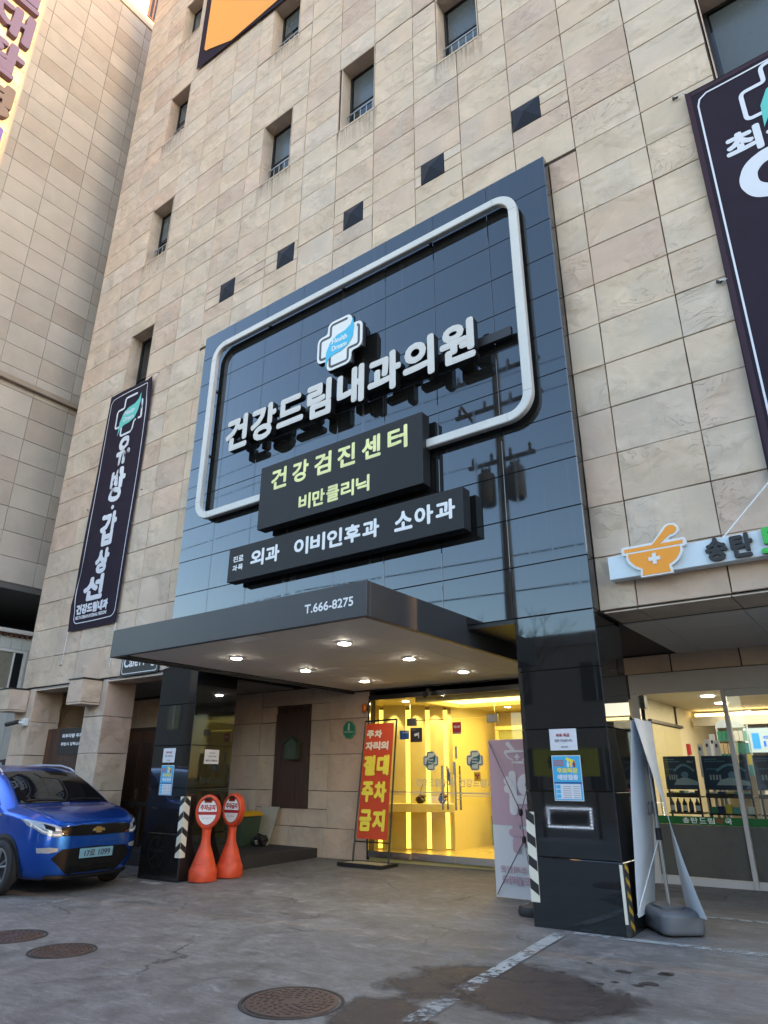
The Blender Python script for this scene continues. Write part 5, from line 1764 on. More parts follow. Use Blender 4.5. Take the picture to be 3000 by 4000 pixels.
PC = [new_mat('pack_green', (.04, .26, .17), .4), new_mat('pack_white', (.75, .75, .72), .4), new_mat('pack_teal', (.08, .40, .42), .4), new_mat('pack_navy', (.03, .05, .18), .4), new_mat('pack_pink', (.75, .06, .24), .4), new_mat('pack_tan', (.60, .45, .26), .5), new_mat('pack_yellow', (.78, .65, .10), .4)]
rr = random.Random(11)
NTH = ['one', 'two', 'three', 'four', 'five', 'six', 'seven', 'eight', 'nine', 'ten', 'eleven', 'twelve', 'thirteen', 'fourteen', 'fifteen']
ORD = ['first', 'second', 'third', 'fourth', 'fifth', 'sixth', 'seventh', 'eighth']
for i in range(5):
    x = -2.98 + .088 * i
    t = thing('bottle', 'dark labelled bottle under the left blue poster, %s from the left' % ORD[i], 'bottle', (x, 11.25, .96), 0, 'bottles under the left poster')
    MB().lathe([(.03, 0), (.033, .02), (.033, .12), (.018, .15), (.012, .16), (.012, .185)], (x, 11.22, .962), 12).build('body', BLACKP, t, smooth=50)
    MB().lathe([(.0335, 0), (.0335, .07)], (x, 11.22, .985), 12).build('bottle_label', PC[3] if i % 2 else PC[1], t)
for i in range(6):
    x = -2.45 + .095 * i
    mt = PC[(i * 3) % 7]
    o = box('medicine_box', x, x + .085, 11.2, 11.3, .962, .962 + rr.uniform(.05, .12), mt)
    tag(o, 'small carton on the lower shelf of the right poster stand, %s from the left' % ORD[i], 'carton', 'cartons under the right poster')
for i in range(5):
    x = -2.45 + .11 * i
    o = box('medicine_box', x, x + .10, 11.25, 11.34, 1.182, 1.182 + rr.uniform(.05, .075), PC[(i * 2 + 1) % 7])
    tag(o, 'small carton right below the right blue poster, %s from the left' % ORD[i], 'carton', 'cartons below the right poster')
for i in range(6):
    x = -3.0 + .07 * i
    o = box('medicine_box', x, x + .06, 11.25, 11.33, 1.182, 1.182 + rr.uniform(.05, .075), PC[(i + 5) % 7])
    tag(o, 'small carton right below the left blue poster, %s from the left' % ORD[i], 'carton', 'cartons below the left poster')
# hanging packet rack
rk = thing('packet_rack', 'wire rack of hanging packets in the pharmacy', 'rack', (-2.3, 12.0, .115))
MB().prism([(-2.39, .12), (-2.37, .12), (-2.37, 2.2), (-2.39, 2.2)], (0, 12.1, 0), RX, UZ, .02).prism([(-1.95, .12), (-1.93, .12), (-1.93, 2.2), (-1.95, 2.2)], (0, 12.1, 0), RX, UZ, .02).build('posts', WHITE, rk, kind='stuff')
MB().prism([(-2.39, 2.16), (-2.36, 2.24), (-2.28, 2.28), (-2.05, 2.26), (-1.95, 2.16)], (0, 12.05, 0), RX, UZ, .01).build('header_card', PALE, rk)
for row, (z, m1) in enumerate(((1.96, 0), (1.78, 5), (1.62, 0), (1.46, 1))):
    for k in range(7):
        x = -2.36 + .06 * k
        o = box('packet', x, x + .05, 12.0 + .005 * k, 12.02 + .005 * k, z, z + .15, PC[(m1 + (k // 3) * (1 + row)) % 7])
        o.parent = rk; o.matrix_parent_inverse = world_of(rk).inverted()
# leaflet holders
for i, (x, y, z, h) in enumerate(((-2.62, 11.7, 1.74, .16), (-2.52, 11.75, 1.76, .22), (-2.45, 11.8, 1.78, .28), (-2.38, 11.72, 1.76, .2))):
    t = thing('leaflet_holder', 'white leaflet holder behind the blue posters, %s from the left' % ORD[i], 'leaflet holder', (x, y, .12), 0, 'leaflet holders')
    MB().prism([(x, z - .3), (x + .08, z - .3), (x + .085, z + h), (x + .005, z + h)], (0, y, 0), RX, UZ, .012).build('card', PAPER, t)
    mb = MB().box(x + .02, x + .05, y - .003, y - .0005, z + h * .5, z + h * .5 + .05)
    mb.build('print', INK, t)
    box('stand', x + .02, x + .06, y + .013, y + .05, .12, z - .25, ALU, t)
# television
tv = thing('television', 'wall television with blue and white advert in the pharmacy', 'television', (-1.5, 13, 1.8))
box('case', -2.17, -.8, 13.02, 13.07, 1.80, 2.22, BLACKP, tv)
SCR = new_mat('tv_screen', (.2, .25, .25), .3, emit=(.55, .72, .70), es=.11)
box('screen', -2.15, -.82, 13.012, 13.02, 1.82, 2.20, SCR, tv)
box('blue_block', -2.04, -1.93, 13.006, 13.011, 1.88, 2.12, new_mat('tv_blue', (.02, .2, .7), .3, emit=(.02, .28, .9), es=.12), tv)
TVB = new_mat('tv_blue2', (.02, .1, .5), .3, emit=(.02, .12, .7), es=.10)
text('lettering', '1위', (-1.88, 13.008, 1.90), RX, UZ, .22, .11, TVB, tv, bold=.008)
text('lettering', '선호도', (-1.88, 13.008, 2.03), RX, UZ, .25, .05, TVB, tv, bold=.003)
box('stand', -1.6, -1.4, 13.08, 13.2, .115, 1.9, BLACKP, tv)
# gondola shelves at right
gs = thing('store_shelf', 'white store shelf with cartons right of the mullion', 'shelf', (-1.4, 12.6, .115))
box('back', -1.95, -.7, 12.9, 12.95, .115, 1.75, WHITE, gs)
for z in (.5, .85, 1.2, 1.55):
    box('shelf_board', -1.95, -.7, 12.55, 12.899, z - .02, z, WHITE, gs)
n_item = 0
for z in (.5, .85, 1.2):
    x = -1.93
    n_item = -1
    while x < -.9:
        n_item += 1
        w = rr.uniform(.08, .14)
        for q in range(rr.choice((1, 2, 3))):
            hgt = .06
            o = box('store_box', x, x + w - .008, 12.6, 12.75, z + .001 + q * .062, z + q * .062 + .06, PC[4] if (z == 1.2 and x > -1.75) else PC[rr.randrange(7)])
            cn = o.data.materials[0].name.split('_')[1]
            tag(o, '%s carton on %s board of white store shelf, pile %s from left, %s up' % (cn, {.5: 'lowest', .85: 'middle', 1.2: 'upper'}[z], NTH[n_item], ('first', 'second', 'third')[q]), 'carton', 'cartons on the white store shelf')
        x += w
# dark shelf seen through the narrow side light
dk = thing('dark_shelf', 'dark shelf with small items seen through the narrow glass strip beside the pier', 'shelf', (-3.3, 11.2, .1))
box('back', -3.98, -3.47, 11.3, 11.34, .12, 1.95, BLACKP, dk)
for z in (1.35, 1.62, 1.85):
    box('shelf_board', -3.98, -3.47, 11.05, 11.299, z - .015, z, GREYINK, dk)
for i, (x, z, mt) in enumerate(((-3.80, 1.35, 1), (-3.72, 1.35, 5), (-3.62, 1.35, 2), (-3.78, 1.62, 3), (-3.65, 1.62, 1))):
    o = box('small_item', x, x + .05, 11.1, 11.16, z + .001, z + .09, PC[mt])
    tag(o, 'small pack on the %s dark shelf behind the narrow glass strip, %s from the left' % ('lower' if z < 1.5 else 'upper', ORD[i % 3]), 'pack', 'packs on the dark shelf')

# ------------------------------------------------------------------ papers and posters on the granite piers
def a4(o, r, u, label, lines, name='paper_notice'):
    o, r, u = Vector(o), Vector(r), Vector(u)
    n = r.cross(u).normalized()
    t = thing(name, label, 'notice', tuple(o))
    vs, fs = [], []
    for j in range(5):
        for i in range(5):
            s, q = i / 4, j / 4
            lift = .004 + .004 * math.sin(3.0 * s + 2 * q) * (abs(s - .5) + abs(q - .5))
            vs.append(o + r * (.30 * s) + u * (.215 * q) + n * lift)
    for j in range(4):
        for i in range(4):
            fs.append((j * 5 + i, j * 5 + i + 1, j * 5 + i + 6, j * 5 + i + 5))
    MB().add(vs, fs).build('sheet', PAPER, t, smooth=60)
    for (s, x, z, w, h, mt) in lines:
        text('lettering', s, o + r * x + u * z + n * .0105, r, u, w, h, mt, t, bold=.0012)
    return t
L1 = [('유료 독감', .075, .135, .15, .034, REDP), ('접종 가능합니다.', .055, .085, .20, .026, GREYINK), ('건강드림내과', .12, .025, .08, .016, GREYINK)]
a4((-3.072, YP, 1.688), RX, UZ, 'white flu-shot notice on the right granite pier', L1)
a4((-9.714, YP, 1.618), RX, UZ, 'white notice above the blue poster on the left granite pier', L1)
a4((-9.05, 7.445, 1.60), (0, 1, 0), UZ, 'creased white notice on the inner side of the left granite pier', [('주차금지', .09, .15, .12, .026, GREYINK), ('환자분 차량외', .08, .10, .16, .026, GREYINK), ('출입시 신고합니다', .03, .035, .24, .03, INK)])

def flu_poster(x, z, label, y=YP):
    t = thing('flu_poster', label, 'poster', (x, y, z))
    w, h = .315, .44
    box('border', x, x + w, y - .004, y - .001, z, z + h, PAPER, t)
    box('field', x + .007, x + w - .007, y - .0055, y - .0041, z + .007, z + h - .007, POSTER, t)
    box('band', x + .007, x + w - .007, y - .0065, y - .0056, z + .165, z + .18, POSTER_D, t)
    box('table', x + .025, x + w - .025, y - .0065, y - .0056, z + .018, z + .160, PAPER, t)
    mb = MB()
    for k in range(3):
        mb.box(x + .03, x + .075, y - .0075, y - .0066, z + .025 + .045 * k, z + .062 + .045 * k)
    mb.build('table_heads', POSTER, t, kind='stuff')
    mb = MB()
    for k in range(6):
        mb.box(x + .10, x + .19, y - .0075, y - .0066, z + .03 + .021 * k, z + .036 + .021 * k)
        mb.box(x + .21, x + .28, y - .0075, y - .0066, z + .03 + .021 * k, z + .036 + .021 * k)
    mb.build('table_print', GREYINK, t, kind='stuff')
    text('lettering', '예방접종', (x + .05, y - .0068, z + .195), RX, UZ, .225, .058, PAPER, t, bold=.004)
    text('lettering', '무료독감', (x + .05, y - .0068, z + .262), RX, UZ, .225, .055, YELP, t, bold=.004)
    mb = MB()
    for k in range(3):
        for q in range(5):
            mb.box(x + .02 + .022 * q, x + .037 + .022 * q, y - .0068, y - .0057, z + .335 + .022 * k, z + .350 + .022 * k)
    mb.build('headline_print', new_mat('poster_red', (.45, .12, .10), .5), t, kind='stuff')
    # people with a big syringe
    MB().prism([(x + .155, z + .405), (x + .165, z + .42), (x + .25, z + .39), (x + .255, z + .37), (x + .245, z + .365), (x + .17, z + .385)], (0, y - .0068, 0), RX, UZ, .001).build('syringe_print', YELP, t)
    for k, mt in enumerate((PAPER, YELP, REDP)):
        xx = x + .165 + .033 * k
        MB().prism([(xx, z + .325), (xx + .022, z + .325), (xx + .025, z + .36), (xx + .018, z + .375), (xx + .018, z + .387), (xx + .006, z + .387), (xx + .005, z + .375), (xx - .002, z + .36)], (0, y - .0075, 0), RX, UZ, .001).build('person_print', mt, t)
    return t
flu_poster(-3.07, 1.197, 'blue flu vaccination poster on the right granite pier')
flu_poster(-9.716, 1.137, 'blue flu vaccination poster on the left granite pier')

# ------------------------------------------------------------------ corner guards
GW = new_mat('cream_guard', (.72, .70, .60), .5, var=.08, vscale=9)
def chevron_guard():
    x, y, z0, z1 = -9.05, YP, .285, 1.125
    t = thing('corner_guard', 'black and white chevron corner guard on the left granite pier', 'corner guard', (x, y, z0))
    e = .012
    MB().box(x - .09, x + e, y - e - .004, y - .009, z0, z1).box(x + .009, x + e + .002, y - .009, y + .09, z0, z1).build('profile', GW, t, kind='stuff')
    for k in range(4):
        c = z0 + .10 + k * .213
        MB().prism([(x - .088, c - .045), (x + .013, c + .03), (x + .013, c + .115), (x - .088, c + .04)], (0, y - e - .0055, 0), RX, UZ, .001).build('chevron', BLACKP, t)
        MB().prism([(y - .012, c + .03), (y + .088, c - .045), (y + .088, c + .04), (y - .012, c + .115)], (x + e + .0035, 0, 0), (0, 1, 0), UZ, .001).build('chevron', BLACKP, t)
chevron_guard()
def striped_guard():
    x0, x1, y, z0, z1 = -3.408, -3.312, YP, .25, 1.083
    t = thing('corner_guard', 'black and white striped guard on the left edge of the right granite pier', 'corner guard', (x0, y, z0))
    MB().box(x0, x1, y - .016, y - .009, z0, z1).box(x0 - .002, x0 + .006, y - .0088, y + .07, z0, z1).build('profile', GW, t, kind='stuff')
    for k in range(4):
        c = z0 + .06 + k * .215
        MB().prism([(x0 + .002, c + .06), (x1 - .002, c), (x1 - .002, c + .095), (x0 + .002, c + .155)], (0, y - .0175, 0), RX, UZ, .001).build('stripe', BLACKP, t)
striped_guard()
def yellow_guard():
    x, y, z0, z1 = PAN[1] + .008, YP - .008, .05, .655
    t = thing('corner_guard', 'scuffed yellow and black corner guard at the foot of the right granite pier', 'corner guard', (x, y, z0))
    MB().box(x - .035, x + .012, y - .012, y - .001, z0, z1).box(x + .0015, x + .012, y - .0009, y + .10, z0, z1).build('profile', new_mat('scuffed_black', (.03, .03, .03), .6, var=.5, vscale=25), t, kind='stuff')
    YG = new_mat('guard_yellow', (.50, .30, .02), .6, var=.3, vscale=20)
    for k in range(5):
        c = z0 + .03 + k * .12
        MB().prism([(y, c + .06), (y + .098, c), (y + .098, c + .05), (y, c + .11)], (x + .0135, 0, 0), (0, 1, 0), UZ, .001).build('stripe', YG, t)
    MB().box(x - .034, x - .004, y - .0135, y - .0121, z0 + .1, z1 - .01).build('worn_strip', GW, t)
yellow_guard()

# ------------------------------------------------------------------ orange parking signs
def cone_sign(x, y, yaw, label):
    z = gz(x, y)
    t = thing('parking_sign', label, 'parking sign', (x, y, z), yaw, 'orange no-parking signs by the left pier')
    prof = [(.16, .0), (.205, .01), (.21, .05), (.208, .15), (.195, .17), (.175, .22), (.12, .38), (.075, .50), (.068, .56), (.066, .63), (.07, .70)]
    o = MB().lathe(prof, (0, 0, 0), 26).build('base', CONEM, None, smooth=35); o.parent = t
    mb = MB()
    for k in range(7):
        zz = .24 + .033 * k
        rr_ = .165 - .0135 * k * (.38 / .33)
        a = [2.9 + .15 * q for q in range(8)]
        mb.tube([((rr_ + .006) * math.cos(q + 1.0), (rr_ + .006) * math.sin(q + 1.0), zz) for q in a], .005, 5)
    o = mb.build('ribs', CONEM, None, kind='stuff'); o.parent = t
    # head: flattened disc, local -y is the face
    n = 36
    def ell(rx, rz, zc, flat=.0):
        return [(rx * math.cos(2 * math.pi * k / n), zc + rz * math.sin(2 * math.pi * k / n) * (1 if math.sin(2 * math.pi * k / n) > 0 else 1.12)) for k in range(n)]
    zc = .955
    h = MB()
    rings = [(.10, .045), (.172, .062), (.185, .05), (.188, 0), (.185, -.05), (.172, -.062), (.155, -.062), (.15, -.052)]
    pts = []
    for (r_, yy) in rings:
        pts.append([(px, yy, pz) for px, pz in ell(r_, r_ * 1.22, zc)])
    vs = [p for rg in pts for p in rg]
    fs = []
    for i in range(len(rings) - 1):
        for k in range(n):
            k2 = (k + 1) % n
            fs.append((i * n + k, i * n + k2, (i + 1) * n + k2, (i + 1) * n + k))
    fs.append(tuple(range(n)))
    o = h.add(vs, fs).build('head', CONEM, None, smooth=40); o.parent = t
    o = MB().tube([(-.06, 0, .70), (0, 0, .74), (.06, 0, .70)], .04, 8).build('neck', CONEM, None, smooth=50); o.parent = t
    face = [(a, min(b, zc + .12) if abs(a) < .06 else b) for a, b in ell(.150, .183, zc)]
    o = MB().prism(face, (0, -.054, 0), RX, UZ, .002).build('face', REDP, None); o.parent = t
    def clipz(lo, hi, k=.93):
        return [(a * k, clampf(zc + (b - zc) * k, lo, hi)) for a, b in face]
    o = MB().prism(clipz(zc - .012, 2), (0, -.0565, 0), RX, UZ, .002).build('upper_field', WHITEP, None); o.parent = t
    o = MB().prism(clipz(0, zc - .055), (0, -.0565, 0), RX, UZ, .002).build('lower_field', WHITEP, None); o.parent = t
    for s, x0, z0, w, hh, mt, b in (('주차금지', -.115, zc + .005, .23, .085, REDP, .005), ('출입 주차 금지', -.07, zc + .105, .14, .018, GREYINK, 0), ('협조 바랍니다', -.075, zc - .115, .15, .026, GREYINK, 0)):
        vs, fs = text_geo(s, (x0, -.058, z0), RX, UZ, w, hh, b)
        o = MB().add(vs, fs).build('lettering', mt, None, kind='stuff'); o.parent = t
    o = MB().prism(rrect(-.045, .045, zc + .165, zc + .195, .014, 3), (0, -.066, 0), RX, UZ, .004).build('grip_slot', BLACKP, None); o.parent = t
    return t
cone_sign(-8.83, 7.45, math.radians(-2 + 38), 'orange plastic no-parking sign facing the camera, front one of the pair')
cone_sign(-8.80, 7.93, math.radians(8), 'orange plastic no-parking sign turned aside, rear one of the pair')

# ------------------------------------------------------------------ recess clutter: bin and board
bn = thing('waste_bin', 'dark green waste bin with yellow lid in the recess', 'bin', (-10.7, 9.9, plz))
def taper(x0, x1, y0, y1, z0, z1, k):
    cx, cy = (x0 + x1) / 2, (y0 + y1) / 2
    lo = [(cx + (x - cx) * k, cy + (y - cy) * k, z0) for x, y in ((x0, y0), (x1, y0), (x1, y1), (x0, y1))]
    hi = [(x, y, z1) for x, y in ((x0, y0), (x1, y0), (x1, y1), (x0, y1))]
    return MB().add(lo + hi, [(3, 2, 1, 0), (4, 5, 6, 7), (0, 1, 5, 4), (1, 2, 6, 5), (2, 3, 7, 6), (3, 0, 4, 7)])
taper(-10.96, -10.45, 9.65, 10.15, plz, .70, .85).build('body', GREENB, bn, bevel=.015, seg=2)
taper(-10.99, -10.42, 9.62, 10.18, .703, .74, 1).build('lid_rim', BINY, bn, bevel=.01)
taper(-10.93, -10.48, 9.68, 10.12, .742, .79, 1.22).build('lid', BINY, bn, bevel=.015, seg=2)
bd = thing('leaning_board', 'pale board leaning on the stone wall behind the waste bin', 'board', (-10.35, 10.3, plz))
MB().add([(-10.62, 10.18, plz), (-10.28, 10.18, plz), (-10.20, 10.36, .86), (-10.68, 10.36, .86), (-10.62, 10.205, plz), (-10.28, 10.205, plz), (-10.20, 10.385, .86), (-10.68, 10.385, .86)],
         [(0, 1, 2, 3), (7, 6, 5, 4), (1, 0, 4, 5), (2, 1, 5, 6), (3, 2, 6, 7), (0, 3, 7, 4)]).build('panel', new_mat('pale_board', (.42, .40, .33), .7, var=.1), bd)
bg = thing('black_bag', 'crumpled black bag on the plinth beside the waste bin', 'bag', (-10.3, 9.95, plz))
bmsh = bmesh.new(); bmesh.ops.create_icosphere(bmsh, subdivisions=3, radius=1)
rr = random.Random(3)
for v in bmsh.verts:
    k = 1 + .22 * math.sin(5 * v.co.x + 3 * v.co.z) * math.cos(4 * v.co.y) + rr.uniform(-.06, .06)
    v.co = Vector((-10.28 + v.co.x * .15 * k, 9.98 + v.co.y * .14 * k, plz + .095 + max(v.co.z, -.9) * .105 * k))
me = bpy.data.meshes.new('bag'); bmsh.to_mesh(me); bmsh.free(); me.materials.append(new_mat('black_film', (.012, .012, .012), .3))
put('bag', me, bg)

# ------------------------------------------------------------------ red parking banner on stand
sb = thing('banner_stand', 'red parking banner on a black metal stand beside the glass entrance', 'banner stand', (-7.55, 9.9, .08))
zb = gz(-7.5, 9.9)
PL, PR, TL_, TR_ = Vector((-7.925, 9.87, zb + .05)), Vector((-7.18, 9.87, zb + .05)), Vector((-7.912, 10.16, 2.365)), Vector((-7.215, 10.16, 2.375))
for a, b in ((PL, TL_), (PR, TR_), (TL_, TR_)):
    MB().tube([a, b], .016, 6).build('post' if a in (PL, PR) else 'top_bar', BLACKM, sb)
lo = lambda t: (PL.lerp(TL_, t), PR.lerp(TR_, t))
a, b = lo(.135)
MB().tube([a, b], .012, 6).build('cross_bar', BLACKM, sb)
MB().box(-8.06, -7.14, 9.62, 9.67, zb, zb + .055).box(-8.06, -7.14, 10.03, 10.08, zb, zb + .055).box(-8.06, -8.01, 9.671, 10.029, zb, zb + .055).box(-7.19, -7.14, 9.671, 10.029, zb, zb + .055).build('base_frame', BLACKM, sb, kind='stuff')
box('base_slab', -8.0, -7.2, 9.68, 10.02, zb + .004, zb + .05, new_mat('base_stone', (.38, .34, .22), .8), sb)
REDB = new_mat('red_banner', (.56, .055, .012), .6, var=.04, vscale=2)
def onb(s, t):
    l, r_ = PL.lerp(TL_, t), PR.lerp(TR_, t)
    return l.lerp(r_, s)
ctl, ctr, cbr, cbl = onb(.06, .975), onb(.94, .975), onb(.94, .155), onb(.06, .155)
off = Vector((0, -.02, .002))
cloth('cloth', [ctl + off, ctr + off, cbr + off, cbl + off], REDB, sb, 6, 14, .008, 3)
br_ = (ctr - ctl).normalized(); bu_ = (ctl - cbl).normalized()
def btext(s, s0, t0, w, h, mt, bold):
    o = cbl + br_ * (s0 * (ctr - ctl).length) + bu_ * (t0 * (ctl - cbl).length) + Vector((0, -.032, .004))
    text('letter', s, o, br_, bu_, w, h, mt, sb, bold=bold, kind=None)
CRM = new_mat('cream_print', (.75, .68, .55), .55)
W_ = (ctr - ctl).length
btext('주', .05, .865, .17, .14, CRM, .010); btext('차', .34, .865, .17, .14, CRM, .010)
btext('자', .05, .755, .17, .15, CRM, .010); btext('리', .33, .755, .16, .15, CRM, .010); btext('외', .60, .755, .17, .15, CRM, .010)
for ch, s0, t0 in (('절', .04, .53), ('대', .52, .53), ('주', .05, .30), ('차', .50, .30), ('금', .06, .06), ('지', .52, .06)):
    btext(ch, s0, t0, .265, .34, YELP, .020)

# ------------------------------------------------------------------ X banner seen from behind, by the right pier
xb = thing('x_banner', 'pink and white pharmacy banner seen from behind, left of the right pier', 'banner stand', (-4.1, 8.4, .05))
X0, X1, YB, ZB, ZT = -4.50, -3.74, 8.42, .055, 1.885
XPK = new_mat('banner_pink', (.47, .33, .41), .7)
XWH = new_mat('banner_white', (.58, .61, .66), .7)
XPL = new_mat('banner_pale', (.66, .66, .72), .7)
cloth('cloth', [(X0 - .01, YB + .05, ZT), (X1, YB + .05, ZT), (X1, YB, ZB), (X0 + .03, YB, ZB)], XWH, xb, 5, 12, .01, 6)
def xo(z):
    return YB + .05 * (z - ZB) / (ZT - ZB) - .012
MB().add([(X0 - .005, xo(ZT), ZT - .005), (X0 + .012, xo(1.02), .86), (X1, xo(1.02), .86), (X1, xo(ZT), ZT - .005)], [(0, 1, 2, 3)]).build('pink_field', XPK, xb)
# mirrored print: right vector points left
MX = Vector((-1, 0, 0))
def mtext(s, xr, z, w, h, mt, bold):
    vs, fs = text_geo(s, (0, 0, 0), RX, UZ, w, h, bold)
    vs = [Vector((xr - v.x, xo(z + v.z) - .006 + v.y * .5, z + v.z)) for v in vs]
    MB().add(vs, [f[::-1] for f in fs]).build('letter' if len(s) == 1 else 'lettering', mt, xb, kind=None if len(s) == 1 else 'stuff')
mtext('약', -3.80, .98, .50, .52, XPL, .032)
mtext('국', -3.80, .55, .46, .40, XPK, .03)
bowl, _n = mortar(None, (0, 0, 0), RX, UZ, 1, None, None)
mb = MB(); band(mb, [(-4.27 + .36 * a, 1.60 + .26 * b) for a, b in bowl], .018, (0, xo(1.6) - .004, 0), RX, UZ, .001, True); mb.build('bowl_print', XPL, xb)
MB().prism([(-4.17, 1.74), (-4.25, 1.82), (-4.24, 1.855), (-4.20, 1.86), (-4.18, 1.83), (-4.11, 1.745)], (0, xo(1.75) - .005, 0), RX, UZ, .001).build('pestle_print', XPL, xb)
MB().box(-4.13, -4.06, xo(1.66) - .006, xo(1.66) - .005, 1.655, 1.68).box(-4.107, -4.083, xo(1.66) - .0061, xo(1.66) - .005, 1.63, 1.705).build('cross_print', XPL, xb, kind='stuff')
mtext('한방 조제전문', -3.82, .33, .58, .075, XPK, .002)
mtext('송탄드림약국', -3.82, .20, .56, .10, XPK, .005)
hub, hub2 = Vector((-3.98, YB - .20, 1.02)), Vector((-3.95, YB - .22, .72))
SIL = new_mat('grey_rod', (.18, .18, .20), .4, metal=.5)
for a, b in ((hub, (X0 + .01, YB + .02, ZT - .03)), (hub, (X1 - .02, YB + .02, ZT - .03)), (hub2, (X0 + .05, YB - .02, ZB + .03)), (hub2, (X1 - .02, YB - .02, ZB + .03)), (hub, hub2), (hub2, (-3.72, YB - .5, .1))):
    MB().tube([a, b], .007, 6).build('rod', SIL, xb)
for h_ in (hub, hub2):
    MB().lathe([(.012, -.04), (.026, -.02), (.026, .03), (.012, .045)], tuple(h_), 10).build('hub', BLACKP, xb)
MB().lathe([(.16, 0), (.17, .04), (.15, .09), (.05, .11), (.03, .13)], (-3.62, 7.62, gz(-3.6, 7.6)), 20, 1, .7).build('foot', BLACKP, xb, smooth=50)

# ------------------------------------------------------------------ double white banner on grey water base
wb = thing('flag_stand', 'white double banner hanging on a pole with a grey plastic base', 'banner stand', (-2.25, 7.9, .04))
zg = gz(-2.25, 7.8)
lv, sv = Vector((.62, -.785, 0)), Vector((.785, .62, 0))
GPL = new_mat('grey_plastic', (.13, .14, .155), .5, var=.1)
MB().prism(rrect(-.36, .36, -.21, .21, .10, 5), (-2.22, 7.70, zg + .19), lv, sv, .185).build('base', GPL, wb, bevel=.04, seg=3, smooth=40)
MB().prism(rrect(-.16, .16, -.12, .12, .06, 4), (-2.22, 7.70, zg + .21), lv, sv, .03).build('base_cap', GPL, wb, bevel=.008)
PT = Vector((-2.24, 7.7, 2.0))
MB().tube([(-2.20, 7.68, zg + .2), PT], .017, 10).build('pole', STEEL, wb, smooth=50)
MB().tube([(-2.216, 7.688, .84), (-2.218, 7.69, .95)], .03, 8).build('clamp', BLACKP, wb)
MB().tube([(-2.24, 7.30, 1.985), (-2.24, 7.98, 2.0)], .010, 6).build('top_bar', BLACKM, wb)
TARP = new_mat('white_tarp', (.70, .76, .83), .5, var=.04, vscale=1.5, bump=.02, bscale=4)
TA = [Vector((-2.235, 7.31, 1.99)), Vector((-2.235, 7.97, 2.0))]
cloth('tarp', [TA[1] + Vector((-.015, 0, 0)), TA[0] + Vector((-.015, 0, 0)), (-2.40, 7.31, .19), (-2.42, 7.97, .17)], TARP, wb, 10, 28, .02, 12)
cloth('tarp', [TA[0] + Vector((.015, 0, 0)), TA[1] + Vector((.015, 0, 0)), (-2.135, 7.97, .17), (-1.78, 7.30, .24)], TARP, wb, 6, 18, .02, 4)
MB().tube([(-2.22, 7.69, .86), (-2.40, 7.31, .21)], .005, 5).build('guy_line', WHITEP, wb, kind='stuff')
# faint mirrored figures on the tarp
for s, z, w in (('000', 1.45, .30), ('000,2', 1.05, .34)):
    vs, fs = text_geo(s, (0, 0, 0), RX, UZ, w, .15, .006)
    vs = [Vector((-2.175 - .17 * (1.995 - z - v.z) / 1.8, 7.90 - v.x, z + v.z)) for v in vs]
    MB().add(vs, fs).build('lettering', new_mat('faint_print', (.30, .33, .38), .6), wb, kind='stuff')
for q in (TA[0], TA[1]):
    MB().lathe([(.004, -.02), (.02, 0), (.004, .02)], tuple(q), 8).build('clip', BLACKP, wb)

# security camera on the stone pier
cc = thing('security_camera', 'white bullet security camera on the leftmost stone pier', 'camera', (-14.75, 7.3, 2.4))
box('bracket', -14.78, -14.63, 7.27, YF + .002, 2.37, 2.52, WHITE, cc, bevel=.01)
MB().tube([(-14.70, 7.28, 2.43), (-14.78, 7.18, 2.44)], .022, 8).build('arm', WHITE, cc)
MB().tube([(-14.74, 7.20, 2.45), (-14.96, 7.06, 2.39)], .042, 12).build('barrel', BLACKP, cc, smooth=50)

# dark timber railing behind the car
rl = thing('porch_railing', 'dark timber railing in the porch behind the blue car', 'railing', (-12, 8.5, 0))
RLM = new_mat('dark_rail', (.028, .024, .022), .6)
box('top_rail', -13.4, -10.05, 8.46, 8.54, .89, .96, RLM, rl)
box('bottom_rail', -13.4, -10.05, 8.47, 8.53, .12, .17, RLM, rl)
for x in (-13.3, -12.1, -11.0, -10.1):
    box('post', x, x + .07, 8.47, 8.53, -.06, .889, RLM, rl)
for x in (-13.23, -12.03, -10.93):
    MB().tube([(x + .02, 8.5, .18), (x + .9, 8.5, .87)], .025, 6).build('brace', RLM, rl)

# dark parked scooter at the far left edge
so = thing('scooter', 'dark scooter parked at the left edge beside the white hut', 'scooter', (-16.6, 8.3, -.1))
MB().tube([(-16.6, 8.1, 1.0), (-16.6, 8.05, 1.35), (-16.7, 8.0, 1.75)], .05, 8).build('steering_column', BLACKP, so)
MB().tube([(-17.0, 8.0, 1.72), (-16.35, 8.02, 1.72)], .03, 8).build('handlebar', BLACKP, so)
for yy in (7.7, 9.0):
    mb = MB(); mb.tube([(-16.6, yy + .28 * math.cos(a), .2 + .28 * math.sin(a)) for a in [2 * math.pi * k / 16 for k in range(17)]], .06, 8); mb.build('wheel', RUBBER, so, smooth=50)
MB().prism([(7.9, .3), (9.1, .35), (9.3, .9), (8.6, .95), (8.3, .55), (8.1, 1.1), (7.9, 1.0)], (-16.45, 0, 0), (0, 1, 0), UZ, .3).build('body', BLACKP, so, bevel=.05, seg=2)

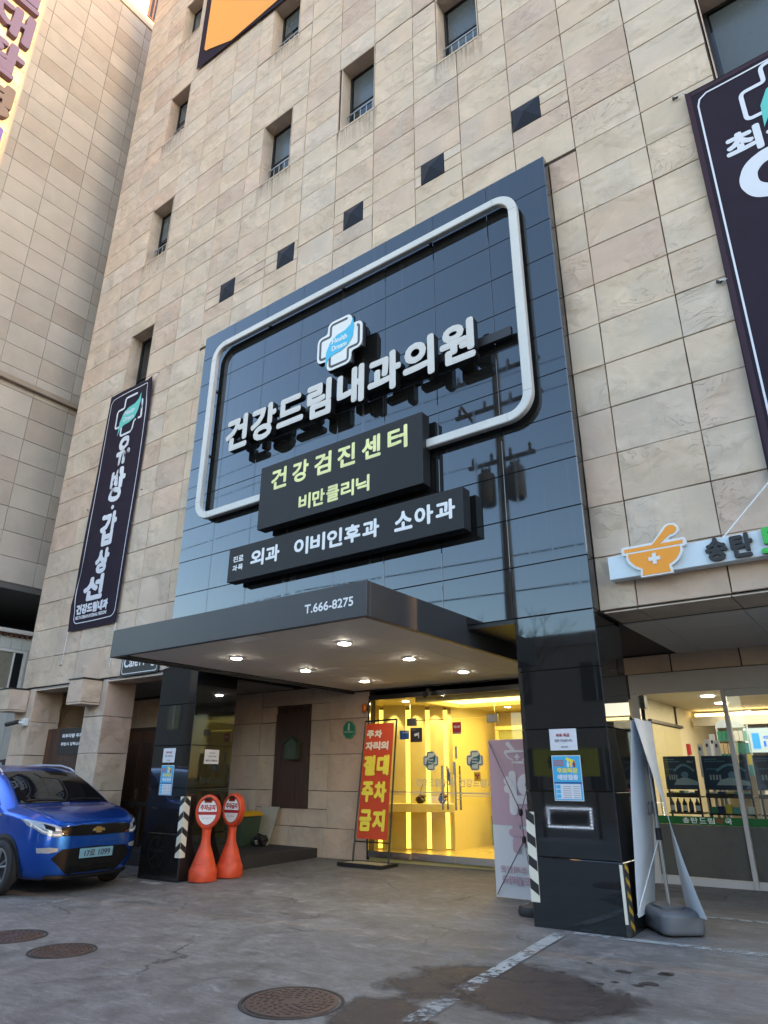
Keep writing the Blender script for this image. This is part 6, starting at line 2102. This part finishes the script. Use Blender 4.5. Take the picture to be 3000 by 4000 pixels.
# ------------------------------------------------------------------ blue car
def build_car():
    CX, CY, CH, S = -9.27, 5.92, math.radians(3.0), .978
    t = thing('parked_car', 'blue compact electric car parked in front of the stone piers', 'car', (CX, CY, gz(CX - 1, CY)), CH)
    t.scale = (S, S, S * 1.045)
    PAINTM = new_mat('blue_car_paint', (.003, .085, .50), .27, metal=.75, coat=.7)
    GLS = new_mat('car_glass', (.006, .007, .008), .03, ior=1.55)
    CHROME = new_mat('chrome', (.75, .76, .78), .08, metal=1.)
    GLOSSB = new_mat('gloss_black', (.008, .008, .009), .25, ior=1.2)
    CARBLK = new_mat('car_black_trim', (.010, .010, .011), .6, ior=1.15)
    st = [(0.0, .26, .30, .40, .50, .37, .70, .28, .775, .79), (-.05, .50, .22, .63, .50, .60, .73, .48, .815, .84), (-.15, .66, .18, .775, .50, .735, .77, .60, .86, .885),
          (-.32, .77, .17, .855, .52, .82, .83, .67, .925, .945), (-.55, .82, .17, .88, .55, .85, .895, .72, .975, .995), (-.76, .83, .18, .885, .58, .862, .94, .75, 1.015, 1.035),
          (-.90, .84, .19, .885, .6, .867, .965, .755, 1.06, 1.08), (-1.0, .84, .19, .885, .6, .87, .975, .74, 1.125, 1.145), (-1.35, .84, .19, .885, .6, .87, .985, .685, 1.325, 1.345), (-1.72, .84, .19, .885, .6, .87, .99, .63, 1.49, 1.52),
          (-2.1, .84, .19, .885, .6, .87, 1.0, .605, 1.55, 1.585), (-2.6, .84, .19, .885, .6, .87, 1.01, .60, 1.56, 1.595), (-3.2, .84, .19, .885, .6, .865, 1.02, .585, 1.535, 1.575), (-3.65, .83, .2, .88, .6, .85, 1.03, .56, 1.46, 1.5),
          (-3.95, .80, .22, .86, .6, .82, 1.03, .52, 1.26, 1.30), (-4.10, .72, .26, .80, .6, .76, .98, .48, 1.08, 1.10), (-4.166, .5, .34, .62, .6, .58, .86, .40, .95, .96)]
    rings = []
    for (u, wb, zb, wm, zm, ws, zs, wr, zr, zt) in st:
        up_n = .045 * clampf((u + .95) / .35, 0, 1)
        zs, zr, zt = zs + up_n, zr + up_n, zt + up_n
        half = [(0, zb), (wb * .8, zb), (wb, zb + .05), (wm, zm), (ws, zs), (wr, zr), (wr * .55, zt - .008), (0, zt)]
        full = half + [(-a, b) for a, b in half[-2:0:-1]]
        rings.append([(u, a, b) for a, b in full])
    n = len(rings[0])
    vs = [p for r_ in rings for p in r_]
    fs = []
    for i in range(len(rings) - 1):
        for k in range(n):
            k2 = (k + 1) % n
            fs.append((i * n + k, i * n + k2, (i + 1) * n + k2, (i + 1) * n + k))
    fs.append(tuple(range(n - 1, -1, -1))); fs.append(tuple(range((len(rings) - 1) * n, len(rings) * n)))
    me0 = bpy.data.meshes.new('body')
    me0.from_pydata(vs, [], fs)
    bm = bmesh.new(); bm.from_mesh(me0)
    bmesh.ops.recalc_face_normals(bm, faces=bm.faces)
    cl = bm.edges.layers.float.new('crease_edge')
    for e in bm.edges:
        a, b = e.verts
        ia, ib = a.index % n, b.index % n
        if ia == ib and ia in (4, n - 4):
            e[cl] = .55
        if ia == ib and ia in (5, n - 5):
            e[cl] = .5
    bm.to_mesh(me0); bm.free()
    tmp = bpy.data.objects.new('tmp', me0); COL.objects.link(tmp)
    sd_ = tmp.modifiers.new('s', 'SUBSURF'); sd_.levels = 3; sd_.render_levels = 3
    dg = bpy.context.evaluated_depsgraph_get()
    me = bpy.data.meshes.new_from_object(tmp.evaluated_get(dg))
    bpy.data.objects.remove(tmp)
    me.name = 'body'
    me.materials.clear(); me.materials.append(PAINTM); me.shade_smooth()
    def child(name, me_, par=t, kind=None):
        o = bpy.data.objects.new(name, me_); COL.objects.link(o); o.parent = par
        if kind: o['kind'] = kind
        return o
    body = child('body', me)
    bm = bmesh.new(); bm.from_mesh(me); bvh = BVHTree.FromBMesh(bm)
    def proj(a, b, mode, off):
        if mode == 'F':
            b = b + .045 * clampf((b - .25) / .2, 0, 1) * clampf((1.05 - b) / .15, 0, 1)
            loc, nor, _, _ = bvh.ray_cast(Vector((1, a, b)), Vector((-1, 0, 0)))
            return (loc + nor * off) if loc else Vector((-.3, a, b))
        s = -1 if mode == 'R' else 1
        loc, nor, _, _ = bvh.ray_cast(Vector((a, s * 2, b)), Vector((0, -s, 0)))
        return (loc + nor * off) if loc else Vector((a, s * .8, b))
    def patch(name, lo, hi, mat, mode='F', off=.004, rows=6, sub=5, par=None):
        def dens(pl):
            out = []
            for i in range(len(pl) - 1):
                for k in range(sub):
                    q = k / sub
                    out.append((pl[i][0] + (pl[i + 1][0] - pl[i][0]) * q, pl[i][1] + (pl[i + 1][1] - pl[i][1]) * q))
            out.append(pl[-1]); return out
        lo, hi = dens(lo), dens(hi)
        vv, ff = [], []
        for j in range(rows + 1):
            q = j / rows
            for (a, b) in zip(lo, hi):
                vv.append(proj(a[0] + (b[0] - a[0]) * q, a[1] + (b[1] - a[1]) * q, mode, off))
        k = len(lo)
        for j in range(rows):
            for i in range(k - 1):
                ff.append((j * k + i, j * k + i + 1, (j + 1) * k + i + 1, (j + 1) * k + i))
        m_ = MB().add(vv, ff).mesh(name, mat, smooth=60)
        return child(name, m_, par or t)
    mir = lambda pl: [(-a, b) for a, b in pl]
    patch('windscreen', [(-.715, 1.075), (0, 1.088), (.715, 1.075)], [(-.58, 1.478), (0, 1.512), (.58, 1.478)], GLS, off=.005, rows=10, sub=10)
    for a in (-1, 1):
        w_ = [(-.62 * 1, 1.105), (-.05, 1.125)] if a < 0 else [(.02, 1.125), (.58, 1.105)]
    wl = MB()
    for w0, w1 in ((.62, .08), (-.05, -.60)):
        pts = [proj(w0 + (w1 - w0) * k / 6, 1.10 + .012 * math.sin(math.pi * k / 6), 'F', .018) for k in range(7)]
        wl.tube(pts, .008, 5)
    child('wiper', wl.mesh('wiper', BLACKP), kind='stuff')
    # front end
    patch('upper_grille', [(-.525, .660), (-.27, .655), (0, .650), (.27, .655), (.525, .660)], [(-.555, .765), (-.3, .785), (0, .785), (.3, .785), (.555, .765)], GLOSSB, off=.004)
    for sgn in (1, -1):
        f = (lambda pl: pl) if sgn < 0 else mir
        hl = patch('headlight', f([(-.835, .79), (-.75, .70), (-.62, .650), (-.53, .655)]), f([(-.85, .865), (-.76, .835), (-.64, .80), (-.555, .765)]), new_mat('headlight_glass', (.33, .36, .40), .06, metal=.3), off=.006)
        patch('daytime_strip', f([(-.80, .775), (-.735, .712), (-.62, .668), (-.545, .668)]), f([(-.805, .805), (-.74, .735), (-.625, .690), (-.55, .690)]), new_mat('drl_white', (.70, .74, .78), .2), off=.010, rows=2, par=hl)
        patch('lens_unit', f([(-.72, .755), (-.62, .715)]), f([(-.73, .805), (-.62, .765)]), GLOSSB, off=.009, rows=3, par=hl)
        patch('fog_lamp', f([(-.765, .475), (-.66, .465), (-.56, .485)]), f([(-.775, .53), (-.66, .535), (-.555, .52)]), new_mat('fog_glass', (.36, .38, .40), .2, metal=.3), off=.006)
        patch('grille_trim', f([(-.55, .69), (-.47, .665)]), f([(-.545, .70), (-.465, .675)]), CHROME, off=.008, rows=1)
    lg_ = patch('lower_grille', [(-.40, .26), (-.30, .235), (0, .225), (.30, .235), (.40, .26)], [(-.62, .41), (-.50, .505), (0, .52), (.50, .505), (.62, .41)], CARBLK, off=.004)
    for z in (.265, .295, .325):
        mm_ = MB(); mm_.tube([proj(w, z, 'F', .010) for w in [-.36 + .72 * k / 12 for k in range(13)]], .006, 5)
        child('grille_bar', mm_.mesh('grille_bar', GLOSSB), lg_)
    mm_ = MB(); mm_.tube([proj(w, .215 + .05 * abs(w) ** 2, 'F', .004) for w in [-.62 + 1.24 * k / 20 for k in range(21)]], .03, 6)
    child('front_lip', mm_.mesh('front_lip', CARBLK, smooth=50))
    nose = proj(0, .445, 'F', 0).x
    plx = max(proj(.2, .445, 'F', 0).x, nose - .03) + .02
    pt = child('number_plate', MB().box(plx - .006, plx + .004, -.262, .262, .43, .545).mesh('number_plate', new_mat('plate_blue', (.15, .33, .42), .5), bevel=.003))
    for s_, y0_, w_ in (('17로', -.19, .17), ('1099', .03, .19)):
        vs_, fs_ = text_geo(s_, (plx + .0055, y0_, .447), (0, 1, 0), UZ, w_, .078, .004)
        child('lettering', MB().add(vs_, fs_).mesh('lettering', INK), pt, 'stuff')
    # bow-tie shaped gold badge
    bz, bx = .765, proj(0, .72, 'F', 0).x + .012
    GOLD = new_mat('gold_badge', (.62, .42, .10), .25, metal=.9)
    em = child('badge', MB().prism([(-.105, -.018), (-.04, -.018), (-.04, -.038), (.05, -.038), (.05, -.018), (.105, -.018), (.085, .018), (.04, .018), (.04, .038), (-.05, .038), (-.05, .018), (-.085, .018)], (bx, 0, bz), (0, 1, 0), UZ, .012).mesh('badge', CHROME))
    child('badge_fill', MB().prism([(-.08, -.010), (-.033, -.010), (-.033, -.028), (.042, -.028), (.042, -.010), (.085, -.010), (.075, .010), (.033, .010), (.033, .028), (-.042, .028), (-.042, .010), (-.075, .010)], (bx + .002, 0, bz), (0, 1, 0), UZ, .004).mesh('badge_fill', GOLD), em)
    # panel gaps
    sm = MB()
    for q in (-1, 1):
        sm.tube([proj(q * a, b, 'F', .0015) for a, b in ((.56, .785), (.62, .82), (.67, .87), (.70, .93), (.72, .99), (.725, 1.05))], .004, 4)
    sm.tube([proj(a, .795 - .035 * a * a, 'F', .0015) for a in [-.56 + 1.12 * k / 16 for k in range(17)]], .004, 4)
    child('bonnet_gap', sm.mesh('bonnet_gap', CARBLK), kind='stuff')
    # side glass, mirrors, rails, arches, wheels
    for mode, s in (('R', -1), ('L', 1)):
        patch('side_glass', [(-1.32, 1.08), (-2.0, 1.06), (-3.3, 1.08)], [(-1.42, 1.17), (-1.95, 1.44), (-3.15, 1.45)], GLS, mode, .004, 6, 8)
        ch_ = MB(); ch_.tube([proj(a, b, mode, .006) for a, b in [(-1.22, 1.06), (-1.45, 1.20), (-1.7, 1.36), (-1.97, 1.48), (-2.5, 1.505), (-3.2, 1.485)]], .012, 5)
        child('window_trim', ch_.mesh('window_trim', CHROME, smooth=50))
        if s < 0:
          mi_ = MB().lathe([(.02, -.075), (.075, -.05), (.085, 0), (.07, .06), (.02, .08)], (-1.42, s * 1.0, 1.10), 12, .7, 1.25)
          mir_ = child('mirror', mi_.mesh('mirror', PAINTM, smooth=60))
          child('mirror_arm', MB().tube([(-1.40, s * .86, 1.05), (-1.42, s * .97, 1.07)], .025, 6).mesh('mirror_arm', BLACKP), mir_)
        rail = MB(); rail.tube([(-1.72, s * .605, 1.49), (-1.85, s * .60, 1.54), (-2.1, s * .59, 1.585), (-2.7, s * .58, 1.60), (-3.2, s * .57, 1.585), (-3.45, s * .565, 1.54)], .015, 6)
        child('roof_rail', rail.mesh('roof_rail', ALU, smooth=50))
        for u in (-.83, -3.43):
            cz = .325
            arch = MB()
            ap = [(u + .40 * math.cos(a), cz + .40 * math.sin(a)) for a in [math.radians(-15 + 210 * k / 24) for k in range(25)]]
            vv = []; ff = []
            for (a, b) in ap:
                dx, dz = (a - u) / .40, (b - cz) / .40
                for rr_ in (.40, .335):
                    p = proj(u + dx * rr_, max(cz + dz * rr_, .22), mode, .008)
                    vv.append(p)
            for k in range(24):
                ff.append((2 * k, 2 * k + 1, 2 * k + 3, 2 * k + 2) if s < 0 else (2 * k + 2, 2 * k + 3, 2 * k + 1, 2 * k))
            arch.add(vv, ff)
            child('arch_trim', arch.mesh('arch_trim', BLACKP, smooth=50))
            well = MB(); nn = 24; vv = [(u, s * .897, cz)] + [(u + .36 * math.cos(2 * math.pi * k / nn), s * .893, max(cz + .36 * math.sin(2 * math.pi * k / nn), .18)) for k in range(nn)]
            well.add(vv, [(0, 1 + k, 1 + (k + 1) % nn) for k in range(nn)])
            child('wheel_well', well.mesh('wheel_well', new_mat('arch_shade_black', (.004, .004, .004), .9)))  # flat black disc: shade of the arch recess painted on the uncut body
            # wheel: tyre ring, rim with five double spokes
            y0 = s * .78; y1 = s * .915
            tp = [(.20, y0), (.30, y0), (.322, y0 + (y1 - y0) * .12), (.325, y0 + (y1 - y0) * .8), (.31, y1 - s * .006), (.28, y1 + s * .002), (.245, y1 - s * .004), (.225, y1 - s * .012)]
            vv, ff = [], []
            nn = 32
            for (r_, yy) in tp:
                for k in range(nn):
                    a = 2 * math.pi * k / nn
                    vv.append((u + r_ * math.cos(a), yy, cz + r_ * math.sin(a)))
            for i in range(len(tp) - 1):
                for k in range(nn):
                    k2 = (k + 1) % nn
                    ff.append((i * nn + k, i * nn + k2, (i + 1) * nn + k2, (i + 1) * nn + k))
            wh = child('wheel', MB().add(vv, ff).mesh('wheel', RUBBER, smooth=40))
            child('rim_back', MB().add([(u, s * .85, cz)] + [(u + .225 * math.cos(2 * math.pi * k / nn), s * .85, cz + .225 * math.sin(2 * math.pi * k / nn)) for k in range(nn)], [(0, 1 + k, 1 + (k + 1) % nn) for k in range(nn)]).mesh('rim_back', GLOSSB), wh)
            RIMM = new_mat('rim_alloy', (.36, .37, .39), .3, metal=.8)
            rm = MB()
            band(rm, [(.222 * math.cos(2 * math.pi * k / nn), .222 * math.sin(2 * math.pi * k / nn)) for k in range(nn)], .018, (u, y1 - s * .002, cz), (-s, 0, 0) if s > 0 else (1, 0, 0), UZ, .04, True)
            child('rim', rm.mesh('rim', RIMM, smooth=40), wh)
            for q in range(5):
                a0 = 2 * math.pi * q / 5 + .3
                for da in (-.17, .17):
                    a1 = a0 + da
                    p0 = Vector((u + .05 * math.cos(a0 + da * .7), y1 - s * .01, cz + .05 * math.sin(a0 + da * .7)))
                    p1 = Vector((u + .218 * math.cos(a1), y1 - s * .008, cz + .218 * math.sin(a1)))
                    child('spoke', MB().tube([p0, p1], .015, 6).mesh('spoke', RIMM, smooth=50), wh)
            child('hub_cap', MB().tube([(u, y1 - s * .03, cz), (u, y1 - s * .0, cz)], .05, 14).mesh('hub_cap', RIMM, smooth=40), wh)
        sill = MB(); sill.tube([(-.55, s * .80, .2), (-.95, s * .86, .20), (-3.0, s * .86, .21), (-3.9, s * .80, .24)], .045, 6)
        child('sill_trim', sill.mesh('sill_trim', BLACKP, smooth=50))
        ant = patch('turn_badge', [(-1.0, .93), (-1.18, .94)] , [(-1.02, .965), (-1.19, .975)], CHROME, mode, .006, 1, 3)
    bm.free()
build_car()

# ------------------------------------------------------------------ street behind the camera (seen in the polished granite)
up_ = thing('utility_pole', 'concrete utility pole with two transformers, mirrored in the granite panel', 'utility pole', (-8.0, -2.4, 0))
CONC = new_mat('pole_concrete', (.20, .19, .18), .8, var=.1)
x, y = -8.0, -2.4
MB().tube([(x, y, -.1), (x, y, 14.2)], .19, 14, True, .12).build('pole', CONC, up_, smooth=50)
TRM = new_mat('transformer_grey', (.13, .135, .14), .5)
for dx in (-.48, .48):
    MB().lathe([(.24, 0), (.27, .04), (.27, .95), (.24, 1.0), (.10, 1.04), (.06, 1.2)], (x + dx, y + .1, 8.9), 16).build('transformer', TRM, up_, smooth=40)
    for q in (-.12, .12):
        MB().lathe([(.03, 0), (.05, .06), (.03, .10), (.05, .16), (.025, .25)], (x + dx + q, y + .1, 9.9), 8).build('insulator', TRM, up_)
for z, w in ((10.3, 1.1), (12.2, 1.5), (13.4, 1.5)):
    box('cross_arm', x - w, x + w, y - .06, y + .06, z - .05, z + .05, TRM, up_)
    for k in range(4):
        xx = x - w + .15 + (2 * w - .3) * k / 3
        MB().lathe([(.03, .05), (.06, .12), (.04, .18), (.06, .24), (.02, .34)], (xx, y, z), 8).build('insulator', TRM, up_)
MB().tube([(x, y - .1, 11.2), (x - .9, y - .05, 11.9), (x - 1.3, y, 12.6)], .05, 6).build('stay_arm', TRM, up_)
WIRE = new_mat('cable', (.02, .02, .02), .7)
for i, (z, yo) in enumerate(((13.75, -.9), (12.5, .7), (10.6, .3), (7.6, .15), (6.5, .1))):
    o = MB().tube([(-60 + 4 * k, y + yo * .2 - .35 * math.sin(.1 * k), z + i % 3 * .05 - .9 * math.sin(math.pi * ((k * 4 + 8) % 52) / 52) * .55) for k in range(26)], .012 if i < 3 else .020, 5, False).build('overhead_cable', WIRE)
    tag(o, 'overhead street cable number %s from the top, mirrored in the granite panel' % NTH[i], 'cable', 'overhead street cables')

def street_house(label, x0, x1, y0, y1, h, col, seed):
    t = thing('street_building', label, 'building', ((x0 + x1) / 2, y1, 0), 0, None)
    wm = new_mat('street_wall_%d' % seed, col, .8, var=.1, vscale=.5)
    box('walls', x0, x1, y0, y1, -.3, h, wm, t)
    box('parapet', x0 - .1, x1 + .1, y0 - .1, y1 + .1, h + .002, h + .5, wm, t)
    rr_ = random.Random(seed)
    for fl in range(int(h // 3.2)):
        nw = int((x1 - x0) // 2.4)
        for k in range(nw):
            xx = x0 + (x1 - x0) * (k + .5) / nw
            w_ = box('window', xx - .6, xx + .6, y1 + .002, y1 + .05, 1.0 + 3.2 * fl, 2.5 + 3.2 * fl, WINGLASS, t)
            box('window_frame', xx - .03, xx + .03, y1 + .051, y1 + .08, 1.0 + 3.2 * fl, 2.5 + 3.2 * fl, ALU, w_)
street_house('grey two-storey house across the street, mirrored in the right pier', -14.2, -7.5, -20, -12, 6.4, (.22, .20, .19), 1)
street_house('brown low building across the street left of the pole', -35, -22, -24, -14, 6.4, (.20, .12, .08), 2)
street_house('long grey block far across the street, mirrored in the left pier', -66, -36.5, -27, -14, 8.2, (.16, .15, .14), 6)
street_house('rust-coloured shop building across the street at the far left', -30, -23, -60, -50, 10.5, (.35, .12, .04), 7)
street_house('pale building across the street behind the camera', -5.5, 9, -22, -13, 7.5, (.36, .33, .30), 3)
street_house('unseen tall block added far to the right to keep the forecourt in shade', 60, 90, -32, 13.0, 24.0, (.30, .28, .26), 4)  # unseen blocker, added to hold low sun off the forecourt and pole

# LED-framed yellow shop board across the lane (mirrored on the right pier)
lb_ = thing('led_board', 'yellow shop board with LED outline behind the camera, mirrored on the right pier', 'sign', (-7.5, -3.9, 0))
YB_ = new_mat('yellow_board', (.40, .42, .02), .5, emit=(.55, .60, .02), es=.03)
box('board', -8.35, -6.55, -3.95, -3.9, 1.46, 2.15, YB_, lb_)
for xx in (-8.2, -6.7):
    box('post', xx - .03, xx + .03, -4.02, -3.951, -.05, 2.1, BLACKM, lb_)
box('lower_board', -8.1, -6.8, -3.95, -3.9, .20, .72, BLACKP, lb_)
text('lettering', '쌍방울', (-6.95, -3.897, 1.65), (-1, 0, 0), UZ, 1.0, .32, BLACKP, lb_, bold=.02)
LEDM = new_mat('led_dot', (.9, .9, .9), .5, emit=(.85, .92, 1), es=5)
mb = MB()
for k in range(15):
    xx = -8.03 + 1.16 * k / 14
    for zz in (.24, .68):
        mb.lathe([(.012, -.012), (.018, 0), (.012, .012)], (xx, -3.885, zz), 6)
for k in range(1, 6):
    for xx in (-8.03, -6.87):
        mb.lathe([(.012, -.012), (.018, 0), (.012, .012)], (xx, -3.885, .24 + .44 * k / 6), 6)
mb.build('led_outline', LEDM, lb_, kind='stuff')

# bare street tree across the road
def bare_tree(x, y, h, label, seed):
    t = thing('bare_tree', label, 'tree', (x, y, 0), 0, 'bare trees across the street')
    BK = new_mat('bark', (.06, .05, .04), .9)
    rr_ = random.Random(seed)
    MB().tube([(x, y, -.1), (x + .05, y, h * .25), (x - .05, y + .1, h * .5)], .16, 8, True, .09).build('trunk', BK, t, smooth=50)
    br = MB()
    def grow(p, d, l, r, lev):
        q = p + d * l
        m_ = p.lerp(q, .5) + Vector((rr_.uniform(-.1, .1), rr_.uniform(-.1, .1), rr_.uniform(0, .1))) * l
        br.tube([p, m_, q], r, 5, False, r * .55)
        if lev < 4:
            for _ in range(3):
                nd_ = (d + Vector((rr_.uniform(-.8, .8), rr_.uniform(-.8, .8), rr_.uniform(-.15, .6)))).normalized()
                grow(q, nd_, l * rr_.uniform(.6, .8), r * .55, lev + 1)
    for k in range(4):
        a = k * 1.6 + seed
        grow(Vector((x - .05, y + .1, h * .45)), Vector((math.cos(a) * .6, math.sin(a) * .6, 1)).normalized(), h * .2, .07, 0)
    br.build('branches', BK, t, kind='stuff')
bare_tree(-11.5, -9.5, 7.5, 'bare street tree across the road, mirrored in the right pier', 2)
bare_tree(-3.0, -9.0, 7.0, 'bare street tree behind the camera, mirrored in the pharmacy glass', 5)
